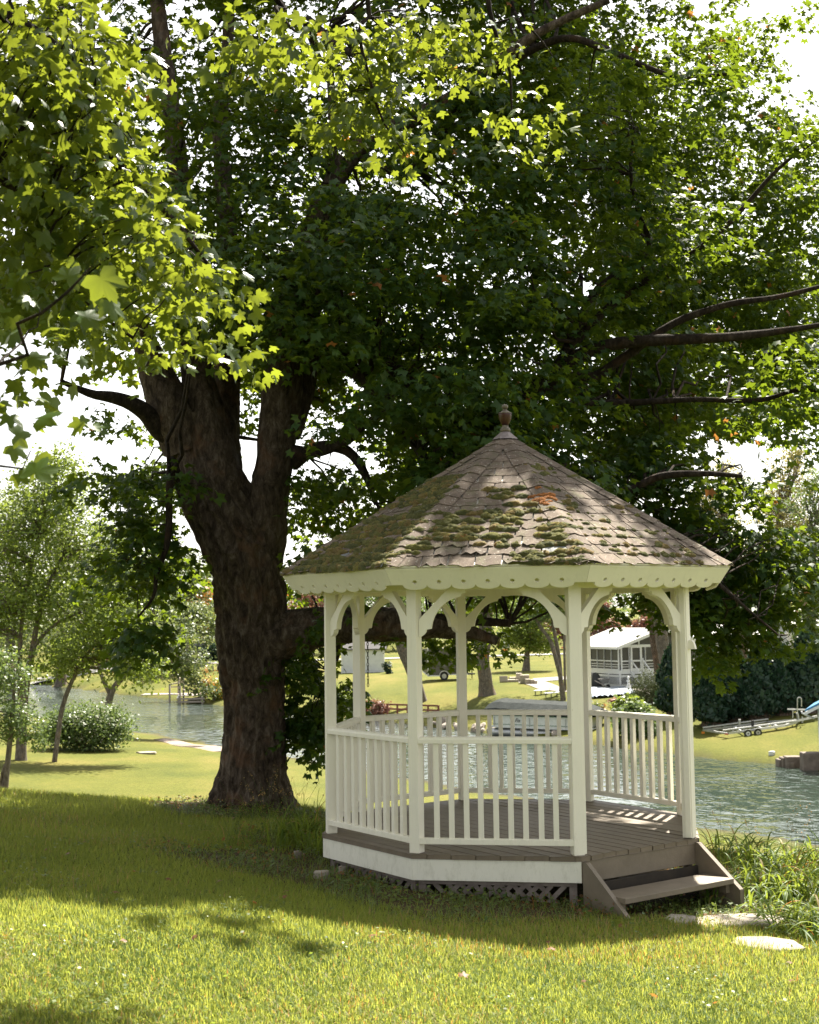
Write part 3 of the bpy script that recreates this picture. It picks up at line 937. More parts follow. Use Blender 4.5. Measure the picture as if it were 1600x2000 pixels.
def sprays(puffs, per_puff, leaves_per, size, rng_, trunk=None, flat=.32, puff_r=.62, spread=.34, droop=.9, sizevar=.22, tilt=.5):
    """leaf sprays: flat shelves whose leaves fan outwards and hang"""
    n = len(puffs) * per_puff
    pc = np.repeat(puffs, per_puff, 0)
    th = rng_.random(n) * 2 * np.pi; rr = puff_r * np.sqrt(rng_.random(n))
    off = np.stack([np.cos(th) * rr, np.sin(th) * rr, rng_.normal(0, flat * .4, n) - (rr / puff_r) ** 2 * flat * droop], 1)
    sc_ = pc + off
    out = np.stack([np.cos(th), np.sin(th), np.full(n, -.25)], 1)
    if trunk is not None:
        tdir = pc - trunk; tdir[:, 2] *= .3
        out = out + norm(tdir) * .8
    out = norm(out + rng_.normal(0, .25, (n, 3)))
    pos = np.repeat(sc_, leaves_per, 0); od = np.repeat(out, leaves_per, 0)
    m_ = len(pos)
    side = norm(np.cross(od, [0, 0, 1.0]))
    a = rng_.random(m_) * spread * 1.4 - spread * .3; b = rng_.normal(0, spread * .45, m_)
    pos = pos + od * a[:, None] + side * b[:, None] + np.array([0, 0, 1.]) * (rng_.normal(0, spread * .16, m_) - np.abs(b) * .35)[:, None]
    X = od + side * (b / spread * 1.3)[:, None] + rng_.normal(0, .35, (m_, 3)); X[:, 2] -= .45 * droop
    Z = np.tile([0, 0, 1.0], (m_, 1)) + rng_.normal(0, tilt, (m_, 3)) + od * .35
    X, Y, Z = frames(X, Z)
    s = size * np.exp(rng_.normal(0, sizevar, m_))
    tint = rng_.random(m_) * .8 + np.repeat(np.repeat(rng_.random(len(puffs)) * .14, per_puff), leaves_per)
    tint = np.where(rng_.random(m_) < .0035, 1.0, np.minimum(tint, .92))
    return pos, X, Y, Z, s, tint
def tree_stub(blocks, name, mat, parent, kind=None):
    me = quads_mesh(name, blocks, mat); return link(name, me, parent, kind=kind)
def twig_mesh(segs, n=4):
    """segs: list of (path Nx4)"""
    V = []; Fs = []; o = 0
    for P in segs:
        pts, rad = P[:, :3], P[:, 3]
        tg = norm(np.gradient(pts, axis=0))
        ref = np.array([.3, .2, 1.0]); x = norm(np.cross(tg, ref)); y = np.cross(tg, x)
        a = np.linspace(0, 2 * np.pi, n, endpoint=False)
        v = pts[:, None, :] + rad[:, None, None] * (np.cos(a)[None, :, None] * x[:, None, :] + np.sin(a)[None, :, None] * y[:, None, :])
        m_ = len(P)
        i = np.arange(m_ - 1)[:, None] * n; k = np.arange(n)[None, :]; k2 = (k + 1) % n
        f = np.stack([i + k, i + k2, i + n + k2, i + n + k], -1).reshape(-1, 4)
        V.append(v.reshape(-1, 3)); Fs.append(f + o); o += m_ * n
    return np.concatenate(V), np.concatenate(Fs)
def out_of_frame(C, m=60):
    d = C[0] - EYE; dep = d @ F_; ds = np.where(np.abs(dep) < .05, .05, dep)
    u = 800 + FPX * (d @ RC) / ds; v = 1000 - FPX * (d @ UC) / ds
    mm = m + 300 / np.maximum(np.abs(dep), .3)
    k = (dep < -.3) | (u < -mm) | (u > 1600 + mm) | (v < -mm) | (v > 2000 + mm)
    return tuple(a[k] for a in C)
def connect_twigs(puffs, nodes, rng_, r1=.006, every=1, sag=.12, rmax=.03, maxd=3.2):
    segs = []
    for p in puffs[::every]:
        d = np.linalg.norm(nodes[:, :3] - p, axis=1) + np.where(nodes[:, 2] > p[2] + .6, .8, 0)
        j = int(np.argmin(d)); L = d[j]
        if L > maxd or L < .38: continue
        a = nodes[j, :3]
        t = np.linspace(0, 1, 7)[:, None]
        mid = (a + p) / 2 + rng_.normal(0, .10 * L, 3) + np.array([0, 0, .12 * L])
        path = (1 - t) ** 2 * a + 2 * t * (1 - t) * mid + t * t * p
        path += rng_.normal(0, .018 * L, path.shape) * (t > 0) * (t < 1)
        r0 = min(nodes[j, 3] * .7, r1 + .010 * L, rmax)
        segs.append(np.concatenate([path, (r0 + (r1 * .6 - r0) * t)], 1))
    return segs

def px_path(rows):
    return np.array([[*W(u, v, s), r] for u, v, s, r in rows])
def limb_len(p): return float(np.linalg.norm(np.diff(p[:, :3], axis=0), axis=1).sum())

# ---- the big maple behind the gazebo
def build_maple():
    base = G(492, 1572); s0 = base[1]
    t = root('maple_tree', base, 'big old maple with shaggy dark trunk forking low, spreading its dark canopy over the gazebo', 'tree')
    S = 16.6
    k = S / FPX
    trunk = px_path([(490, 1612, S, .475), (490, 1560, S, .455), (494, 1500, S, .405), (497, 1430, S, .382), (497, 1350, S, .388), (493, 1290, S, .428), (492, 1240, S, .440),
                     (490, 1180, S, .440), (482, 1110, S, .435), (462, 1050, S, .44), (432, 985, S, .41), (402, 920, S, .355), (384, 860, S, .31), (370, 812, S, .26)])
    trunk[:, 3] *= .93
    blocks = [bark_tube(trunk, 400, 190, .075, 13, 3.0, 0, .6)]
    V = blocks[0][0]
    tm = quads_mesh('trunk', blocks, M['bark'])
    link('trunk', tm, t)
    stems = {
        'a': [(372, 870, S, .30), (340, 800, S - .1, .245), (312, 740, S - .1, .20), (285, 670, S - .2, .135), (262, 610, S - .3, .11), (240, 550, S - .4, .095), (205, 480, S - .5, .07), (150, 380, S - .8, .045), (90, 280, S - 1.1, .03)],
        'b': [(425, 960, S, .30), (405, 850, S, .26), (392, 760, S + .1, .20), (376, 680, S + .2, .17), (360, 560, S + .3, .15), (352, 420, S + .4, .14), (345, 300, S + .5, .125), (328, 160, S + .6, .105), (310, 20, S + .7, .09), (300, -150, S + .8, .07), (320, -320, S + .8, .04)],
        'c': [(455, 1000, S + .2, .22), (448, 940, S + .3, .18), (443, 880, S + .3, .16), (441, 780, S + .5, .15), (447, 650, S + .7, .16), (446, 500, S + .8, .13), (438, 370, S + .9, .11), (430, 250, S + 1, .09), (445, 90, S + 1.1, .07), (450, -120, S + 1.2, .05)],
        'd': [(495, 1120, S + .1, .33), (514, 1030, S, .27), (525, 965, S, .215), (537, 900, S, .195), (545, 830, S, .205), (554, 740, S, .205), (562, 660, S + .1, .20), (575, 580, S + .2, .17), (600, 480, S + .3, .14), (640, 380, S + .3, .125), (690, 300, S + .2, .11), (760, 255, S, .10), (830, 220, S - .3, .09), (905, 175, S - .6, .075), (960, 130, S - .9, .06), (1060, 60, S - 1.2, .05), (1190, 0, S - 1.4, .035)],
        'd2': [(562, 850, S + .2, .15), (592, 760, S + .3, .135), (606, 660, S + .4, .115), (612, 560, S + .5, .09), (640, 430, S + .6, .07), (650, 250, S + .7, .05), (640, 60, S + .9, .035)],
        'low': [(500, 1255, S, .36), (545, 1240, S - .1, .27), (600, 1228, S - .1, .235), (660, 1222, S - .1, .205), (740, 1220, S - .1, .19), (820, 1222, S - .1, .16), (885, 1228, S - .1, .115), (930, 1238, S - .1, .072), (972, 1252, S - .1, .054)],
        'low2': [(820, 1214, S - .1, .12), (880, 1212, S - .15, .07), (940, 1214, S - .2, .052), (996, 1218, S - .2, .046)],
        'left': [(352, 872, S, .13), (310, 836, S - .2, .125), (285, 806, S - .35, .105), (250, 785, S - .5, .085), (215, 775, S - .6, .07), (180, 770, S - .7, .05), (120, 745, S - 1, .03)],
        'drop': [(350, 950, S - .3, .06), (336, 900, S - .8, .05), (331, 960, S - 1.1, .042), (330, 1030, S - 1.2, .038), (322, 1080, S - 1.2, .032), (306, 1120, S - 1.2, .026), (300, 1165, S - 1.2, .018), (270, 1205, S - 1.2, .012)],
        'r1': [(560, 880, S, .09), (600, 884, S - .2, .075), (640, 876, S - .4, .07), (680, 858, S - .6, .06), (700, 838, S - .8, .05), (760, 800, S - 1, .03)],
        'r2': [(572, 905, S, .10), (610, 878, S - .2, .085), (655, 872, S - .4, .075), (690, 890, S - .5, .06), (715, 930, S - .6, .05), (735, 985, S - .7, .03)],
        'r3': [(590, 620, S + .3, .13), (640, 690, S - .2, .10), (700, 730, S - .6, .09), (755, 785, S - .9, .08), (800, 850, S - 1.1, .07), (830, 900, S - 1.3, .05), (845, 960, S - 1.4, .03)],
        'r4': [(600, 560, S + .3, 0.108), (680, 620, S, 0.094), (790, 740, S - .3, 0.090), (900, 840, S - .4, 0.101), (985, 815, S - .5, 0.108), (1050, 755, S - .6, 0.097), (1120, 700, S - .8, 0.086), (1200, 672, S - 1, 0.072), (1300, 664, S - 1.2, 0.061), (1400, 660, S - 1.4, 0.050), (1500, 650, S - 1.5, 0.040), (1620, 632, S - 1.7, 0.029)],
        'r5': [(1050, 762, S - .6, 0.075), (1100, 740, S - .6, 0.068), (1160, 735, S - .7, 0.054), (1230, 690, S - .9, 0.051), (1320, 630, S - 1.1, 0.041), (1420, 595, S - 1.3, 0.034), (1520, 580, S - 1.4, 0.027), (1620, 555, S - 1.6, 0.020)],
        'r6': [(1070, 740, S - .6, 0.062), (1130, 660, S - .8, 0.053), (1190, 600, S - .9, 0.046), (1260, 550, S - 1, 0.043), (1330, 510, S - 1.2, 0.031), (1420, 440, S - 1.4, 0.025), (1520, 330, S - 1.6, 0.019), (1600, 270, S - 1.8, 0.012)],
        'r7': [(1090, 720, S - .6, 0.056), (1150, 590, S - .6, 0.046), (1200, 540, S - .7, 0.040), (1268, 488, S - .8, 0.031), (1245, 410, S - .9, 0.022), (1232, 330, S - 1, 0.019), (1240, 250, S - 1, 0.012)],
        'r8': [(1100, 790, S - .2, 0.046), (1240, 786, S - .5, 0.036), (1360, 780, S - .8, 0.029), (1480, 782, S - 1, 0.026), (1560, 762, S - 1.2, 0.019), (1640, 770, S - 1.3, 0.013)],
        'r9': [(690, 300, S + .2, 0.068), (800, 330, S, 0.060), (910, 190, S - .4, 0.068), (1000, 120, S - .8, 0.053), (1100, 75, S - 1.1, 0.041), (1180, 95, S - 1.2, 0.038), (1260, 130, S - 1.3, 0.030), (1330, 150, S - 1.5, 0.022), (1420, 145, S - 1.6, 0.015)],
        'r10': [(620, 100, S, .05), (600, 40, S - .4, .05), (660, 90, S - 1, .045), (700, 110, S - 1.2, .035)],
        'r11': [(985, 830, S - .5, 0.060), (1080, 900, S - .9, 0.054), (1200, 960, S - 1.2, 0.048), (1290, 930, S - 1.5, 0.036), (1380, 925, S - 1.8, 0.027), (1450, 930, S - 2, 0.018)],
        'r12': [(1200, 970, S - 1.2, 0.030), (1300, 1060, S - 1.6, 0.028), (1380, 1120, S - 1.9, 0.022), (1460, 1190, S - 2.1, 0.015), (1520, 1240, S - 2.2, 0.010)],
        'r13': [(640, 1205, S, .05), (660, 1270, S + .3, .035), (640, 1330, S + .5, .02)],
    }
    nodes = []
    bl = []
    for kx, rows in stems.items():
        p = px_path(rows)
        L = limb_len(p); big = p[0, 3] > .14
        ns = 44 if big else 10
        ng = max(14, int(L / (.035 if big else .09)))
        b = bark_tube(p, min(ng, 200), 32 if big else 10, .045 if big else .006, 13, 3.0, len(bl) + 1)
        bl.append(b)
        sp = smooth_path(p, max(8, int(L / .25)))
        if kx not in ('low',): nodes.append(sp[max(0, len(sp) // 8):])
        mb_name = 'limb' if big else 'branch'
        link(mb_name, quads_mesh(mb_name, [b], M['bark'] if big else M['bark_dark']), t)
    # sawn faces of the low limb
    for (u, v, r_) in ((974, 1253, .060), (997, 1218, .045)):
        c = W(u, v, S - .14); mb = MB()
        mb.tube([c, c + np.array([.012, 0, -.003])], [r_, r_ * .97], 14); part('sawn_end', mb, M['cutwood'], t)
    nodes = np.concatenate(nodes)
    r_ = np.random.default_rng(21)
    rows = [
        "3467765678876774", "3478876578877763", "4588996789988877", "4588799999988888", "4578799999999999", "3457999999999999",
        "1235799999999999", "0223687999999999", "0003247999999622", "0055038999999521", "0045037988888986", "0053033000000886"]
    def srange(u, v, g):
        # foliage hangs in the crown's depth; nearer on the right where the long limbs reach out
        lo, hi = 13.6, 20.5
        if u > 1250 and v > 820: lo, hi = 15.2, 17.5
        if u < 420 and v > 850: lo, hi = 15.4, 17.6
        if 550 < u < 800 and 1100 < v: lo, hi = 15.8, 19
        if 600 < u < 1330 and v > 1100: lo, hi = 15.0, 18
        s = lo + (hi - lo) * g.random()
        if 435 < u < 550 and 790 < v < 1010: return None
        if u > 1150 and v < 830: s = 16.8 + 6.5 * g.random()
        if 270 < u < 610 and v > 640: s = 17.6 + 2.6 * g.random()
        zz = (1210 - v) / FPX * s + 1.87
        smin = 10.0 + .597 * max(zz, 0) if u < 1100 else 12.6
        if zz > 4 and s < smin: s = smin + g.random() * 2.5
        return s
    pf = sample_grid(['4577765678876663', '3477765678876652'] + rows, -200, (100, 100, 0), 3.7, r_, srange)
    pf = np.concatenate([pf, sample_grid([' '.replace(' ', '0') * 12 + q[12:] for q in rows[:9]], 0, (100, 100, 0), 4.6, r_, srange)])
    pf = np.concatenate([pf, sample_grid(['0' * 11 + '66665', '0' * 11 + '66554', '0' * 12 + '5566', '0' * 12 + '5566'], 0, (100, 100, 0), 4.5, r_, lambda u, v, g: 19 + 4.5 * g.random())])
    pf = pf[shadow_ok(pf, r_)]
    # dense shelves hugging the right side and the low hanging tufts
    low = ["00000057440000000", "0000004500000000"]
    tufts = []
    for (u, v, s, n, ru, rv) in ((605, 1300, 17.0, 16, 42, 75), (668, 1330, 17.4, 3, 12, 35), (590, 1390, 16.9, 9, 25, 30), (640, 1400, 17.3, 5, 15, 25),
                                 (770, 1205, 17.3, 2, 16, 8), (872, 1238, 17.3, 4, 26, 14), (935, 1225, 17.3, 2, 26, 8),
                                 (270, 930, 15.6, 7, 85, 22), (275, 1010, 15.8, 7, 46, 46), (295, 1090, 15.8, 10, 70, 28), (290, 1215, 15.4, 6, 32, 32),
                                 (1172, 1170, 16.5, 2, 12, 14), (1250, 1140, 16.5, 3, 40, 8), (1318, 1180, 16.2, 2, 10, 24), (1372, 1240, 16.2, 5, 16, 40),
                                 (980, 1150, 17, 2, 40, 8), (1060, 1150, 17, 2, 40, 8),
                                 (1400, 1160, 16.0, 15, 60, 50), (1475, 1120, 16.0, 15, 70, 60), (1540, 1060, 16.2, 9, 50, 60), (1440, 940, 16.0, 4, 50, 26),
                                 (1300, 1000, 16.4, 22, 80, 90), (1380, 1060, 16.2, 14, 60, 50), (1470, 1215, 16.2, 5, 50, 20), (1560, 1180, 16.2, 4, 40, 30),
                                 (880, 890, 15.4, 10, 60, 20), (960, 840, 16, 12, 60, 50)):
        for _ in range(n):
            tufts.append(W(u + r_.normal(0, ru * .55), v + r_.normal(0, rv * .55), s + r_.normal(0, .35)))
    for kx in ('r4', 'r5', 'r6', 'r7', 'r8', 'r9', 'r11'):
        sp = smooth_path(px_path(stems[kx]), 40)[12:]
        for _ in range(15):
            q = sp[r_.integers(0, len(sp)), :3]; tufts.append(q + r_.normal(0, .22, 3) + np.array([0, -.15, .10]))
    tufts = np.array(tufts); tufts = tufts[beams(tufts)]
    tr = np.array([-1.95, S, 6.0])
    A = sprays(pf, 9, 10, .072, r_, tr, puff_r=.42, spread=.28, flat=.24)
    B = sprays(tufts, 6, 11, .072, r_, tr, puff_r=.25, spread=.24, flat=.26)
    # unseen canopy above the frame, added to shade the crown and lawn
    up = []
    for _ in range(5200):
        a = r_.random() * 2 * np.pi; rr = 7.5 * math.sqrt(r_.random())
        z = r_.uniform(9.2, 14.5)
        shrink = math.sqrt(max(0, 1 - ((z - 9) / 6.2) ** 2))
        up.append((-.3 + rr * math.cos(a) * shrink * 1.2, 18.3 + rr * .75 * math.sin(a) * shrink, z))
    up = np.array(up)
    up = up[shadow_ok(up, r_)]
    dv = up - EYE; dp = dv @ F_; up = up[1000 - FPX * (dv @ UC) / dp < -150]
    Cc = out_of_frame(sprays(up, 3, 6, .20, r_, tr, puff_r=.7, spread=.5))
    print('maple puffs', len(pf), len(tufts), len(up), 'leaves', len(A[0]), len(B[0]), len(Cc[0]))
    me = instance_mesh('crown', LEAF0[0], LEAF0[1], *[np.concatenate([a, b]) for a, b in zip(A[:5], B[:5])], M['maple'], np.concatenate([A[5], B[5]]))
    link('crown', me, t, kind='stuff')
    me = instance_mesh('unseen_crown_top', LEAF0[0], LEAF0[1], *Cc[:5], M['maple'], Cc[5]); link('unseen_crown_top', me, t, kind='stuff')
    segs = connect_twigs(np.concatenate([pf[::2], tufts[::2]]), nodes, r_)
    V, Fq = twig_mesh(segs)
    link('twigs', fastmesh('twigs', V, Fq.ravel(), np.arange(len(Fq)) * 4, M['bark_dark'], smooth=True), t, kind='stuff')
    # chain hanging from the low limb
    top = W(718, 1232, S - .1); bot = W(718, 1341, S - .1)
    cm = simple('rusty_chain_iron', (.03, .025, .02), (.07, .05, .035), .6, 40, metal=.5)
    ch = root('chain', top, 'dark rusty chain hanging from the low maple limb behind the left gazebo posts', 'chain')
    Lc = top[2] - bot[2]; n = int(Lc / .040)
    lk = MB(); tt = np.linspace(0, 2 * np.pi, 11)
    lk.tube([(.0115 * math.cos(a) * (1), 0, .028 * math.sin(a)) for a in tt], .0042, 5, cap=False)
    lm = lk.mesh('link', cm, True)
    for i in range(n):
        link('link', lm, ch, world=False, loc=(0, 0, -i * .042), rot=(0, 0, (i % 2) * math.pi / 2 + .4))
build_maple()

# ---- the second maple, its boughs hanging into the picture from the left and above
def build_near_maple():
    t = root('maple_tree', (-6.2, 3.0, 0.1), 'nearer maple at the left edge with large sunlit yellow-green leaves hanging into the top left', 'tree')
    trunk = np.array([[-6.2, 3.0, -.4, .42], [-6.2, 3.1, 1.5, .34], [-6.1, 3.2, 3.5, .30], [-5.9, 3.4, 6, .24], [-5.6, 3.8, 9, .15]])
    link('trunk', quads_mesh('trunk', [bark_tube(trunk, 90, 60, .025, 10, 2.4, 3, .4)], M['bark']), t)
    stems = [
        [[-5.9, 3.4, 5.6, .12], [-4.8, 4.6, 6.0, .09], [*W(60, 60, 7.0), .035], [*W(170, 240, 6.9), .022], [*W(250, 340, 6.9), .015], [*W(330, 420, 6.9), .014], [*W(410, 520, 7.0), .007]],
        [[-6.0, 3.3, 4.6, .10], [-4.6, 4.2, 4.7, .06], [*W(-40, 330, 6.3), .02], [*W(90, 470, 6.2), .012], [*W(170, 590, 6.2), .008], [*W(260, 660, 6.3), .007]],
        [[-6.0, 3.3, 4.2, .08], [-4.2, 4.0, 3.9, .04], [*W(-60, 700, 4.8), .009], [*W(20, 640, 4.7), .006], [*W(100, 600, 4.6), .005], [*W(180, 520, 4.6), .003]],
        [[-5.9, 3.4, 4.0, .06], [-3.6, 4.0, 3.2, .03], [*W(-60, 905, 4.5), .005], [*W(20, 890, 4.5), .003], [*W(60, 880, 4.5), .002]],
        [[-5.8, 3.5, 7.0, .14], [-3.2, 5.2, 8.0, .10], [-1.2, 7.2, 8.0, .07], [.2, 8.6, 7.6, .05], [1.2, 9.4, 6.9, .03]],
        [[-1.4, 7.0, 8.0, .04], [*W(700, -60, 9), .02], [*W(700, 60, 9), .013], [*W(722, 150, 9), .010], [*W(745, 230, 9), .007], [*W(790, 300, 9), .004]],
        [[.6, 8.8, 7.4, .03], [*W(950, -40, 9), .018], [*W(970, 70, 9), .012], [*W(995, 130, 9), .009], [*W(1000, 220, 9), .006], [*W(1010, 260, 9), .004]],
        [[.6, 8.8, 7.4, .02], [*W(955, 20, 9), .010], [*W(1010, 35, 9), .008], [*W(1050, 70, 9), .006], [*W(1080, 110, 9), .004]],
        [[-3.0, 5.4, 8.0, .05], [*W(500, -60, 7.6), .02], [*W(530, 10, 7.6), .012], [*W(575, 60, 7.6), .006]],
    ]
    nodes = []
    for rows in stems:
        p = np.array(rows); L = limb_len(p)
        b = bark_tube(p, max(14, int(L / .12)), 10, .003, 12, 3, 5)
        link('branch', quads_mesh('branch', [b], M['bark_dark']), t)
        nodes.append(smooth_path(p, max(10, int(L / .12)))[2:])
    nodes = np.concatenate(nodes)
    r_ = np.random.default_rng(5)
    rows = ["9996", "9995", "9994", "9996", "9998", "9998", "9999", "9999", "8889", "8889", "7777", "7777", "5345", "3114", "2001", "2000"]
    # 16 rows of 50 px, columns of 115 px
    def sr(u, v, g):
        if u < 130 and v > 560: return g.uniform(5.0, 6.4)
        return g.uniform(6.0, 8.2)
    pf = sample_grid(rows, -30, (112, 50, -10), 3.0, r_, sr)
    # trim to the sloping lower right edge of the bough
    keep = []
    for p in pf:
        d = p - EYE; dep = d @ F_; u = 800 + FPX * (d @ RC) / dep; v = 1000 - FPX * (d @ UC) / dep
        edge = 205 if v < 240 else min(385, 205 + (v - 240) * .78)
        if u < edge and not (v > 690 and u < 90 and r_.random() < .6): keep.append(p)
    pf = np.array(keep)
    tufts = []
    for (u, v, s, n, ru, rv) in ((545, 40, 7.6, 6, 40, 28), (480, 20, 7.6, 4, 50, 20), (600, 70, 7.8, 2, 20, 14),
                                 (690, 60, 9.2, 6, 50, 45), (740, 130, 9.2, 9, 60, 45), (700, 190, 9.3, 8, 45, 30), (790, 90, 9.2, 6, 50, 40), (770, 240, 9.2, 4, 30, 25), (650, 225, 9.3, 3, 22, 12), (840, 30, 9.2, 5, 40, 25),
                                 (1002, 238, 9.0, 2, 14, 12), (1020, 65, 9, 2, 20, 12), (1045, 170, 9, 2, 14, 14), (900, 130, 9.3, 3, 30, 40), (930, 20, 9.2, 3, 30, 15)):
        for _ in range(n): tufts.append(W(u + r_.normal(0, ru * .7), v + r_.normal(0, rv * .7), s + r_.normal(0, .2)))
    tufts = np.array(tufts)
    A = sprays(pf, 4, 6, .050, r_, None, puff_r=.22, spread=.22, flat=.2, droop=1.6, tilt=.75)
    B = sprays(tufts, 3, 6, .052, r_, None, puff_r=.14, spread=.2, flat=.14, droop=1.4, tilt=.8)
    # a few big nearest leaves at the very edge
    big = [(75, 818, 4.5, 90), (30, 850, 4.5, 70), (75, 890, 4.5, 95), (25, 870, 4.6, 70), (68, 925, 4.4, 95), (35, 925, 4.5, 60), (20, 812, 4.5, 60), (195, 540, 4.6, 110), (130, 545, 4.7, 90), (215, 590, 4.6, 80), (100, 640, 4.7, 80), (165, 620, 4.7, 80), (60, 700, 4.8, 75), (20, 655, 4.8, 70)]
    bp = np.array([W(u, v, s) for u, v, s, _ in big]); n = len(big)
    Xb = r_.normal(0, .5, (n, 3)) + np.array([.7, 0, -.5]); Zb = r_.normal(0, .3, (n, 3)) + np.array([.1, -.9, .6])
    X, Y, Z = frames(Xb, Zb); Bg = (bp, X, Y, Z, np.array([q[3] for q in big]) / FPX * 4.6 * .5, r_.random(n) * .8)
    allp = [np.concatenate([a, b, c]) for a, b, c in zip(A, B, Bg)]
    order = np.argsort(np.linalg.norm(allp[0] - EYE, axis=1))
    vis = []
    for i in order:
        d = allp[0][i] - EYE; dep = d @ F_; u = 800 + FPX * (d @ RC) / dep; v = 1000 - FPX * (d @ UC) / dep
        if -20 < u < 1620 and -20 < v < 2000: vis.append(i)
        if len(vis) >= 290: break
    vis = np.array(vis); rest = np.setdiff1d(np.arange(len(allp[0])), vis)
    print('near maple leaves', len(allp[0]))
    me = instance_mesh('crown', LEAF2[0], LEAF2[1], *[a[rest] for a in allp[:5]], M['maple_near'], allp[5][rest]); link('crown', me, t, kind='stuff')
    shared = []
    for q in range(8):
        lm = fastmesh('leaf', LEAF2[0], np.array([f for f in LEAF2[1]]).ravel(), np.arange(len(LEAF2[1])) * 3, M['maple_near'], np.full(len(LEAF2[1]), q / 9.0)); shared.append(lm)
    for i in vis:
        o = bpy.data.objects.new('leaf', shared[min(7, int(allp[5][i] * 8.4))]); COL.objects.link(o); o.parent = t
        mt = Matrix.Identity(4)
        for a in range(3):
            mt[a][0], mt[a][1], mt[a][2] = (allp[1][i][a] * allp[4][i], allp[2][i][a] * allp[4][i], allp[3][i][a] * allp[4][i]); mt[a][3] = allp[0][i][a]
        o.matrix_parent_inverse = Matrix.Translation(t.location).inverted()
        o.matrix_basis = mt
    # crown out of the picture, above and behind the camera
    up = np.stack([r_.normal(-5.5, 2.6, 500), r_.normal(2.5, 2.4, 500), r_.uniform(4.2, 9.5, 500)], 1)
    ok = []
    for p in up:
        d = p - EYE; dep = d @ F_
        if dep > .2:
            u = 800 + FPX * (d @ RC) / dep; v = 1000 - FPX * (d @ UC) / dep
            if -250 < u < 1800 and -250 < v < 2200: continue
        gx = p[0] - SUND[0] / SUND[2] * (p[2] + .2); gy = p[1] - SUND[1] / SUND[2] * (p[2] + .2)
        if gy > 5.6 and gx > -3.5: continue
        ok.append(p)
    up = np.array(ok)
    Cc = out_of_frame(sprays(up, 3, 6, .16, r_, None, puff_r=.5, spread=.4))
    me = instance_mesh('unseen_crown_top', LEAF0[0], LEAF0[1], *Cc[:5], M['maple_near'], Cc[5]); link('unseen_crown_top', me, t, kind='stuff')
    sh = np.stack([r_.uniform(-4.6, -1.4, 90), r_.uniform(7.2, 10.2, 90), r_.uniform(6.3, 8.2, 90)], 1)  # unseen leaf puffs added overhead to shade the upper left leaves
    Cc = out_of_frame(sprays(sh, 4, 6, .075, r_, None, puff_r=.4, spread=.3))
    me = instance_mesh('unseen_crown_top', LEAF0[0], LEAF0[1], *Cc[:5], M['maple_near'], Cc[5]); link('unseen_crown_top', me, t, kind='stuff')
    segs = connect_twigs(np.concatenate([pf, tufts, bp, sh]), nodes, r_, r1=.0028, rmax=.009, maxd=2.5)
    V, Fq = twig_mesh(segs)
    link('twigs', fastmesh('twigs', V, Fq.ravel(), np.arange(len(Fq)) * 4, M['bark_dark'], smooth=True), t, kind='stuff')
build_near_maple()

# ------------------------------------------------------------------ ground cover near the camera
def blades(P, h, w, rng_, lean=.45, mat=None, name='grass', seg=2, curl=.5):
    """thin curved blades rooted at P"""
    n = len(P)
    a = rng_.random(n) * 2 * np.pi
    d = np.stack([np.cos(a), np.sin(a), np.zeros(n)], 1); sd = np.stack([-np.sin(a), np.cos(a), np.zeros(n)], 1)
    ln = np.abs(rng_.normal(0, lean, n)) + .08
    V = []
    for j in range(seg):
        f = j / seg
        c = P + d * (ln * f * f * h * (1 + curl))[:, None] + np.array([0, 0, 1.]) * (h * f * (1 - .30 * ln * f))[:, None]
        ww = (w * (1 - .35 * f) / 2)[:, None]
        V += [c - sd * ww, c + sd * ww]
    tip = P + d * (ln * h * (1 + curl))[:, None] + np.array([0, 0, 1.]) * (h * np.clip(1 - .55 * ln, .12, 1))[:, None]
    V.append(tip)
    V = np.stack(V, 1)
    nv = 2 * seg + 1
    fs = [(2 * j, 2 * j + 1, 2 * j + 3, 2 * j + 2) for j in range(seg - 1)] + [(2 * seg - 2, 2 * seg - 1, 2 * seg)]
    lp = np.concatenate([np.array(f) for f in fs]); ls = np.array([len(f) for f in fs]); st = np.concatenate([[0], np.cumsum(ls)[:-1]])
    L = (lp[None] + (np.arange(n) * nv)[:, None]).ravel(); S = (st[None] + (np.arange(n) * len(lp))[:, None]).ravel()
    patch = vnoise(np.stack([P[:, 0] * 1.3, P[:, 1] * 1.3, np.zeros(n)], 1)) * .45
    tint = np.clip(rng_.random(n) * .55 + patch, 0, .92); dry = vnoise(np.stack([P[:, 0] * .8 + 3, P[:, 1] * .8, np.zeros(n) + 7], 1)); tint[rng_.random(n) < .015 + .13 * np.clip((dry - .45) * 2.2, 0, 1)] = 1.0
    return V.reshape(-1, 3), L, S, np.repeat(tint, len(fs)), 
def on_ground(x, y, dz=0): return np.stack([x, y, ground(x, y) + dz], 1)
def not_deck(x, y, r=1.62):
    return np.hypot(x - GC[0], y - GC[1]) > r
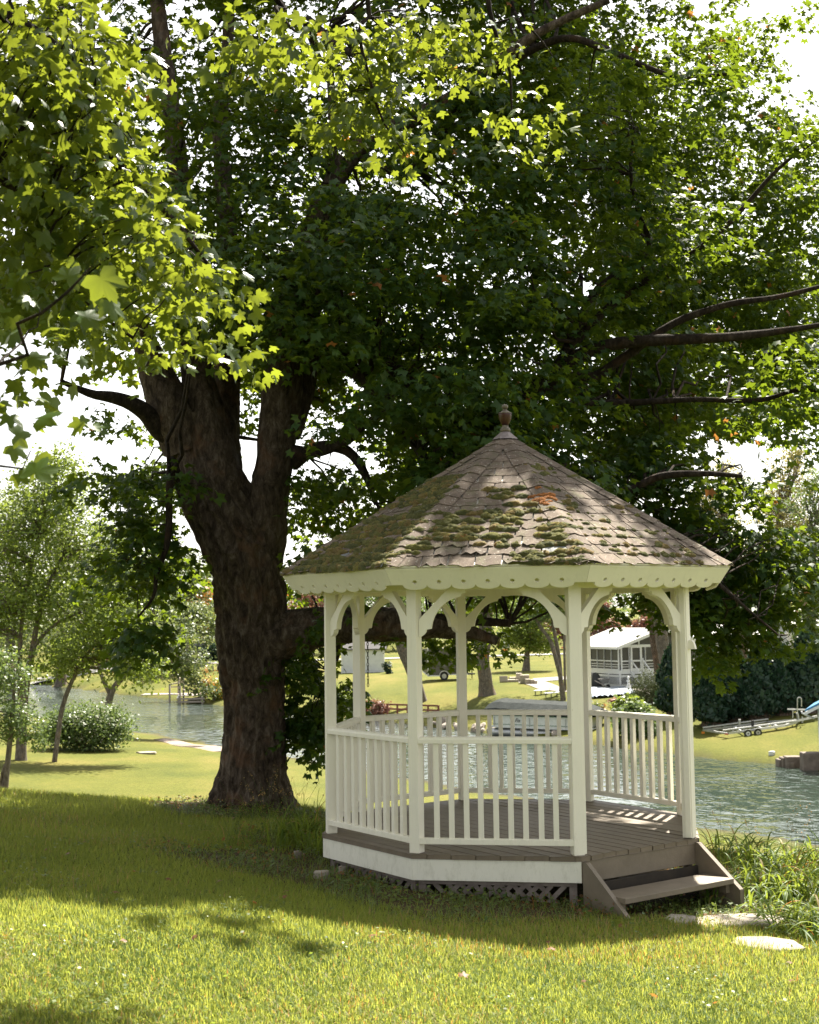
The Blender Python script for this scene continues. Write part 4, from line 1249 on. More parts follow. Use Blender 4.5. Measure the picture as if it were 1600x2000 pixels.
def build_grass():
    r_ = np.random.default_rng(11)
    # mown lawn in the foreground, thinning with distance
    N = 470000
    y = 5.6 + (18.4 - 5.6) * r_.random(N) ** 1.15
    x = (r_.random(N) * 2 - 1) * (y * .33 + .5)
    dens = np.clip(1.25 - (y - 6) / 16, .3, 1)
    bd = bedmask(x, y)
    q = -(NX * (x - P0X) + NY * (y - P0Y))
    keep = (r_.random(N) < dens * (1 - bd * .93)) & not_deck(x, y) & (y < 18.2)
    x, y = x[keep], y[keep]
    P = on_ground(x, y, -.004)
    n = len(P)
    pv = vnoise(np.stack([x * .9, y * .9, np.zeros(n) + 5], 1))
    h = (.034 + .030 * r_.random(n) + .022 * pv) * (1 + .25 * (y > 12))
    w = .0029 + .0022 * r_.random(n) + .00024 * y
    nr = y < 8.2
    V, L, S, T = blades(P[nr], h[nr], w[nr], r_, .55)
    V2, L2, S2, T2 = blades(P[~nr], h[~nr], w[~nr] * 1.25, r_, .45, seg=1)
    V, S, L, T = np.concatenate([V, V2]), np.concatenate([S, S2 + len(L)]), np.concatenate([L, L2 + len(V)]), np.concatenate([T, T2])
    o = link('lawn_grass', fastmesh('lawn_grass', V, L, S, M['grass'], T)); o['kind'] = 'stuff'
    tag(o, 'short mown lawn grass in shade and sun in front of the gazebo', 'grass')
    # clover and plantain leaves scattered through the lawn
    N = 16000
    y = 5.8 + 9 * r_.random(N) ** 1.3; x = (r_.random(N) * 2 - 1) * (y * .33 + .4)
    cl = vnoise(np.stack([x * 1.9 + 30, y * 1.9, np.zeros(N)], 1))
    k_ = (cl > .62) & not_deck(x, y, 1.9) | (r_.random(N) < .03); x, y = x[k_], y[k_]; n = len(x)
    P = on_ground(x, y, .03); P[:, 2] += .025 * r_.random(n)
    Xd = r_.normal(0, 1, (n, 3)); Xd[:, 2] *= .3; Zd = np.array([0, 0, 1.]) + r_.normal(0, .3, (n, 3)); X, Y, Z = frames(Xd, Zd)
    tt = np.minimum(r_.random(n) * .9, .9)
    o = link('clover', instance_mesh('clover', QUAD[0], QUAD[1], P, X, Y, Z, .014 + .020 * r_.random(n), M['leaf_bright'], tt)); tag(o, 'patches of clover and broad weeds growing through the lawn', 'clover', kind='stuff')
    # weeds and creeping leaves over the bed round the gazebo
    N = 60000
    x = r_.uniform(-3.6, 4.2, N); y = r_.uniform(8.8, 17.6, N)
    bd = bedmask(x, y)
    cl = vnoise(np.stack([x * 2.2, y * 2.2, np.zeros(N)], 1))
    keep = (bd * (cl > .36) > r_.random(N) * 1.1) & not_deck(x, y, 1.50)
    x, y = x[keep], y[keep]; n = len(x)
    P = on_ground(x, y, .01); P[:, 2] += r_.random(n) ** 2 * .085
    Xd = r_.normal(0, 1, (n, 3)); Xd[:, 2] *= .4; Zd = np.array([0, 0, 1.]) + r_.normal(0, .45, (n, 3))
    X, Y, Z = frames(Xd, Zd)
    tint = np.clip(r_.random(n) * .9, 0, .92)
    br = vnoise(np.stack([x * 1.6 + 9, y * 1.6, np.zeros(n)], 1))
    tint[(br > .60) & (r_.random(n) < .35)] = 1.0; tint[r_.random(n) < .03] = 1
    wl = (np.array([(0, 0, 0), (.35, .30, .04), (.75, .26, .0), (1, 0, -.08), (.75, -.26, 0), (.35, -.30, .04)], float), [(0, 1, 2, 3), (0, 3, 4, 5)])
    me = instance_mesh('weeds', wl[0], wl[1], P, X, Y, Z, .018 + .030 * r_.random(n) ** 2, M['weed'], tint)
    o = link('ground_cover', me); tag(o, 'low creeping weeds and brown leaf litter around the foot of the gazebo', 'ground cover', kind='stuff')
    N = 26000
    x = r_.uniform(-3.4, 4.0, N); y = r_.uniform(8.8, 17.6, N)
    cl = vnoise(np.stack([x * 1.7 + 4, y * 1.7, np.zeros(N)], 1))
    keep = (bedmask(x, y) > .3) & (cl > .42) & not_deck(x, y, 1.62)
    P = on_ground(x[keep], y[keep]); n = len(P)
    V, L, S, T = blades(P, .05 + .10 * r_.random(n) ** 2, .005 + .004 * r_.random(n), r_, .8, seg=3)
    tt = T.copy(); o = link('weedy_grass', fastmesh('weedy_grass', V, L, S, M['weed'], tt)); tag(o, 'coarse tufts of weedy grass in the bed by the gazebo skirt', 'grass', kind='stuff')
    # twigs and dead leaves
    n = 70
    x = r_.uniform(-3.2, 3.4, n); y = r_.uniform(6.5, 16.5, n); k_ = not_deck(x, y, 1.7); x, y = x[k_], y[k_]; n = len(x)
    Xd = r_.normal(0, 1, (n, 3)); Xd[:, 2] *= .2; Zd = np.array([0, 0, 1.]) + r_.normal(0, .3, (n, 3)); X, Y, Z = frames(Xd, Zd)
    me = instance_mesh('dead_leaves', LEAF1[0], LEAF1[1], on_ground(x, y, .045), X, Y, Z, .025 + .02 * r_.random(n), M['weed'], np.full(n, 1.0))
    o = link('dead_leaves', me); tag(o, 'scattered curled brown leaves lying on the lawn', 'fallen leaves', kind='stuff')
build_grass()

def strap_plant(name, c, n, h, w, mat, label, group, spread=.10, arch=1.0, flowers=0, seedv=0, cat='plant'):
    """clump of arching strap leaves"""
    r_ = np.random.default_rng(seedv + 100)
    V = []; L = []; S = []; T = []; off = 0; ls = 0
    t = root(name, c, label, cat, group)
    for i in range(n):
        a = r_.random() * 2 * np.pi; b = np.array([c[0] + spread * r_.normal(), c[1] + spread * r_.normal(), c[2] - .01])
        d = np.array([math.cos(a), math.sin(a), 0]); sd = np.array([-d[1], d[0], 0])
        hh = h * r_.uniform(.6, 1.15); ar = arch * r_.uniform(.35, 1.1); sg = 8; ti = min(.92, r_.random() * .92) if r_.random() > .05 else 1
        tw = r_.normal(0, .25)
        for j in range(sg + 1):
            f = j / sg
            x_ = hh * ar * (f ** 1.7) * .85; z_ = hh * (f * (1.35 - .35 * ar) - ar * .78 * f ** 3.0)
            p = b + d * x_ + np.array([0, 0, max(z_, .012)]) + sd * tw * f * f * hh * .5
            ww = w * (.55 + .9 * f) * (1 - f ** 2.4) / 1.2 + .0008
            V += [p - sd * ww, p + np.array([0, 0, -ww * .5]), p + sd * ww]
        for j in range(sg):
            q = off + j * 3
            for s2 in (0, 1):
                L += [q + s2, q + s2 + 1, q + s2 + 4, q + s2 + 3]; S.append(ls); ls += 4; T.append(ti)
        off += 3 * (sg + 1)
    link('leaves', fastmesh('leaves', np.array(V), L, S, mat, T, smooth=True), t)
    if flowers:
        segs = []; SP = []
        for i in range(flowers):
            a = r_.random() * 2 * np.pi; b = np.array([c[0] + spread * r_.normal(), c[1] + spread * r_.normal(), c[2]])
            e = b + np.array([math.cos(a) * .12, math.sin(a) * .12, h * r_.uniform(.95, 1.5)]); f = np.linspace(0, 1, 6)[:, None]
            path = b * (1 - f) + e * f + np.array([math.cos(a), math.sin(a), 0]) * (f ** 3) * .12
            segs.append(np.concatenate([path, .0022 * (1 - .6 * f)], 1))
            for _ in range(9): SP.append(path[-1] - (path[-1] - path[-2]) * r_.random() * 1.3 + r_.normal(0, .012, 3))
        Vv, Fq = twig_mesh(segs, 3)
        link('flower_stalk', fastmesh('flower_stalk', Vv, Fq.ravel(), np.arange(len(Fq)) * 4, M['weed']), t)
        SP = np.array(SP); X, Y, Z = frames(r_.normal(0, 1, (len(SP), 3)), r_.normal(0, 1, (len(SP), 3)))
        link('seed_heads', instance_mesh('seed_heads', QUAD[0], QUAD[1], SP, X, Y, Z, np.full(len(SP), .016), M['strap'], np.full(len(SP), 1.0)), t)
    return t
DAY = [(1400, 1640, 34, .50, 'daylily clump at the back right corner post of the gazebo'), (1440, 1668, 40, .52, 'daylily clump just right of the top of the steps'),
       (1490, 1690, 42, .55, 'daylily clump in the bed one step right of the stringer'), (1550, 1700, 42, .58, 'daylily clump under the far seed heads by the water'),
       (1600, 1690, 36, .55, 'daylily clump half cut by the right edge near the water'), (1470, 1735, 44, .50, 'bright daylily clump leaning on the right stringer of the steps'),
       (1540, 1752, 46, .52, 'sunlit daylily clump in the middle of the right bed'), (1610, 1760, 44, .55, 'daylily clump at the right edge level with the tread'),
       (1560, 1812, 40, .46, 'lowest daylily clump drooping over the lawn by the flagstones'), (1622, 1830, 36, .46, 'daylily clump at the right edge beside the last flagstone'),
       (1505, 1778, 26, .34, 'small daylily clump beside the foot of the steps')]
for i, (u, v, n, h, lab) in enumerate(DAY):
    strap_plant('daylily', G(u, v + 8), int(n * 1.5), h * .86, .0125, M['strap'], lab, 'daylilies right of the steps',   .14, 1.3, 4 if i in (1, 2, 3, 4) else 0, i)
DAYL = [(600, 1640, 50, .42, 'dark daylily clump against the left corner of the gazebo'), (560, 1655, 34, .40, 'dark strap leaved clump a little left of the gazebo corner'),
        (625, 1668, 26, .30, 'short strap leaved clump at the left skirt corner'), (1385, 1772, 13, .24, 'small arching tuft growing before the step')]
for i, (u, v, n, h, lab) in enumerate(DAYL):
    strap_plant('daylily', G(u, v), int(n * 1.8), h, .010, M['strap'], lab, None, .10 if i < 3 else .03, 1.0, 3 if i < 2 else 0, 40 + i)
for i, (u, v, n, h, lab) in enumerate([(500, 1600, 40, .42, 'thin tall grass tuft at the right foot of the maple trunk'), (530, 1630, 46, .46, 'pale arching grass tuft between the maple and the gazebo'),
                                       (455, 1650, 30, .34, 'long loose grass tuft lying out over the shaded lawn'), (585, 1600, 34, .42, 'grass tuft with seed heads behind the left gazebo corner')]):
    strap_plant('grass_tuft', G(u, v), n, h, .0032, M['strap'], lab, 'tall grass tufts by the maple', .10, 1.25, 6, 60 + i)

# ------------------------------------------------------------------ stones in front
def stone(name, c, sx, sy, sz, mat, label=None, cat=None, group=None, parent=None, rz=0, seedv=0, sides=11, rough=.18, flat=True):
    r_ = random.Random(seedv)
    mb = MB(); rad = [1 + r_.uniform(-rough, rough) for _ in range(sides)]
    rings = [(0, -.5), (.92, -.5), (1.02, -.1), (1.0, .3), (.93, .46), (.80, .5)]
    vs = [(0, 0, -.5 * sz)]
    idx = []
    cr_, sr_ = math.cos(rz), math.sin(rz)
    def P(x, y, z): return (c[0] + x * cr_ - y * sr_, c[1] + x * sr_ + y * cr_, c[2] + z)
    vs = [P(0, 0, -.5 * sz)]
    for rr, zz in rings[1:]:
        for k in range(sides):
            a = 2 * math.pi * k / sides; q = rr * rad[k] * r_.uniform(.97, 1.03)
            vs.append(P(math.cos(a) * q * sx / 2, math.sin(a) * q * sy / 2, (zz + r_.uniform(-.05, .05)) * sz))
    vs.append(P(0, 0, .5 * sz))
    fs = [(0, 1 + (k + 1) % sides, 1 + k) for k in range(sides)]
    for j in range(len(rings) - 2):
        for k in range(sides):
            k2 = (k + 1) % sides; b = 1 + j * sides
            fs.append((b + k, b + k2, b + sides + k2, b + sides + k))
    last = 1 + (len(rings) - 2) * sides
    fs += [(last + k, last + (k + 1) % sides, len(vs) - 1) for k in range(sides)]
    mb.add(vs, fs)
    o = part(name, mb, mat, parent)
    if label: tag(o, label, cat, group)
    return o
M['flag'] = simple('pale_flagstone', (.20, .175, .14), (.36, .32, .27), .9, 5, bstr=.4, bscale=18)
M['rock'] = simple('fieldstone', (.20, .17, .14), (.42, .37, .32), .9, 4, bstr=.5, bscale=9)
M['limestone'] = simple('limestone_slab', (.28, .24, .19), (.40, .36, .30), .9, 2.5, bstr=.4, bscale=7)
for i, (u, v, sx, sy, lab) in enumerate([(1420, 1803, .78, .42, 'wide pale flagstone in the grass just off the steps'), (1330, 1800, .34, .22, 'small flagstone half grown over left of the wide one'), (1500, 1850, .44, .40, 'square pale flagstone nearest the camera in the lawn')]):
    p = G(u, v); stone('flagstone', p + np.array([0, 0, .010]), sx, sy, .035, M['flag'], lab, 'flagstone', 'flagstones leading to the steps', rz=.2 + i, seedv=i, sides=7, rough=.24)
for i, (u, v, sx, lab) in enumerate([(628, 1716, .12, 'pale stone farthest left under the gazebo skirt'), (672, 1706, .13, 'pale rounded stone against the left lattice'), (728, 1712, .12, 'grey stone leaning on the lattice by the front corner'), (582, 1676, .07, 'small pale stone in the weeds left of the gazebo')]):
    stone('stone', G(u, v) + np.array([0, 0, .03]), sx, sx * .7, .07, M['rock'], lab, 'stone', 'stones along the gazebo skirt', rz=i, seedv=20 + i)

# ------------------------------------------------------------------ far trees
def crown_leaves(blobs, n, size, r_, shell=.55, flat=.7, droop=0.0, long=1.0):
    """leaf faces spread through a set of blobs (x, y, z, rx, ry, rz, weight)"""
    B = np.array(blobs, float); w = B[:, 3] * B[:, 4] * B[:, 5] * (B[:, 6] if B.shape[1] > 6 else 1); w = w ** .75; w /= w.sum()
    # clumps inside each blob
    nc = max(14, n // 26)
    ci = r_.choice(len(B), nc, p=w)
    d = norm(r_.normal(0, 1, (nc, 3))); rr = (shell + (1 - shell) * r_.random(nc)) ** .8
    cc = B[ci, :3] + d * rr[:, None] * B[ci, 3:6]
    k = r_.integers(0, nc, n)
    cr = (B[ci, 3:6].mean(1) * .24)[k][:, None]
    off = r_.normal(0, 1, (n, 3)) * cr * np.array([1, 1, flat])
    off[:, 2] -= droop * r_.random(n) ** 1.5 * cr[:, 0] * 3
    P = cc[k] + off
    Z = np.array([0, 0, .6]) + r_.normal(0, .65, (n, 3)) + d[k] * .5
    X = r_.normal(0, 1, (n, 3)); X[:, 2] = X[:, 2] * .5 - .35 - droop
    X, Y, Z = frames(X, Z)
    tint = np.clip(r_.random(n) * .75 + (r_.random(nc) * .2)[k], 0, .92)
    return P, X, Y, Z, size * np.exp(r_.normal(0, .25, n)), tint, cc
def far_tree(base, height, blobs, n, leaf, mat, label, name='tree', tr=.2, group=None, stems=None, seedv=0, cat='tree', odd=0, lean=0, shell=.55, droop=0, bark='bark_grey', trunk_top=.62):
    """blobs relative to the base, in metres"""
    r_ = np.random.default_rng(seedv + 500)
    t = root(name, base, label, cat, group)
    Bs = [(base[0] + b[0], base[1] + b[1], base[2] + b[2], b[3], b[4], b[5], b[6] if len(b) > 6 else 1) for b in blobs]
    P, X, Y, Z, s, ti, cc = crown_leaves(Bs, n, leaf, r_, shell, .7, droop)
    if odd:
        o_ = vnoise(P / leaf / 9) > (1 - odd); ti[o_ & (r_.random(n) < .7)] = 1.0
    link('crown', instance_mesh('crown', QUAD[0], QUAD[1], P, X, Y, Z, s, mat, ti), t, kind='stuff')
    if stems is None:
        stems = [[(0, 0, -.3, tr * 1.25), (lean * .2, 0, height * .15, tr), (lean * .6, 0, height * .4, tr * .8), (lean, 0, height * trunk_top, tr * .45)]]
    nodes = []; bl = []
    for j, st in enumerate(stems):
        p = np.array(st, float); p[:, :3] += base
        L = limb_len(p)
        b = bark_tube(p, max(10, min(60, int(L / .25))), 12, p[0, 3] * .10, 3 / p[0, 3] * .4, .8, j + seedv, .3 if j == 0 else None)
        bl.append(b); nodes.append(smooth_path(p, 10)[3:])
    link('trunk', quads_mesh('trunk', bl, M[bark]), t)
    nodes = np.concatenate(nodes)
    segs = connect_twigs(cc[::3], nodes, r_, r1=.012 * leaf / .12, rmax=tr * .35, maxd=height * .6)
    if segs:
        V, Fq = twig_mesh(segs, 4); link('branches', fastmesh('branches', V, Fq.ravel(), np.arange(len(Fq)) * 4, M[bark], smooth=True), t, kind='stuff')
    return t
def px(n_, s): return n_ * s / FPX      # photograph pixels to metres at distance s

# left bank of the near lawn
def by(u, s, dz=0):
    """a point on the ground at distance s under picture column u"""
    lo = EYE + ray(u, 1300) * s; return np.array([lo[0], lo[1], float(ground(lo[0], lo[1])) + dz])
b = by(12, 44)
far_tree(b, 5.2, [(.25, 0, 3.4, .9, .9, 1.1), (-.3, .2, 2.7, .9, .8, .8), (.7, 0, 2.5, .7, .7, .5), (.1, 0, 4.3, .7, .7, .8), (1.0, .1, 1.9, .4, .4, .3)], 4600, .10, M['leaf_mid'], 'small dark leaved tree with a split trunk at the left edge of the sunny lawn', tr=.10, seedv=1, lean=.35,
         stems=[[(-.1, 0, -.2, .16), (.05, 0, .8, .10), (.12, 0, 1.6, .085), (.25, 0, 3.0, .06), (.3, 0, 4.4, .03)], [(.05, .05, -.1, .06), (-.12, .05, .5, .05), (-.08, 0, 1.0, .045), (.12, 0, 1.45, .04)]], odd=.12)
b = G(168, 1466)
S_ = b[1]
k_ = S_ / FPX
bush = root('bush', b, 'rounded flowering bush with dark shaded underside standing alone on the sunny lawn', 'bush')
r_ = np.random.default_rng(77)
P, X, Y, Z, s_, ti, cc = crown_leaves([(b[0], b[1] + .3, b[2] + px(38, S_), px(78, S_), px(75, S_), px(36, S_)), (b[0] + px(18, S_), b[1], b[2] + px(55, S_), px(58, S_), px(60, S_), px(27, S_)), (b[0] - px(40, S_), b[1], b[2] + px(50, S_), px(40, S_), px(50, S_), px(28, S_))], 16000, .14, r_, .6, .8)
keep = P[:, 2] > b[2] + .05
link('foliage', instance_mesh('foliage', QUAD[0], QUAD[1], P[keep], X[keep], Y[keep], Z[keep], s_[keep], M['leaf_mid'], ti[keep]), bush, kind='stuff')
wf = leaf_mat('white_blossom', (.45, .42, .35), (.62, .58, .5), (.5, .48, .4), .3)
P, X, Y, Z, s_, ti, cc = crown_leaves([(b[0] + px(25, S_), b[1] - px(30, S_), b[2] + px(50, S_), px(45, S_), px(45, S_), px(28, S_))], 700, .06, r_, .9, .8)
link('blossom', instance_mesh('blossom', QUAD[0], QUAD[1], P, X, Y, Z, s_, wf, ti), bush, kind='stuff')
mb = MB()
for q in range(9): 
    a = q * .7; mb.tube([b + np.array([.1 * math.cos(a), .1 * math.sin(a), -.1]), b + np.array([.8 * math.cos(a), .8 * math.sin(a), 1.0])], [.05, .03], 6)
part('stems', mb, M['bark_grey'], bush)

b = by(42, 62)
far_tree(b, 13.0, [(1.44, 0.0, 12.24, 2.28, 2.64, 2.28), (-0.6, 0.0, 10.32, 2.4, 2.64, 2.16), (3.36, 0.0, 9.6, 2.28, 2.4, 1.92), (0.72, 0.0, 7.68, 2.64, 2.64, 1.92), (4.32, 0.0, 6.72, 2.28, 2.4, 1.8), (-1.92, 0.0, 6.72, 1.92, 2.4, 2.04), (5.28, 0.48, 4.56, 1.68, 1.92, 1.32), (2.16, 0.0, 4.8, 1.92, 2.16, 1.2), (-1.2, 0.0, 4.32, 1.56, 1.68, 1.08), (1.8, 0.0, 14.28, 1.08, 1.2, 0.96)], 30000, .17, M['leaf_bright'],
         'tall airy multi stemmed tree with bright yellow green leaves on the left bank', tr=.2, seedv=2, shell=.2,
         stems=[[(0, 0, -.2, .24), (.1, 0, 2.5, .2), (.5, 0, 5, .15), (1.0, 0, 7.6, .10), (1.9, 0, 9.6, .05)], [(-.1, 0, -.2, .14), (-.05, 0, 3, .11), (.0, 0, 6.5, .08), (.7, 0, 10.5, .04)], [(.5, 0, 5.2, .09), (1.4, 0, 6.2, .07), (2.8, 0, 6.9, .05), (4, 0, 7.2, .03)], [(1.6, 0, -.1, .12), (2.0, 0, 2.6, .10), (2.9, 0, 4.6, .07), (3.9, 0, 5.8, .04)]])
b = by(190, 84)
far_tree(b, 8.5, [(1.44, 0, 7.290000000000001, 3.0, 2, 2.08), (4.08, 0, 5.940000000000001, 2.5, 2, 1.6900000000000002), (5.52, 0.2, 4.32, 1.875, 1.6, 1.1700000000000002), (-0.96, 0, 6.21, 2.25, 2, 1.8199999999999998), (2.64, 0, 4.59, 2.125, 1.6, 1.04), (6.72, 0.2, 2.9700000000000006, 1.0, 1, 0.78), (0.0, 0, 9.18, 2.25, 1.8, 1.56), (2.5, 0, 9.3, 2.2, 2, 1.5)], 20000, .18, M['leaf_tips'], 'spreading tree with orange tipped leaves leaning over the canal behind the bush', tr=.2, seedv=3, odd=.22, shell=.3,
         stems=[[(.6, 0, -.3, .30), (.7, 0, 1.5, .24), (1.1, 0, 3.0, .18), (2.6, 0, 4.4, .10), (3.6, 0, 5, .05)], [(.9, 0, 2.4, .14), (.2, 0, 4, .10), (-.2, 0, 6, .05)]])
def by(u, s, dz=0):
    """a point on the ground at distance s under picture column u"""
    lo = EYE + ray(u, 1300) * s; return np.array([lo[0], lo[1], float(ground(lo[0], lo[1])) + dz])
BG = [  # u, distance, top v, half width px, n, leaf, mat, label, seed, odd, droop
    (20, 150, 930, 95, 9000, .30, 'leaf_pale', 'pale willow like tree far left beyond the canal', 11, 0, .8),
    (120, 158, 952, 105, 11000, .30, 'leaf_pale', 'hazy pale willow standing behind the tall airy tree', 12, 0, .8),
    (215, 175, 1010, 70, 6500, .34, 'leaf_mid', 'mid green round tree peeping above the left bank trees', 13, 0, 0),
    (300, 185, 1030, 80, 7500, .34, 'leaf_mid', 'grey green tree behind the drooping maple tuft', 14, 0, 0),
    (365, 172, 1075, 75, 8000, .30, 'leaf_tips', 'tree with orange sprays and a stout trunk beside the dark stove', 15, .2, 0),
    (425, 186, 1060, 70, 7000, .32, 'leaf_bright', 'yellow green tree left of the maple trunk in the distance', 16, 0, 0),
    (610, 190, 1120, 60, 4500, .36, 'leaf_red', 'rusty red leaved tree glimpsed right of the maple trunk', 17, 0, 0),
    (690, 200, 1080, 80, 6000, .36, 'leaf_mid', 'green tree behind the white shed', 18, 0, 0),
    (800, 205, 1080, 90, 7000, .36, 'leaf_mid', 'green tree beyond the road behind the cargo trailer', 19, 0, 0),
    (910, 198, 1090, 70, 6000, .36, 'leaf_bright', 'light green tree beyond the road right of the cargo trailer', 20, 0, 0),
    (1085, 190, 1150, 55, 5000, .34, 'leaf_red', 'copper leaved tree behind the forked grey trunks', 21, 0, 0),
    (1170, 150, 1178, 50, 5500, .28, 'leaf_red', 'dark copper beech behind the porch roof at the left', 22, 0, 0),
    (1262, 150, 1190, 45, 4500, .28, 'leaf_red', 'pinkish smoke bush showing over the porch roof ridge', 23, 0, 0),
    (1330, 170, 1080, 70, 6000, .32, 'leaf_mid', 'tall green tree behind the porch house', 24, 0, 0),
    (1420, 168, 880, 85, 11000, .28, 'leaf_yellow', 'yellowish open tree rising above the maple boughs at right', 25, 0, 0),
    (1530, 160, 850, 95, 14000, .28, 'leaf_yellow', 'tall yellowish tree at the upper right beyond the roofs', 26, 0, 0),
    (1600, 140, 900, 60, 8000, .26, 'leaf_mid', 'dark spired conifer like tree at the right edge of the far trees', 27, 0, 0),
    (1480, 135, 1085, 70, 7000, .24, 'leaf_mid', 'mid green tree in front of the white houses', 28, 0, 0),
    (1590, 120, 1150, 50, 6000, .22, 'leaf_mid', 'feathery green tree at the right edge above the hedge', 29, 0, 0),
]
for (u, s, vt, hw, n, leaf, mt_, lab, sd, odd, dr) in BG:
    b = by(u, s); H = W(u, vt, s)[2] - b[2]; w_ = px(hw, s); q = random.Random(sd)
    low = .30 if H > 9 else .15
    bl = []
    nb = 9
    for j in range(nb):
        f = j / (nb - 1); zz = H * (low + (1 - low) * f * .92); rw = w_ * (.45 + .65 * math.sin(math.pi * min(1, .22 + f * .75)))
        bl.append((q.uniform(-.55, .55) * w_ * (1.1 - f * .6), q.uniform(-.4, .4) * w_, zz, rw * .62, rw * .62, H * .10))
    far_tree(b, H, bl, n, leaf, M[mt_], lab, tr=H * .022, seedv=sd, odd=odd, droop=dr, group='distant trees across the canal', shell=.35)
# far wooded belt closing the view
r_ = np.random.default_rng(3)
n = 42000
a = r_.uniform(-.55, .55, n); s = r_.uniform(212, 262, n)
x = a * s; y = s
top = 7 + 7 * vnoise(np.stack([a * 45, s * .06, np.zeros(n)], 1)) + 4 * vnoise(np.stack([a * 120, s * .1, np.ones(n)], 1))
P = np.stack([x, y, ground(x, y) + top * r_.random(n) ** .7], 1)
X, Y, Z = frames(r_.normal(0, 1, (n, 3)), np.array([0, -.4, .6]) + r_.normal(0, .6, (n, 3)))
ti = np.clip(vnoise(np.stack([a * 70, s * .05, P[:, 2] * .2], 1)) * .9, 0, .92)
o = link('distant_woods', instance_mesh('distant_woods', QUAD[0], QUAD[1], P, X, Y, Z, .75 * np.exp(r_.normal(0, .2, n)), M['leaf_mid'], ti))
tag(o, 'belt of woods closing the view beyond the far houses', 'woods', kind='stuff')

# named trunks across the water
def lone_trunk(rows, label, crown=None, n=0, leaf=.2, mt_='leaf_mid', seedv=0, bark='bark_grey', group='trees on the far bank'):
    base = np.array(W(rows[0][0], rows[0][1], rows[0][2])); 
    t = root('tree', base, label, 'tree', group)
    p = px_path(rows); p[0, 2] -= .2
    link('trunk', quads_mesh('trunk', [bark_tube(p, 60, 16, p[0, 3] * .09, 3.5, .9, seedv, .25)], M[bark]), t)
    if crown:
        rg = np.random.default_rng(seedv + 900)
        bl = [(*W(u, v, s), px(ru, s), px(ru, s), px(rv, s)) for u, v, s, ru, rv in crown]
        P, X, Y, Z, s_, ti, cc = crown_leaves(bl, n, leaf, rg, .4, .7)
        link('crown', instance_mesh('crown', QUAD[0], QUAD[1], P, X, Y, Z, s_, M[mt_], ti), t, kind='stuff')
        nodes = smooth_path(p, 14)[5:]
        segs = connect_twigs(cc[::3], nodes, rg, r1=.02, rmax=.09, maxd=9)
        if segs:
            V, Fq = twig_mesh(segs, 4); link('branches', fastmesh('branches', V, Fq.ravel(), np.arange(len(Fq)) * 4, M[bark], smooth=True), t, kind='stuff')
    return t
def gs(u, v): return float((G(u, v) - EYE) @ F_)
s = gs(952, 1358)
lone_trunk([(952, 1358, s, px(17, s)), (948, 1330, s, px(13, s)), (943, 1290, s, px(12, s)), (946, 1250, s, px(12, s)), (950, 1200, s, px(11, s)), (955, 1120, s, px(8, s))], 'stout grey trunk on the far lawn between the cargo trailer and the stone pile',
           [(950, 1150, s, 110, 45), (890, 1120, s, 80, 40), (1010, 1110, s, 80, 40)], 9000, .2, 'leaf_mid', 31)
s = gs(826, 1370)
lone_trunk([(826, 1370, s, px(9, s)), (812, 1330, s, px(10, s)), (800, 1300, s, px(11, s)), (786, 1262, s, px(12, s)), (776, 1210, s, px(12, s)), (770, 1140, s, px(8, s))], 'leaning grey trunk on the far lawn beside the white shed',
           [(770, 1120, s, 90, 45), (720, 1130, s, 60, 40)], 6000, .2, 'leaf_mid', 32)
s = gs(1028, 1310)
lone_trunk([(1028, 1310, s, px(8, s)), (1029, 1285, s, px(5, s)), (1032, 1250, s, px(4, s)), (1034, 1210, s, px(3, s))], 'young round crowned tree standing on the lawn before the far road',
           [(1030, 1235, s, 46, 26), (1000, 1248, s, 28, 16), (1058, 1255, s, 30, 20), (1025, 1205, s, 40, 22), (1010, 1180, s, 40, 24), (1060, 1190, s, 36, 24)], 10000, .22, 'leaf_bright', 33)
s = gs(1100, 1368)
lone_trunk([(1101, 1368, s, px(5.5, s)), (1094, 1320, s, px(4.2, s)), (1084, 1280, s, px(3.8, s)), (1074, 1250, s, px(3.5, s)), (1056, 1225, s, px(3, s)), (1044, 1205, s, px(2.5, s))], 'forked slender tree leaning left beside the covered boat',
           [(1050, 1190, s, 40, 22), (1090, 1180, s, 36, 22)], 3500, .16, 'leaf_mid', 34)
s2 = s + .6
lone_trunk([(1097, 1345, s2, px(4, s2)), (1094, 1300, s2, px(3.6, s2)), (1088, 1260, s2, px(3.4, s2)), (1081, 1225, s2, px(3, s2)), (1078, 1190, s2, px(2.4, s2))], 'straight slender trunk rising just behind the forked one', [(1085, 1165, s2, 36, 24)], 2000, .16, 'leaf_mid', 35)
s3 = gs(1104, 1350)
lone_trunk([(1104, 1350, s3, px(2.6, s3)), (1103, 1300, s3, px(2.4, s3)), (1102, 1240, s3, px(2.2, s3)), (1102, 1180, s3, px(1.8, s3))], 'thin upright trunk seen against the gazebo post', [(1104, 1160, s3, 30, 24)], 1500, .16, 'leaf_mid', 36)
s = gs(1284, 1345)
lone_trunk([(1284, 1345, s, px(6, s)), (1283, 1300, s, px(6, s)), (1277, 1260, s, px(6, s)), (1273, 1215, s, px(5.5, s)), (1270, 1170, s, px(5, s)), (1268, 1120, s, px(4, s))], 'slim brown trunk standing before the porch steps', [(1265, 1140, s, 40, 30)], 2500, .2, 'leaf_mid', 37, 'bark')
s = gs(1312, 1350)
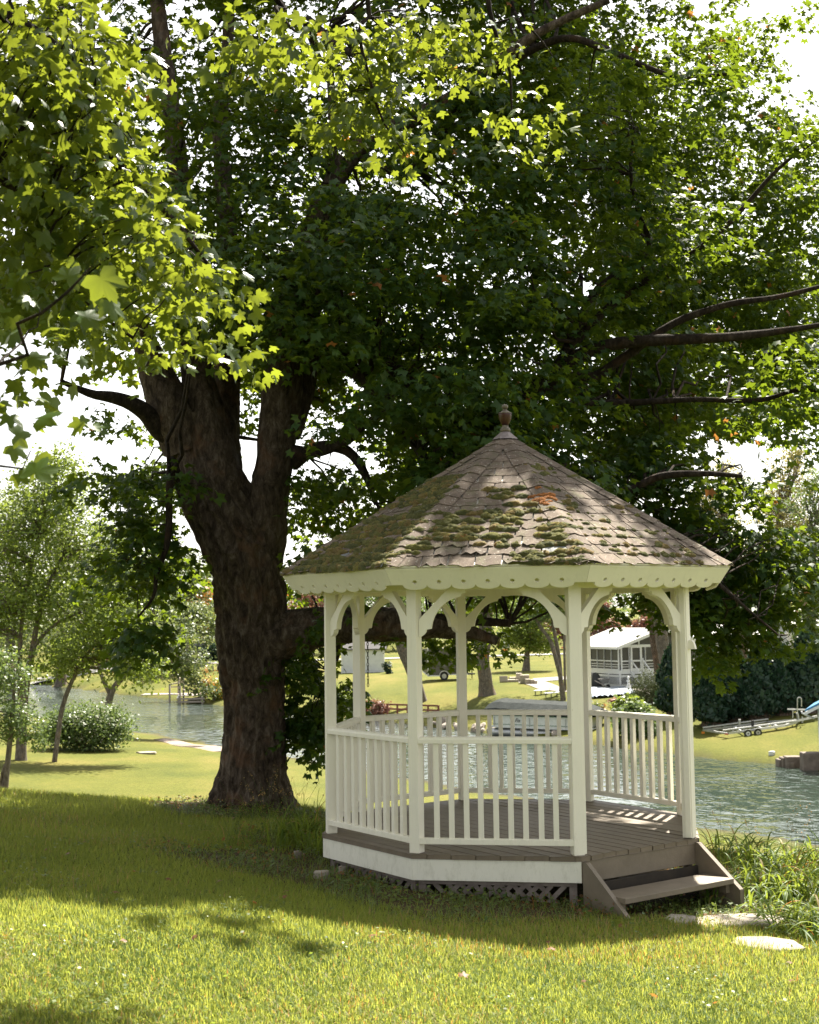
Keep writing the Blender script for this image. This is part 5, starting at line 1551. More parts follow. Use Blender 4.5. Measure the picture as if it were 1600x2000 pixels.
lone_trunk([(1312, 1350, s, px(13, s)), (1302, 1300, s, px(12, s)), (1293, 1250, s, px(11.5, s)), (1288, 1210, s, px(11, s)), (1284, 1160, s, px(10, s)), (1282, 1100, s, px(8, s))], 'thick grey trunk leaning beside the porch and the evergreens', [(1290, 1110, s, 60, 40), (1340, 1130, s, 50, 30)], 5000, .2, 'leaf_mid', 38)
s = 96
bb = by(1452, s)
lone_trunk([(1452, 1360, s, px(10, s)), (1452, 1300, s, px(9.5, s)), (1452, 1240, s, px(9, s)), (1455, 1190, s, px(8, s)), (1458, 1120, s, px(6, s))], 'dark trunk rising out of the evergreen hedge', [(1460, 1120, s, 60, 40)], 3500, .2, 'leaf_mid', 39, 'bark')
s = gs(372, 1311)
lone_trunk([(368, 1311, s, px(6, s)), (368, 1290, s, px(4.5, s)), (367, 1265, s, px(4, s)), (368, 1240, s, px(4, s)), (372, 1200, s, px(3, s))], 'distant trunk left of the dark garden stove', [(368, 1200, s, 50, 22), (345, 1220, s, 30, 18)], 5000, .3, 'leaf_tips', 41)

# evergreen hedge: separate arborvitae
def evergreen(u, v, w_, h_, lab, sd, ds=0):
    b = G(u, v); b = b + np.array([0, ds, 0]); s = b[1]; rg = np.random.default_rng(sd)
    t = root('arborvitae', b, lab, 'evergreen', 'dark evergreens beyond the canal')
    Wm, Hm = px(w_, s) / 2, px(h_, s)
    n = 5200
    f = rg.random(n) ** .75; a = rg.random(n) * 2 * np.pi
    prof = Wm * np.clip((1 - f) ** .55 * (1 - np.exp(-f * 14)) + .05, .05, 1) * (1 + .16 * np.sin(a * 3 + f * 9 + sd) + .1 * np.sin(a * 7 + f * 21))
    rr = prof * (.72 + .28 * rg.random(n) ** .5)
    P = np.stack([b[0] + np.cos(a) * rr, b[1] + np.sin(a) * rr, b[2] + .05 + f * Hm], 1)
    X = np.stack([np.cos(a) * .6, np.sin(a) * .6, np.full(n, .8)], 1) + rg.normal(0, .35, (n, 3)); Z = np.stack([np.cos(a), np.sin(a), np.full(n, .1)], 1) + rg.normal(0, .5, (n, 3))
    X, Y, Z = frames(X, Z)
    ti = np.clip(vnoise(P * 1.4) * .6 + rg.random(n) * .35, 0, .92)
    link('foliage', instance_mesh('foliage', QUAD[0], QUAD[1], P, X, Y, Z, .26 * np.exp(rg.normal(0, .25, n)), M['leaf_dark'], ti), t, kind='stuff')
    mb = MB(); mb.tube([b + np.array([0, 0, -.2]), b + np.array([0, 0, Hm * .8])], [Wm * .5, Wm * .12], 10); part('trunk', mb, M['bark'], t)
for i, (u, v, w_, h_, ds, lab) in enumerate([
    (1322, 1400, 86, 132, 0, 'rounded arborvitae seen through the entrance bay at its right post'), (1392, 1418, 92, 132, 0, 'bushy arborvitae just right of the gazebo behind the trailer tail'),
    (1445, 1412, 78, 130, 1, 'darker arborvitae below the trunk in the hedge'), (1492, 1408, 84, 128, 1, 'arborvitae behind the trailer wheels'),
    (1540, 1400, 82, 128, 1, 'arborvitae behind the trailer tongue'), (1590, 1396, 84, 150, 1, 'tallest arborvitae above the blue boathouse roof'), (1415, 1400, 60, 130, 4, 'pointed arborvitae squeezed between two wider ones')]):
    evergreen(u, v, w_, h_, lab, 200 + i, ds)

# ------------------------------------------------------------------ things across the water
M['white'] = simple('white_siding', (.56, .58, .59), (.66, .68, .68), .6, 3)
M['white_trim'] = simple('white_trim', (.70, .71, .71), rough=.5)
M['screen'] = simple('dark_porch_screen', (.035, .035, .035), (.075, .07, .06), .35, 1.2)
M['roofwhite'] = simple('pale_metal_roof', (.24, .235, .225), (.30, .295, .28), .6, 2)
M['black'] = simple('black_vinyl', (.012, .014, .014), (.03, .032, .032), .45, 5)
M['greytrailer'] = simple('dark_grey_sheet', (.075, .07, .062), (.10, .094, .085), .4, 2)
M['alu'] = simple('galvanised_metal', (.36, .37, .38), (.52, .53, .54), .38, 8, metal=.7)
M['rubber'] = simple('tyre_rubber', (.018, .018, .018), rough=.8)
M['brownrock'] = simple('brown_stone_block', (.10, .08, .065), (.21, .17, .14), .9, 3, bstr=.5, bscale=6)
M['redwood'] = simple('red_stained_wood', (.17, .055, .040), (.26, .09, .065), .7, 6)
M['greywood'] = simple('weathered_grey_wood', (.22, .19, .16), (.36, .31, .27), .8, 5, stretch=(1, 1, 3))
M['paver'] = simple('pinkish_boardwalk', (.19, .14, .115), (.26, .20, .165), .85, 4)
M['road'] = simple('pale_concrete_road', (.20, .195, .185), (.27, .262, .25), .9, 2)
M['gravel'] = simple('pale_gravel', (.20, .175, .15), (.30, .27, .235), .95, 5, bstr=.4)
M['blue'] = simple('blue_metal_roof', (.05, .19, .36), (.07, .24, .43), .4, 3)
M['darkroof'] = simple('dark_shingle_roof', (.07, .065, .07), (.11, .105, .11), .8, 5)
M['brick'] = simple('dull_brick', (.25, .12, .09), (.36, .20, .16), .9, 6)
M['tarp'] = simple('crumpled_tarp', (.14, .20, .30), (.42, .44, .46), .5, 1.4, bstr=.5, bscale=3, bdist=.1)
M['greenstripe'] = simple('green_stripe', (.03, .13, .08), rough=.4)

def drape(name, quad, mat, dz=.03, n=14, m_=6, kind='structure', label=None):
    """strip between picture points laid on the ground"""
    a, b, c, d = [np.array(G(*q))[:2] for q in quad]
    V = []; F = []
    for i in range(n + 1):
        f = i / n
        for j in range(m_ + 1):
            g = j / m_; p = (a * (1 - f) + b * f) * (1 - g) + (d * (1 - f) + c * f) * g
            V.append((p[0], p[1], float(ground(p[0], p[1])) + dz))
    for i in range(n):
        for j in range(m_): q = i * (m_ + 1) + j; F.append((q, q + 1, q + m_ + 2, q + m_ + 1))
    mb = MB(); mb.add(V, F); o = part(name, mb, mat); o['kind'] = kind
    return o
# far road and drives
s_r = 168
V = []; F = []
xs = np.linspace(-90, 90, 61)
for x in xs:
    for dy in (0, 4.6):
        y = s_r + dy + x * .05; V.append((x, y, float(ground(x, y)) + .09))
for i in range(60): F.append((2 * i, 2 * i + 2, 2 * i + 3, 2 * i + 1))
mb = MB(); mb.add(V, F); o = part('road', mb, M['road']); o['kind'] = 'structure'
drape('driveway', [(1040, 1326), (1112, 1321), (1125, 1327), (1050, 1332)], M['road'], .05)
drape('gravel_path', [(1012, 1333), (1050, 1326), (1112, 1352), (1050, 1346)], M['gravel'], .04)
drape('gravel_pad', [(1150, 1346), (1292, 1346), (1282, 1360), (1150, 1352)], M['gravel'], .04)

def local(c, ax, ay):
    ax = norm(np.array([ax[0], ax[1], 0.])); ay = norm(np.array([ay[0], ay[1], 0.]))
    return lambda x, y, z: c + ax * x + ay * y + np.array([0, 0, z])
def frame_axes(a, b):
    d = norm(np.array([b[0] - a[0], b[1] - a[1], 0.])); return d, np.array([-d[1], d[0], 0.])

def porch_house():
    S = 99.0
    cz = W(1212, 1344, S)[2]
    C = W(1212, 1344, S); C[2] = float(ground(C[0], C[1]))
    gz = C[2]; zf = W(1212, 1311, S)[2]; zt = W(1212, 1263, S)[2]
    A = norm(np.array([-2.9, 7.0, 0])); B = norm(np.array([7.0, 2.9, 0])); z = np.array([0, 0, 1.])
    LA, LB = 6.6, 7.4
    C0 = np.array([C[0], C[1], 0.])
    t = root('porch_house', C, 'white house with screened porch, lattice skirt and pale low pitched roof across the canal', 'house')
    P = lambda a, b, zz: C0 + A * a + B * b + z * zz
    nA = -B; nB = -A
    # core
    mb = MB(); mb.box(P(LA / 2 + .1, LB / 2 + .1, (gz - .3 + zf) / 2), (LA - .2, LB - .2, zf - gz + .3), (A, B, z)); part('foundation', mb, M['darkroof'], t)
    mb = MB(); mb.box(P(LA / 2 + .0, LB / 2, zf - .09), (LA + .06, LB + .06, .30), (A, B, z)); part('rim', mb, M['white_trim'], t)
    mb = MB(); mb.box(P(LA / 2 + 1.2, LB / 2 + 1.4, (zf + zt) / 2 + .05), (LA - 2.2, LB - 2.8, zt - zf - .15), (A, B, z)); part('inner_wall', mb, M['greytrailer'], t)
    # screens and frames
    def bay(f, n, x0, x1, zz0, zz1, nm='screen_panel', mid=(.38,), lows=(.24, .14)):
        w = (x1 - x0) / n
        for i in range(n):
            a0, a1 = x0 + i * w, x0 + (i + 1) * w
            mb = MB(); mb.add([f(a0, 0, zz0), f(a1, 0, zz0), f(a1, 0, zz1), f(a0, 0, zz1)], [(0, 1, 2, 3)])
            so = part('screen_panel', mb, M['screen'], t)
            mb = MB()
            for aa in (a0, a1): mb.bar(f(aa, -.03, zz0), f(aa, -.03, zz1), .10, .07, f(0, 1, 0) - f(0, 0, 0))
            for q in mid: mb.bar(f(a0 + .05, -.034, zz0 + (zz1 - zz0) * q), f(a1 - .05, -.034, zz0 + (zz1 - zz0) * q), .07, .09)
            for q in lows: mb.bar(f(a0 + .05, -.028, zz0 + (zz1 - zz0) * q), f(a1 - .05, -.028, zz0 + (zz1 - zz0) * q), .03, .05)
            mb.bar(f(a0, -.038, zz0 + .03), f(a1, -.038, zz0 + .03), .07, .10); mb.bar(f(a0, -.038, zz1 - .03), f(a1, -.038, zz1 - .03), .07, .10)
            part('frame', mb, M['white_trim'], so)
    fA = lambda x, d, zz: P(x, .02 + d, zz)
    fB = lambda x, d, zz: P(.02 + d, x, zz)
    bay(fA, 6, .15, LA - .2, zf + .06, zt)
    bay(fB, 1, .15, .82, zf + .06, zt, lows=(.24, .14)); 
    bay(fB, 1, .82, 1.0, zf + .06, zt)
    # door
    mb = MB(); mb.add([fB(1.02, -.01, zf + .06), fB(1.85, -.01, zf + .06), fB(1.85, -.01, zt), fB(1.02, -.01, zt)], [(0, 1, 2, 3)]); d_ = part('screen_door', mb, M['screen'], t)
    mb = MB()
    for aa in (1.04, 1.83): mb.bar(fB(aa, -.05, zf + .06), fB(aa, -.05, zt), .10, .06, A)
    for q in (zf + .12, zf + .75, zt - .06): mb.bar(fB(1.1, -.052, q), fB(1.78, -.052, q), .05, .12)
    part('door_frame', mb, M['white_trim'], d_)
    bay(fB, 1, 1.9, 2.25, zf + .06, zt); bay(fB, 4, 2.25, LB - .1, zf + .06, zt)
    for a0 in (2.05, 3.5):   # tied back curtains behind the left screens
        mb = MB(); mb.add([P(a0, .25, zt - .05), P(a0 + .35, .25, zt - .05), P(a0 + .62, .25, zf + .85), P(a0 + .42, .25, zf + .85)], [(0, 1, 2, 3)])
        part('curtain', mb, simple('pale_curtain%d' % int(a0), (.5, .42, .38)), t)
    # skirt: posts and lattice
    for f, L in ((fA, LA), (fB, LB)):
        n = int(L / 1.6)
        for i in range(n):
            a0, a1 = i * L / n + .06, (i + 1) * L / n - .06
            mb = MB()
            mb.bar(f(a0 - .06, -.03, gz - .2), f(a0 - .06, -.03, zf - .2), .12, .08, f(0, 1, 0) - f(0, 0, 0))
            mb.bar(f(a0, -.03, zf - .38), f(a1, -.03, zf - .38), .04, .16); mb.bar(f(a0, -.03, gz + .10), f(a1, -.03, gz + .10), .04, .2)
            h0, h1 = gz + .15, zf - .42; x = a0 - (h1 - h0)
            while x < a1:
                for dr in (1, -1):
                    xs0, xs1 = (x, x + (h1 - h0)) if dr > 0 else (x + (h1 - h0), x)
                    q0, q1 = h0, h1
                    # clip to the bay
                    def cl(xx, qq, xo, qo):
                        if xx < a0: f_ = (a0 - xx) / (xo - xx); return a0, qq + (qo - qq) * f_
                        if xx > a1: f_ = (a1 - xx) / (xo - xx); return a1, qq + (qo - qq) * f_
                        return xx, qq
                    if max(xs0, xs1) <= a0 or min(xs0, xs1) >= a1: continue
                    A0, Q0 = cl(xs0, q0, xs1, q1); A1, Q1 = cl(xs1, q1, xs0, q0)
                    mb.bar(f(A0, -.02 - .005 * dr, Q0), f(A1, -.02 - .005 * dr, Q1), .008, .045, f(0, 1, 0) - f(0, 0, 0)) if abs(A1 - A0) > .02 else None
                x += .14
            part('lattice_panel', mb, M['white_trim'], t)
    # roof
    oh = .45; ze = zt + .12; hp = 1.25; half = LB / 2
    mb = MB()
    def slab(p0, p1, p2, p3, th=.10):
        mb.add([p0, p1, p2, p3] + [q - z * th for q in (p0, p1, p2, p3)], [(0, 1, 2, 3), (7, 6, 5, 4), (0, 4, 5, 1), (1, 5, 6, 2), (2, 6, 7, 3), (3, 7, 4, 0)])
    slab(P(-oh, -oh, ze - oh * .33), P(LA + oh, -oh, ze - oh * .33), P(LA + oh, half, ze + hp), P(-oh, half, ze + hp))
    slab(P(-oh, half, ze + hp), P(LA + oh, half, ze + hp), P(LA + oh, LB + oh, ze - oh * .33), P(-oh, LB + oh, ze - oh * .33))
    rf = part('roof', mb, M['roofwhite'], t)
    mb = MB(); mb.bar(P(-oh - .02, -oh, ze - .24), P(-oh - .02, half, ze + hp - .10), .03, .22); mb.bar(P(-oh - .02, half, ze + hp - .10), P(-oh - .02, LB + oh, ze - .24), .03, .22)
    mb.bar(P(-oh, -oh - .02, ze - .24), P(LA + oh, -oh - .02, ze - .24), .03, .18); part('fascia', mb, M['white_trim'], rf)
    mb = MB(); mb.add([P(.03, .1, zt), P(.03, LB - .1, zt), P(.03, half, ze + hp - .12)], [(0, 1, 2)]); ga = part('gable_glazing', mb, M['screen'], t)
    mb = MB(); mb.bar(P(-.02, 0, zt + .05), P(-.02, LB, zt + .05), .08, .14)
    for q in (1.7, 3.7, 5.7): mb.bar(P(-.02, q, zt + .1), P(-.02, q, ze + hp * (1 - abs(q - half) / half) - .1), .10, .08, A)
    part('gable_frame', mb, M['white_trim'], ga)
    # main block behind, with siding
    mb = MB(); mb.box(P(LA / 2 + 2, LB + 4.2, (gz + zt) / 2 + .3), (LA, 8.0, zt - gz + .6), (A, B, z)); part('side_wall', mb, M['white'], t)
    # stairs
    st = root('porch_stairs', P(-.1, 1.45, gz), 'white wooden stairs with handrails climbing to the screened porch door', 'stairs')
    nst = 6
    for i in range(nst):
        zz = gz + (zf - gz) * (i + 1) / (nst + 1); xx = -.1 - (nst - i) * .27
        mb = MB(); mb.box(P(xx, 1.45, zz), (.29, 1.0, .05), (A, B, z)); part('tread', mb, M['white_trim'], st)
    for b_ in (.93, 1.97):
        mb = MB(); mb.bar(P(-.06, b_, zf - .12), P(-1.95, b_, gz + .05), .05, .22); part('stringer', mb, M['white_trim'], st)
        mb = MB(); mb.bar(P(-.04, b_, zf + .85), P(-1.75, b_, gz + .80), .07, .09); mb.bar(P(-1.7, b_, gz), P(-1.7, b_, gz + .85), .09, .09, A); mb.bar(P(-.08, b_, zf - .1), P(-.08, b_, zf + .95), .09, .09, A); part('handrail', mb, M['white_trim'], st)
porch_house()

def at_px(u, v): 
    p = G(u, v); return p, float((p - EYE) @ F_)
# covered grill
p, s = at_px(1166, 1343); k = s / FPX
t = root('grill', p, 'barbecue under a black cover beside the porch lattice', 'grill', None)
mb = MB(); mb.prism([(-9, 0), (9.5, 0), (10, 16), (6, 24), (2, 29), (-7, 29), (-9, 22)], lambda x, y, q: p + np.array([x * k, q, y * k - .05]), .75); part('cover', mb, M['black'], t, bevel=.04)
# wheelbarrow
p, s = at_px(1184, 1345); k = s / FPX
t = root('wheelbarrow', p, 'dark wheelbarrow parked between the covered grill and the fountain', 'wheelbarrow')
mb = MB(); mb.prism([(-14, 19), (8, 19), (5, 11), (-6, 9)], lambda x, y, q: p + np.array([x * k, q, y * k]), .6); part('tray', mb, M['greytrailer'], t)
mb = MB()
for dy in (.05, .5): mb.bar(p + np.array([-20 * k, dy, 15 * k]), p + np.array([4 * k, dy, 3 * k]), .04, .05); mb.bar(p + np.array([-4 * k, dy, 10 * k]), p + np.array([-6 * k, dy, 0]), .03, .03)
part('handles', mb, M['greywood'], t)
mb = MB(); mb.tube([p + np.array([5 * k, .2, 4 * k]), p + np.array([5 * k, .32, 4 * k])], [4.2 * k] * 2, 14); part('wheel', mb, M['rubber'], t)
# fountain
p, s = at_px(1228, 1346); k = s / FPX
t = root('fountain', p, 'small white tiered garden fountain in front of the porch lattice', 'fountain')
mb = MB(); mb.lathe(p, [(6.2 * k, -.05), (5.4 * k, 3 * k), (3.2 * k, 9 * k), (2.2 * k, 13 * k)], 12); part('pedestal', mb, M['white_trim'], t, smooth=True)
mb = MB(); mb.lathe(p, [(1.6 * k, 12.5 * k), (3.8 * k, 15 * k), (4.2 * k, 17 * k), (1.8 * k, 17.2 * k), (1.5 * k, 20 * k), (3 * k, 22 * k), (2.6 * k, 24 * k), (.6 * k, 25.5 * k)], 12); part('bowl', mb, M['white'], t, smooth=True)
# tarp
p, s = at_px(1190, 1352); k = s / FPX
mb = MB(); rr = random.Random(4); n_, m_ = 24, 5; V = []; F = []
for i in range(n_ + 1):
    for j in range(m_ + 1):
        x = p[0] + (i / n_ - .5) * 88 * k; y = p[1] + (j / m_ - .5) * 6.5
        V.append((x, y, float(ground(x, y)) + .06 + rr.uniform(0, .16) * (j < 3) + .04))
for i in range(n_):
    for j in range(m_): q = i * (m_ + 1) + j; F.append((q, q + 1, q + m_ + 2, q + m_ + 1))
mb.add(V, F); o = part('tarp', mb, M['tarp']); tag(o, 'crumpled blue and white tarp spread on the ground before the porch', 'tarp')
# urn with pink plant
p, s = at_px(1201, 1388); k = s / FPX
t = root('urn_planter', p, 'dark urn with a pinkish plant standing on the far bank by the hostas', 'planter')
mb = MB(); mb.lathe(p, [(7 * k, -.05), (5.5 * k, 2.5 * k), (2.2 * k, 5 * k), (2 * k, 7 * k), (4.5 * k, 10 * k), (5 * k, 13 * k)], 12); part('urn', mb, M['darkroof'], t, smooth=True)
r_ = np.random.default_rng(8)
P, X, Y, Z, s_, ti, cc = crown_leaves([(p[0], p[1], p[2] + 18 * k, 9 * k, 9 * k, 6 * k)], 900, .12, r_, .3)
link('plant', instance_mesh('plant', QUAD[0], QUAD[1], P, X, Y, Z, s_, leaf_mat('pink_leaf', (.30, .14, .11), (.55, .32, .26), (.5, .3, .22), .3), ti), t, kind='stuff')
def shrub(u, v, w_, h_, n, leaf, mt_, lab, sd, cat='shrub', nm='shrub', odd=0, group=None):
    p, s = at_px(u, v); k = s / FPX; rg = np.random.default_rng(sd)
    t = root(nm, p, lab, cat, group)
    P, X, Y, Z, s_, ti, cc = crown_leaves([(p[0], p[1] + w_ * k * .3, p[2] + h_ * k * .5, w_ * k * .5, w_ * k * .45, h_ * k * .5), (p[0] + w_ * k * .2, p[1], p[2] + h_ * k * .35, w_ * k * .3, w_ * k * .3, h_ * k * .4)], n, leaf, rg, .5, .8)
    keep = P[:, 2] > ground(P[:, 0], P[:, 1]) + .02
    if odd: ti[(vnoise(P * 1.6) > 1 - odd) & (rg.random(len(ti)) < .5)] = 1
    link('foliage', instance_mesh('foliage', QUAD[0], QUAD[1], P[keep], X[keep], Y[keep], Z[keep], s_[keep], M[mt_], ti[keep]), t, kind='stuff')
    mb = MB()
    for q in range(5):
        a = q * 1.26; mb.tube([p + np.array([0, 0, -.15]), p + np.array([w_ * k * .25 * math.cos(a), w_ * k * .2 * math.sin(a) + .2, h_ * k * .55])], [.04, .02], 5)
    part('stems', mb, M['bark_grey'], t)
for a in [(1232, 1402, 60, 40, 2600, .24, 'leaf_bright', 'broad leaved hosta mound beyond the rail of the right back bay', 300, 'plant', 'hosta'),
          (1242, 1440, 70, 62, 4200, .26, 'leaf_mid', 'tall darker leafy clump at the far waterline behind the balusters', 301, 'plant', 'hosta'),
          (1272, 1375, 60, 60, 4200, .13, 'leaf_pale', 'pale variegated shrub left of the evergreens below the porch steps', 302, 'shrub', 'shrub'),
          (418, 1368, 52, 44, 3600, .16, 'flower_leaf', 'yellow flowering bush hanging over the water right of the old dock', 303, 'bush', 'flowering_bush', .42),
          (668, 1392, 48, 50, 3400, .17, 'leaf_bright', 'low green bush on the far bank behind the left gazebo bay', 304, 'bush', 'bush', 0),
          (735, 1396, 50, 26, 2400, .14, 'leaf_red', 'reddish weeds on the far bank left of the red rail', 305, 'weeds', 'weed_patch', 0),
          (700, 1392, 34, 26, 1500, .14, 'leaf_tips', 'orange tinged weeds between the bush and the reddish weeds', 306, 'weeds', 'weed_patch', .4),
          (757, 1316, 14, 26, 900, .16, 'leaf_dark', 'small evergreen at the corner of the white shed', 307, 'shrub', 'shrub', 0),
          (420, 1290, 60, 34, 3000, .3, 'leaf_dark', 'dark evergreen mass behind the picnic table', 308, 'shrub', 'shrub', 0),
          (405, 1283, 34, 14, 1600, .22, 'leaf_bright', 'bright low shrub in front of the dark evergreen mass', 309, 'shrub', 'shrub', 0),
          (1168, 1402, 34, 26, 900, .2, 'leaf_tips', 'dry brownish plants on the bank behind the boat bow', 310, 'weeds', 'weed_patch', .3)]:
    shrub(*a)
# shed
def gable_box(name, u0, u1, vb, vt_wall, depth, mat_w, mat_r, label, roof_px, over=.3, turn=0., ds=None, cat='shed', windows=()):
    s = ds if ds else gs((u0 + u1) / 2, vb); k = s / FPX
    a = W(u0, vb, s); b = W(u1, vb, s); gz = float(ground((a[0] + b[0]) / 2, s)); c0 = np.array([a[0], a[1], 0])
    Wd = b[0] - a[0]; zt = W(u1, vt_wall, s)[2]
    ax = np.array([math.cos(turn), math.sin(turn), 0]); ay = np.array([-math.sin(turn), math.cos(turn), 0]); z = np.array([0, 0, 1.])
    t = root(name, (a[0], a[1], gz), label, cat)
    P = lambda x, y, zz: c0 + ax * x + ay * y + z * zz
    # clapboards as proud courses
    mb = MB(); mb.box(P(Wd / 2, depth / 2, (gz - .4 + zt) / 2), (Wd, depth, zt - gz + .4), (ax, ay, z))
    n = max(3, int((zt - gz) / .22))
    for i in range(n):
        z0 = gz + (zt - gz) * i / n
        mb.add([P(-.02, -.035, z0), P(Wd + .02, -.035, z0), P(Wd + .02, -.006, z0 + (zt - gz) / n), P(-.02, -.006, z0 + (zt - gz) / n), P(-.02, 0, z0), P(Wd + .02, 0, z0)], [(0, 1, 2, 3), (4, 5, 1, 0)])
    part('wall', mb, mat_w, t)
    mb = MB()
    for x in (0, Wd): mb.bar(P(x, -.05, gz - .1), P(x, -.05, zt), .14, .06, ay)
    part('corner_board', mb, M['white_trim'], t)
    mb = MB(); hp = roof_px * k
    for q in (0, 1):
        y0, y1 = (-over, depth / 2) if q == 0 else (depth / 2, depth + over)
        z0, z1 = (zt - .06, zt + hp) if q == 0 else (zt + hp, zt - .06)
        p4 = [P(-over, y0, z0), P(Wd + over, y0, z0), P(Wd + over, y1, z1), P(-over, y1, z1)]
        mb.add(p4 + [v + z * .12 for v in p4], [(3, 2, 1, 0), (4, 5, 6, 7), (0, 1, 5, 4), (1, 2, 6, 5), (2, 3, 7, 6), (3, 0, 4, 7)])
    part('roof', mb, mat_r, t)
    for (x0, x1, w0, w1) in windows:
        mb = MB(); mb.box(P((x0 + x1) / 2 * Wd, -.03, zt - (w0 + w1) / 2), ((x1 - x0) * Wd, .04, w1 - w0), (ax, ay, z)); w_ = part('window', mb, M['screen'], t)
        mb = MB()
        for xx in (x0, x1): mb.bar(P(xx * Wd, -.06, zt - w1), P(xx * Wd, -.06, zt - w0), .1, .05, ay)
        for zz in (w0, w1, (w0 + w1) / 2): mb.bar(P(x0 * Wd, -.065, zt - zz), P(x1 * Wd, -.065, zt - zz), .05, .09)
        part('frame', mb, M['white_trim'], w_)
    return t
gable_box('shed', 668, 750, 1314, 1268, 4.2, M['white'], M['darkroof'], 'small white clapboard shed with dark roof on the far lawn', 36)
gable_box('house', 300, 362, 1286, 1268, 8, M['white'], M['roofwhite'], 'low white house glimpsed through the trees left of the stove', 10, ds=176, cat='house', windows=((.72, .86, .3, 1.2),))
gable_box('outbuilding', 366, 392, 1284, 1266, 5, M['greywood'], M['darkroof'], 'weathered brown outbuilding behind the distant trunk and stove', 9, ds=182, cat='outbuilding')
gable_box('house', 1398, 1505, 1305, 1240, 9, M['white'], M['roofwhite'], 'white house behind the evergreen hedge beyond the dark trunk', 22, ds=124, cat='house', windows=((.2, .32, .8, 2.2), (.6, .72, .8, 2.2)))
gable_box('house', 1540, 1660, 1310, 1222, 9, M['white'], M['roofwhite'], 'pale house at the right edge above the hedge', 30, ds=128, cat='house', windows=((.1, .2, .8, 2.2),))
p = by(1578, 122); k = 122 / FPX
mb = MB(); mb.box(p + np.array([0, 0, 2.6]), (1.6, 1.0, 7.4)); o = part('chimney', mb, M['brick']); tag(o, 'brown brick chimney showing above the hedge at the right', 'chimney')
# cargo trailer
s = gs(870, 1328); k = s / FPX; g0 = G(870, 1328); z0 = g0[2]
t = root('cargo_trailer', g0, 'dark grey enclosed cargo trailer with white trim on the far lawn', 'trailer')
c = lambda u, h, dy=0: np.array([W(u, 1300, s)[0], s + dy, z0 + h * k])
mb = MB(); mb.prism([(836, 9), (914, 11), (914, 62), (836, 62)], lambda x, y, q: c(x, y, q), 2.2); part('body', mb, M['greytrailer'], t)
mb = MB(); q = [c(836, 9.2, 0), c(826, 16, 2.0), c(826, 60, 2.0), c(836, 62, 0)]; mb.add(q + [v + np.array([.02, .3, 0]) for v in q], [(0, 1, 2, 3), (7, 6, 5, 4), (0, 4, 5, 1), (2, 6, 7, 3)]); part('rear_door', mb, M['greytrailer'], t)
mb = MB(); mb.bar(c(836, 9, -.04), c(859, 9, -.04), .04, .10); mb.bar(c(876, 11, -.04), c(914, 11, -.04), .04, .10); mb.bar(c(836, 9, -.04), c(836, 62, -.04), .09, .04, (0, 1, 0)); mb.bar(c(826, 16, 1.96), c(836, 9, -.04), .05, .10)
part('trim', mb, M['white_trim'], t)
for dy in (-.05, 2.0):
    mb = MB(); mb.tube([c(867, 8.2, dy), c(867, 8.2, dy + .22)], [8.3 * k] * 2, 20); wh = part('tyre', mb, M['rubber'], t)
    mb = MB(); mb.tube([c(867, 8.2, dy - .02), c(867, 8.2, dy + .05)], [4.6 * k] * 2, 14); part('rim', mb, M['alu'], wh)
mb = MB()
arc = [(867 + 9.6 * math.cos(a), 9 + 10 * math.sin(a)) for a in np.linspace(0, math.pi, 9)]; arc2 = [(867 + 8.5 * math.cos(a), 9 + 8.8 * math.sin(a)) for a in np.linspace(math.pi, 0, 9)]
mb.prism(arc + arc2, lambda x, y, q: c(x, y, -.12 + q), .3); part('fender', mb, M['white_trim'], t)
mb = MB(); mb.bar(c(914, 11, .3), c(927, 11, 1.0), .1, .12); mb.bar(c(914, 11, 1.8), c(927, 11, 1.1), .1, .12); mb.bar(c(922, 2, 1.0), c(922, 18, 1.0), .08, .08, (0, 1, 0)); part('tongue', mb, M['rubber'], t)
mb = MB(); mb.box(c(842.5, 17, -.02), (2.6 * k, .03, 4.5 * k)); part('vent', mb, M['rubber'], t)
# stacked slabs
SL = [((984, 1333), 16, 12, 1.5, 'tilted thin limestone slab leftmost on the stone pile', -.5), ((1002, 1332), 22, 5, .8, 'long low limestone slab lying flat in front of the pile', 0), ((1002, 1327), 14, 4.5, .8, 'narrow slab resting behind the long flat slab', 0),
      ((1014, 1331), 12, 16, .8, 'tall narrow limestone block standing in the pile', 0), ((1025, 1335), 18, 17, .8, 'largest limestone block in the middle of the pile', 0), ((1031, 1336), 10, 10, .9, 'dark fronted limestone block right of the largest one', 0),
      ((1039, 1336), 8, 9, .9, 'small squared block in the right row of the pile', 0), ((1046, 1336), 7, 7, .8, 'last small block at the right end of the stone pile', 0)]
for i, ((u, v), w_, h_, dpt, lab, tl) in enumerate(SL):
    p, s = at_px(u, v); k = s / FPX; rr = random.Random(i)
    ax = np.array([1, .15 * rr.uniform(-1, 1), 0.]); ay = np.array([-ax[1], 1, tl]); ax = norm(ax); ay = norm(ay); az = np.cross(ax, ay)
    mb = MB(); mb.box(p + np.array([0, 0, h_ * k * .5]), (w_ * k, dpt if tl == 0 else .25, h_ * k * (1.1 if tl else 1)), (ax, ay, az)); o = part('stone_slab', mb, M['limestone'], bevel=.05); tag(o, lab, 'stone slab', 'limestone slabs stacked on the far lawn')
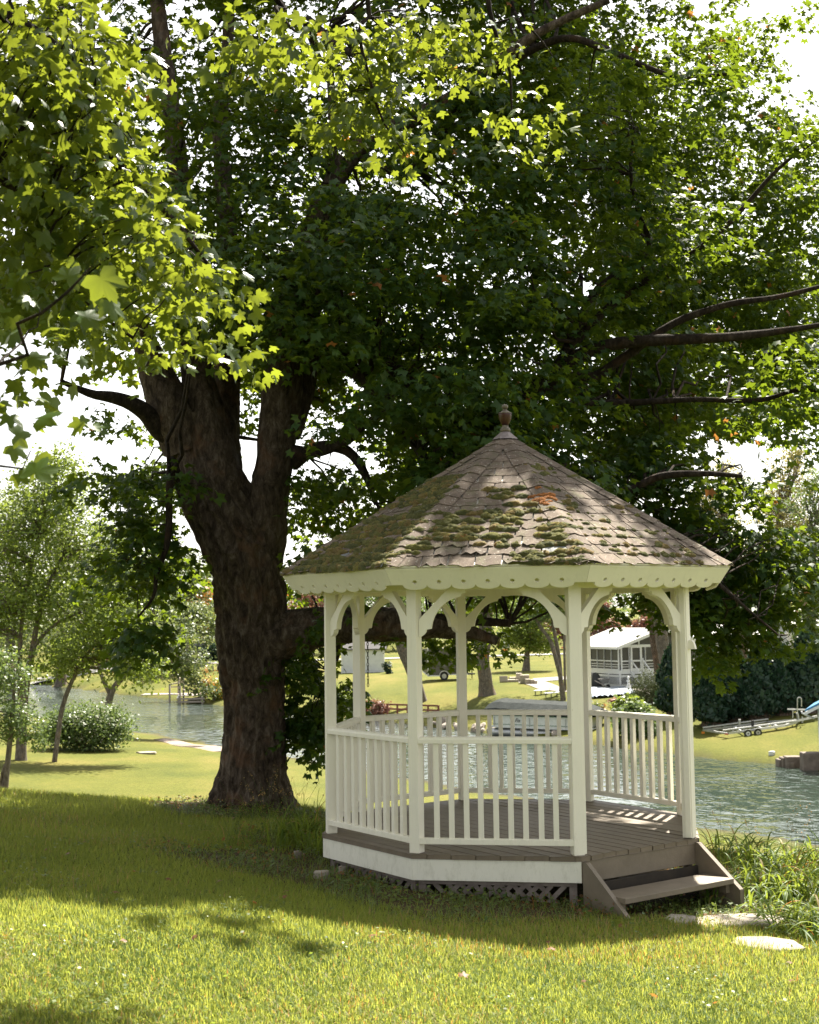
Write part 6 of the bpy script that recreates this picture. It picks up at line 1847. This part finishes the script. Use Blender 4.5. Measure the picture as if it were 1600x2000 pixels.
# mailbox
p = by(992, 164); k = 164 / FPX
t = root('mailbox', p, 'roadside mailbox on a post with an orange newspaper tube', 'mailbox')
mb = MB(); mb.bar(p, p + np.array([0, 0, 1.15]), .16, .16, (0, 1, 0)); part('post', mb, M['greywood'], t)
mb = MB(); mb.box(p + np.array([-.25, 0, 1.30]), (.85, .4, .38)); part('box', mb, M['white'], t, bevel=.06)
mb = MB(); mb.box(p + np.array([-.35, 0, .95]), (.6, .35, .25)); part('newspaper_tube', mb, simple('orange_plastic', (.6, .22, .04)), t)
# loungers
for i, (u, v, lab, dr) in enumerate([(1060, 1357, 'white lounge chair farther from the boat on the bright lawn', 1), (1080, 1362, 'white lounge chair nearest the slender trunks', 1)]):
    p, s = at_px(u, v); k = s / FPX
    t = root('lounge_chair', p, lab, 'lounge chair', 'lounge chairs on the far lawn')
    mb = MB(); mb.bar(p + np.array([-15 * k, 0, 8 * k]), p + np.array([8 * k, .3, 9 * k]), .6, .05); part('seat', mb, M['white'], t)
    mb = MB(); mb.bar(p + np.array([8 * k, .3, 9 * k]), p + np.array([(15 if i else -2 + 15) * k, .4, (11 if i else 14) * k]), .6, .05); part('backrest', mb, M['white'], t)
    for x in (-14, -3, 8):
        for dy in (-.28, .28):
            mb = MB(); mb.bar(p + np.array([x * k, dy, 0]), p + np.array([x * k, dy, 8 * k]), .035, .035, (0, 1, 0)); part('leg', mb, M['rubber'], t)
# pontoon boat
def pontoon():
    A0 = W(962, 1434, 84.5); B0 = W(1166, 1440, 80.5); A0[2] = B0[2] = WATER
    d, n = frame_axes(A0, B0); L = np.linalg.norm((B0 - A0)[:2]); z = np.array([0, 0, 1.]); k = 82.5 / FPX
    t = root('pontoon_boat', (A0 + B0) / 2, 'pontoon boat with grey floats moored on the far bank under a black cover', 'boat')
    P = lambda x, y, zz: A0 + d * x + n * y + z * zz
    for y in (.1, 1.9):
        path = [P(.0, y, .22), P(.25, y, .22), P(L - 1.3, y, .22), P(L - .5, y, .33), P(L, y, .50)]
        mb = MB(); mb.tube(path, [.24, .29, .29, .2, .05], 18); part('pontoon', mb, M['alu'], t, smooth=True)
    mb = MB(); mb.box(P(L / 2 - .1, 1.0, .60), (L - .3, 2.5, .12), (d, n, z)); part('deck', mb, M['white_trim'], t)
    mb = MB(); 
    for y in (-.22, 2.22): mb.box(P(L / 2 - .2, y, 1.02), (L - .8, .05, .72), (d, n, z))
    for x in (.2, L - .6): mb.box(P(x, 1.0, 1.02), (.05, 2.4, .72), (d, n, z))
    sd = part('side_panel', mb, simple('boat_side_white', (.62, .63, .60), (.74, .75, .72), .4), t)
    mb = MB(); mb.box(P(L / 2 - .2, -.255, 1.32), (L - .8, .02, .045), (d, n, z)); mb.box(P(L / 2 - .2, -.255, .76), (L - .8, .02, .03), (d, n, z)); part('stripe', mb, M['greenstripe'], sd)
    mb = MB()
    for x in np.linspace(.3, L - .7, 6): mb.box(P(x, -.27, .93), (.05, .03, .55), (d, n, z))
    part('rail_posts', mb, M['alu'], t)
    # cover
    nx_ = 26; V = []; F = []; rr = random.Random(9)
    prof = [(-.42, 1.36), (-.40, 1.78), (.15, 2.16), (1.0, 2.36), (1.85, 2.16), (2.4, 1.78), (2.42, 1.36)]
    for i in range(nx_ + 1):
        f = i / nx_; x = -.35 + f * (L + .25)
        hh = 1.0 - .22 * f - (.35 * max(0, (f - .86) / .14) ** 1.5) - (.22 * max(0, (.06 - f) / .06))
        for j, (y, zz) in enumerate(prof):
            V.append(P(x, 1 + (y - 1) * (1 - .25 * max(0, (f - .8) / .2)), 1.36 + (zz - 1.36) * hh * (1.02 if i % 6 == 3 else .99) + rr.uniform(-.015, .015)))
    m_ = len(prof)
    for i in range(nx_):
        for j in range(m_ - 1): q = i * m_ + j; F.append((q, q + m_, q + m_ + 1, q + 1))
    F.append(tuple(range(m_))); F.append(tuple(nx_ * m_ + j for j in reversed(range(m_))))
    mb = MB(); mb.add(V, F); part('cover', mb, simple('dark_green_black_cover', (.010, .015, .015), (.022, .028, .028), .75, 3, spec=.12, bstr=.5, bscale=3, bdist=.06), t)
    # lettering
    cu = bpy.data.curves.new('lettering', 'FONT'); cu.body = 'Fis'; cu.size = .34; cu.shear = .35; cu.extrude = .004
    tmp = bpy.data.objects.new('lettering', cu)
    me = bpy.data.meshes.new_from_object(tmp); bpy.data.objects.remove(tmp)
    me.materials.clear(); me.materials.append(M['rubber'])
    o = bpy.data.objects.new('lettering', me); COL.objects.link(o); o.parent = sd
    p = P(L * .245, -.285, .92)
    o.matrix_basis = Matrix.Translation(p) @ Matrix.Rotation(math.atan2(d[1], d[0]), 4, 'Z') @ Matrix.Rotation(math.pi / 2, 4, 'X')
pontoon()
# red rail of a landing
A0 = G(756, 1398); B0 = G(856, 1394); d, n = frame_axes(A0, B0); L = float(np.linalg.norm((B0 - A0)[:2])); s = gs(805, 1396); k = s / FPX
t = root('landing_rail', (A0 + B0) / 2, 'low red stained wooden rail of a boat landing on the far bank', 'railing')
zb = WATER + .25
P = lambda x, y, zz: np.array([A0[0], A0[1], 0]) + d * x + n * y + np.array([0, 0, zz])
h0 = W(756, 1378, s)[2]; h1 = W(856, 1377, s)[2]
for hh in (0, .33):
    mb = MB(); mb.bar(P(0, 0, h0 - hh), P(L, 0, h1 - hh), .06, .13); part('rail', mb, M['redwood'], t)
for x in np.linspace(0, L, 6):
    mb = MB(); mb.bar(P(x, .06, zb - .5), P(x, .06, h0 + (h1 - h0) * x / L + .03), .12, .09, tuple(n)); part('post', mb, M['redwood'], t)
mb = MB(); mb.box(P(L / 2, 1.0, zb + .1), (L, 2.0, .12), (d, n, (0, 0, 1))); part('platform', mb, M['greywood'], t)
# rocks on the far shore
rr = random.Random(12)
mesh_pool = []
for q in range(6):
    mb = MB(); vs = []; bm = bmesh.new(); bmesh.ops.create_icosphere(bm, subdivisions=2, radius=1)
    for v in bm.verts: v.co *= rr.uniform(.78, 1.12); v.co.z *= .7
    me = bpy.data.meshes.new('shore_rock'); bm.to_mesh(me); bm.free(); me.materials.append(M['rock']); mesh_pool.append(me)
for i in range(34):
    u = rr.choice([rr.uniform(842, 1105), rr.uniform(842, 1105), rr.uniform(650, 760)])
    sft = P0X
    # walk out to the far waterline
    for s in np.arange(60, 135, .25):
        q = EYE + ray(u, 1300) * s
        if NX * (q[0] - P0X) + NY * (q[1] - P0Y) > 17.2: break
    s += rr.uniform(-.3, 1.0); q = EYE + ray(u, 1300) * s
    sz = rr.uniform(.14, .42) if u < 1300 else rr.uniform(.06, .16)
    o = link('shore_rock', rr.choice(mesh_pool), loc=(q[0], q[1], max(WATER, float(ground(q[0], q[1]))) + sz * .1), rot=(rr.random() * 6, rr.random() * 6, rr.random() * 6), scale=(sz * rr.uniform(.8, 1.6), sz, sz * .8))
    tag(o, 'rough dark rock among many lining the far waterline', 'rock', 'rocks along the far waterline')
# old dock on the left
def dock():
    s = 122.0; k = s / FPX
    zd = WATER + .75
    a = W(352, 1352, s); b = W(400, 1352, s); x0, x1 = a[0], b[0]; y0 = s
    t = root('dock', (x0, y0, WATER), 'old grey wooden dock with rails and a bench in the distance at left', 'dock')
    for i in range(9):
        mb = MB(); mb.box(((x0 + x1) / 2 - 2.0 * (i > 4), y0 + .3 + i * .52, zd), (x1 - x0 + (4.0 if i > 4 else 0), .50, .08)); part('plank', mb, M['greywood'], t)
    for zz, dy in ((zd - .25, -.04), (zd - .52, -.12)):
        mb = MB(); mb.box(((x0 + x1) / 2, y0 + dy, zz), (x1 - x0 + .3, .12, .16)); part('fascia', mb, M['greywood'], t)
    top = {355: 1338, 398: 1328, 352: 1325, 405: 1329, 335: 1335, 362: 1325}
    for u, vt in top.items():
        dy = {355: 0, 398: 0, 352: 4.2, 405: 4.4, 335: 2.6, 362: 4.6}[u]
        p = W(u, vt, s + dy); mb = MB(); mb.bar((p[0], s + dy, WATER - .3), (p[0], s + dy, p[2]), .16, .16, (0, 1, 0)); part('post', mb, M['greywood'], t)
    def rail(u0, v0, d0, u1, v1, d1, h=.10):
        mb = MB(); mb.bar(W(u0, v0, s + d0), W(u1, v1, s + d1), .09, h); part('rail', mb, M['greywood'], t)
    rail(355, 1336.5, 0, 398, 1336.5, 0); rail(335, 1336, 2.6, 352, 1333, 4.2); rail(335, 1342, 2.6, 352, 1341, 4.2); rail(398, 1328, 0, 387, 1336, 0); rail(352, 1324, 4.2, 343, 1331, 2.6); rail(352, 1324, 4.2, 362, 1324, 4.6); rail(398, 1328, 0, 405, 1328, 4.4); rail(398, 1341, 0, 405, 1341, 4.4)
    for i in range(4): rail(399.5 + i * 1.6, 1328, 1 + i, 399.5 + i * 1.6, 1342, 1 + i, .05)
    for i in range(4): rail(353 + i * 2.2, 1325, 4.3, 353 + i * 2.2, 1340, 4.3, .05)
    for i in range(3):
        mb = MB(); mb.box(((x0 + x1) / 2 + .6, y0 + 3.6 + i * .4, zd + .18 + i * .17), (x1 - x0 - .3, .4, .12)); part('step', mb, M['greywood'], t)
    p = W(366, 1349, s + 1.2); tb = root('bench', (p[0], s + 1.2, zd), 'small dark bench with crossed legs standing on the old dock', 'bench')
    mb = MB(); mb.box((p[0] + .1, s + 1.2, zd + .50), (12 * k, .5, .07)); part('seat', mb, M['greywood'], tb)
    for x in (-5, 5):
        mb = MB(); mb.bar((p[0] + (x - 1) * k, s + 1.2, zd), (p[0] + (x + 1.5) * k, s + 1.2, zd + .47), .08, .08, (0, 1, 0)); mb.bar((p[0] + (x + 1.5) * k, s + 1.26, zd), (p[0] + (x - 1) * k, s + 1.26, zd + .47), .08, .08, (0, 1, 0)); part('leg', mb, M['rubber'], tb)
    mb = MB()
    mb.bar(W(354, 1355, s - .3), W(347, 1363, s - .8), .14, .14); mb.bar(W(347, 1363, s - .8), W(353, 1370, s - .9), .14, .14)
    o = part('swim_ladder', mb, M['white_trim']); tag(o, 'white bent swim ladder at the corner of the old dock', 'ladder')
dock()
# garden stove and picnic table on the left far lawn
p, s = at_px(381, 1311); k = s / FPX
t = root('garden_stove', p, 'dark lantern shaped garden stove on the far left lawn', 'stove')
mb = MB(); mb.lathe(p, [(5.5 * k, -.05), (5.8 * k, 2 * k), (5.2 * k, 3 * k), (5.4 * k, 12 * k), (5.9 * k, 13 * k), (1.8 * k, 18 * k), (1.6 * k, 20 * k), (2.2 * k, 20.5 * k)], 6); part('body', mb, M['rubber'], t)
mb = MB(); mb.box(p + np.array([0, -4.9 * k, 7 * k]), (6 * k, .05, 7 * k)); part('fire_screen', mb, M['greytrailer'], t)
p, s = at_px(421, 1309); k = s / FPX
t = root('picnic_table', p, 'weathered picnic table in the shade left of the maple trunk', 'picnic table')
mb = MB(); mb.box(p + np.array([0, 0, 13 * k]), (17 * k, .9, .08)); part('tabletop', mb, M['greywood'], t)
for x in (-13, 11):
    mb = MB(); mb.bar(p + np.array([x * k - .3, 0, 8 * k]), p + np.array([x * k + .35, .4, 6.6 * k]), .4, .07); part('seat', mb, M['greywood'], t)
    mb = MB(); mb.bar(p + np.array([x * .35 * k, 0, 0]), p + np.array([x * .35 * k, 0, 13 * k]), .12, .1, (0, 1, 0)); mb.bar(p + np.array([x * k, 0, 0]), p + np.array([x * k, 0, 7 * k]), .1, .1, (0, 1, 0)); part('leg', mb, M['greywood'], t)
# boardwalk along the near shore with two poles
def near_shore(u):
    for s in np.arange(30, 120, .1):
        q = EYE + ray(u, 1300) * s
        if float(ground(q[0], q[1])) < WATER + .22 and s > 40: break
    return q[:2]
E0, E1 = near_shore(452), near_shore(335)
t = root('boardwalk', ((E0[0] + E1[0]) / 2, (E0[1] + E1[1]) / 2, WATER), 'pale pinkish boardwalk strip along the near shore left of the trunk', 'boardwalk')
NB = 26
for i in range(NB):
    f0, f1 = i / NB, (i + 1) / NB
    ua, ub = 455 - 135 * f0, 455 - 135 * f1
    a, b = near_shore(ua), near_shore(ub); d = norm(np.array([b[0] - a[0], b[1] - a[1], 0])); n = np.array([-d[1], d[0], 0])
    if n @ np.array([NX, NY, 0]) < 0: n = -n
    c_ = np.array([(a[0] + b[0]) / 2, (a[1] + b[1]) / 2, 0]) - n * .5
    mb = MB(); mb.box((c_[0], c_[1], WATER + .27), (np.linalg.norm(b - a) - .03, 1.7 * (1 - .5 * f0), .14), (d, n, (0, 0, 1))); part('slab', mb, M['paver'], t)
for u, v, vt, lab in ((398, 1446, 1418, 'thin grey mooring pole left of the other near the boardwalk'), (430, 1452, 1425, 'thin grey mooring pole closest to the maple trunk')):
    p = G(u, v); s = p[1]; q = W(u, vt, s); mb = MB(); mb.tube([p - np.array([0, 0, .3]), np.array([p[0], p[1], q[2]])], [.035, .035], 8); o = part('mooring_pole', mb, M['alu']); tag(o, lab, 'pole', 'mooring poles by the boardwalk')
p = G(286, 1472); stone('lawn_stone', p + np.array([0, 0, .04]), 1.0, .6, .12, M['flag'], 'pale flat stone lying in the sunny lawn right of the bush', 'stone', seedv=5)

# boat trailer
def boat_trailer():
    g = G(1470, 1440); s = g[1]; k = s / FPX
    t = root('boat_trailer', g, 'empty galvanised tandem axle boat trailer parked before the evergreens', 'boat trailer')
    N = 0.0; Fd = 2.0
    def Q(u, v, d): 
        q = W(u, v, s + d); return q
    def bar(nm, a, b, w_=.07, h_=.09, mt_='alu'):
        mb = MB(); mb.bar(a, b, w_, h_); return part(nm, mb, M[mt_], t)
    bar('bunk', Q(1373, 1421, 2), Q(1500, 1404, 2.6), .14, .07); bar('bunk', Q(1412, 1426.5, 0), Q(1557, 1407, .6), .14, .07)
    bar('frame_rail', Q(1423, 1432, -.1), Q(1534, 1417, .2), .08, .13); bar('frame_rail', Q(1534, 1417, .2), Q(1557, 1410, .8), .08, .13)
    bar('frame_rail', Q(1376, 1426, 2.2), Q(1500, 1410, 2.4), .08, .11); bar('frame_rail', Q(1500, 1410, 2.4), Q(1558, 1405.5, 1.2), .08, .1)
    bar('tongue', Q(1556, 1408, 1.0), Q(1596, 1399, 1.2), .1, .12)
    bar('crossbar', Q(1374, 1426, 2.2), Q(1423, 1433, -.1), .1, .10)
    bar('crossbar', Q(1432, 1419, 2.2), Q(1452, 1430, 0)); bar('crossbar', Q(1470, 1414, 2.2), Q(1490, 1424, .1)); bar('crossbar', Q(1500, 1410, 2.3), Q(1520, 1419, .2))
    for (a, b, c_, d_) in ((1444.5, 1405, 1416, 1.6), (1470, 1407, 1419, .2)): bar('bunk_guide', Q(a, b, d_), Q(a, c_, d_), .12, .10, 'rubber' if a > 1450 else 'alu')
    for u, h, d_ in ((1390, 1423, 2.1), (1410, 1420, 2.2), (1432, 1426, 0), (1500, 1416, .3), (1540, 1411, .5)): bar('bunk_bracket', Q(u, h, d_), Q(u, h + 6, d_), .06, .06)
    for u, v in ((1461.5, 1433), (1481, 1431)):
        for d_ in (-.25, 2.1):
            c_ = Q(u, v, d_); mb = MB(); mb.tube([c_, c_ + np.array([0, .18, 0])], [7.2 * k] * 2, 20); wh = part('tyre', mb, M['rubber'], t)
            mb = MB(); mb.tube([c_ - np.array([0, .015, 0]), c_ + np.array([0, .03, 0])], [4.3 * k] * 2, 14); part('rim', mb, M['white'] if u < 1470 else M['alu'], wh)
            mb = MB(); mb.tube([c_ - np.array([0, .03, 0]), c_ + np.array([0, .0, 0])], [1.4 * k] * 2, 8); part('hub', mb, M['rubber'], wh)
        mb = MB(); arc = [(u + 8.6 * math.cos(a), v - 8.6 * math.sin(a)) for a in np.linspace(.35, 2.8, 7)] + [(u + 7.8 * math.cos(a), v - 7.9 * math.sin(a)) for a in np.linspace(2.8, .35, 7)]
        mb.prism(arc, lambda x, y, q: Q(x, y, -.3 + q), .3); part('fender', mb, M['alu'], t)
    red = simple('red_lens', (.35, .02, .02)); orange = simple('orange_flag', (.8, .25, .02))
    mb = MB(); mb.box(Q(1419, 1434, -.2), (6 * k, .08, 2 * k)); part('tail_light', mb, red, t)
    mb = MB(); mb.box(Q(1373.5, 1431, 2.1), (6 * k, .05, 4 * k)); part('warning_flag', mb, orange, t)
    bar('winch_post', Q(1560, 1408, 1.1), Q(1557, 1392, 1.1), .1, .1)
    bar('side_guide', Q(1538, 1385, 1.1), Q(1574, 1386, 1.1), .06, .08); bar('side_guide_post', Q(1548.5, 1385, 1.1), Q(1548.5, 1402, 1.1), .05, .05)
    mb = MB(); pts = [Q(1557.5, 1392, 1.0), Q(1557.5, 1368, 1.0)] + [Q(1561.5 - 4 * math.cos(a), 1366 - 4 * math.sin(a), 1.0) for a in np.linspace(0, math.pi, 7)] + [Q(1565.5, 1368, 1.0), Q(1565.5, 1380, 1.0)]
    mb.tube(pts, [.035] * len(pts), 6); part('guide_hoop', mb, M['alu'], t)
    bar('jack', Q(1567, 1400, 1.1), Q(1567, 1412, 1.1), .08, .08); 
    c_ = Q(1567, 1411, 1.1); mb = MB(); mb.tube([c_, c_ + np.array([0, .08, 0])], [2.5 * k] * 2, 10); part('jack_wheel', mb, M['rubber'], t)
boat_trailer()
# boathouse at the right edge
def boathouse():
    s = 64.5; k = s / FPX; z = np.array([0, 0, 1.])
    x0 = W(1592, 1400, s)[0]; t = root('boathouse', (x0 + 2, s + 3, WATER), 'white boathouse with bright blue roof cut by the right edge', 'boathouse')
    zt = W(1592, 1376, s)[2]; xe = W(1558, 1385, s)[0]; ze = W(1558, 1387, s)[2]; slope = 20 / 42
    dv = np.array([.40, 1., 0]); D = lambda x, y, zz: np.array([x0 + x + dv[0] * y, s + y, zz])
    mb = MB(); q8 = [D(0, 0.06, WATER - .8), D(6, 0.06, WATER - .8), D(6, 4, WATER - .8), D(0, 4, WATER - .8)]
    mb.add(q8 + [v + z * (zt - WATER + .8) for v in q8], [(3, 2, 1, 0), (4, 5, 6, 7), (0, 1, 5, 4), (1, 2, 6, 5), (2, 3, 7, 6), (3, 0, 4, 7)])
    n = 9
    for i in range(n):
        zz = WATER + .25 + (zt - WATER - .25) * i / n; hh = (zt - WATER - .25) / n
        mb.add([(x0 - .02, s - .03 + .05, zz), (x0 + 6, s - .03 + .05, zz), (x0 + 6, s + .06, zz + hh), (x0 - .02, s + .06, zz + hh)], [(0, 1, 2, 3)])
    part('wall', mb, M['white'], t)
    for dx in (.05, 3): 
        mb = MB(); mb.bar((x0 + dx, s, WATER - .8), (x0 + dx, s, zt), .16, .16, (0, 1, 0)); part('corner_post', mb, M['white_trim'], t)
    mb = MB()
    a = [np.array([xe, s - .6, ze]), np.array([xe + 4.2, s - .6, ze + 4.2 * slope]), np.array([xe + 4.2 + 1.9, s + 4.2, ze + 4.2 * slope]), np.array([xe + 1.9, s + 4.2, ze])]
    mb.add(a + [v + z * .1 for v in a], [(3, 2, 1, 0), (4, 5, 6, 7), (0, 1, 5, 4), (1, 2, 6, 5), (2, 3, 7, 6), (3, 0, 4, 7)])
    rf = part('roof', mb, M['blue'], t)
    mb = MB(); mb.bar(a[0] + np.array([0, -.03, -.08]), a[1] + np.array([0, -.03, -.08]), .03, .13); mb.bar(a[0] + np.array([.02, 0, -.1]), a[3] + np.array([.02, 0, -.1]), .1, .12); part('gutter', mb, M['white_trim'], rf)
    mb = MB(); mb.tube([W(1566, 1389, s - .3), W(1567, 1393, s - .3), W(1575, 1397, s - .2), W(1590, 1403, s - .1)], [.045] * 4, 8); part('downspout', mb, M['white_trim'], t)
    
boathouse()
# low stone wall beside it
t = root('retaining_wall', G(1548, 1474), 'low wall of big grey stone blocks at the waterline beside the boathouse', 'retaining wall')
s = gs(1548, 1474); k = s / FPX
for i, (u0, u1, vt, vb) in enumerate([(1526, 1558, 1460, 1478), (1557, 1594, 1452, 1472), (1515, 1528, 1461, 1474), (1507, 1518, 1464, 1471), (1524, 1536, 1469, 1480)]):
    uc = (u0 + u1) / 2
    for s in np.arange(60, 90, .1):
        q = EYE + ray(uc, 1300) * s
        if float(ground(q[0], q[1])) > WATER + .02: break
    s += .15 - .12 * (i > 1); a = W(u0, vb, s); b = W(u1, vt + 14, s)
    zb_ = WATER - .4; mb = MB(); mb.box(((a[0] + b[0]) / 2, s + .2 - .12 * i, (zb_ + b[2]) / 2), (b[0] - a[0], .7, b[2] - zb_)); part('block', mb, M['brownrock'], t, bevel=.06)
p = G(1508, 1474); stone('white_rock', p + np.array([0, 0, .05]), .35, .3, .25, M['white'], 'small white rock at the left end of the low stone wall', 'rock', seedv=9)
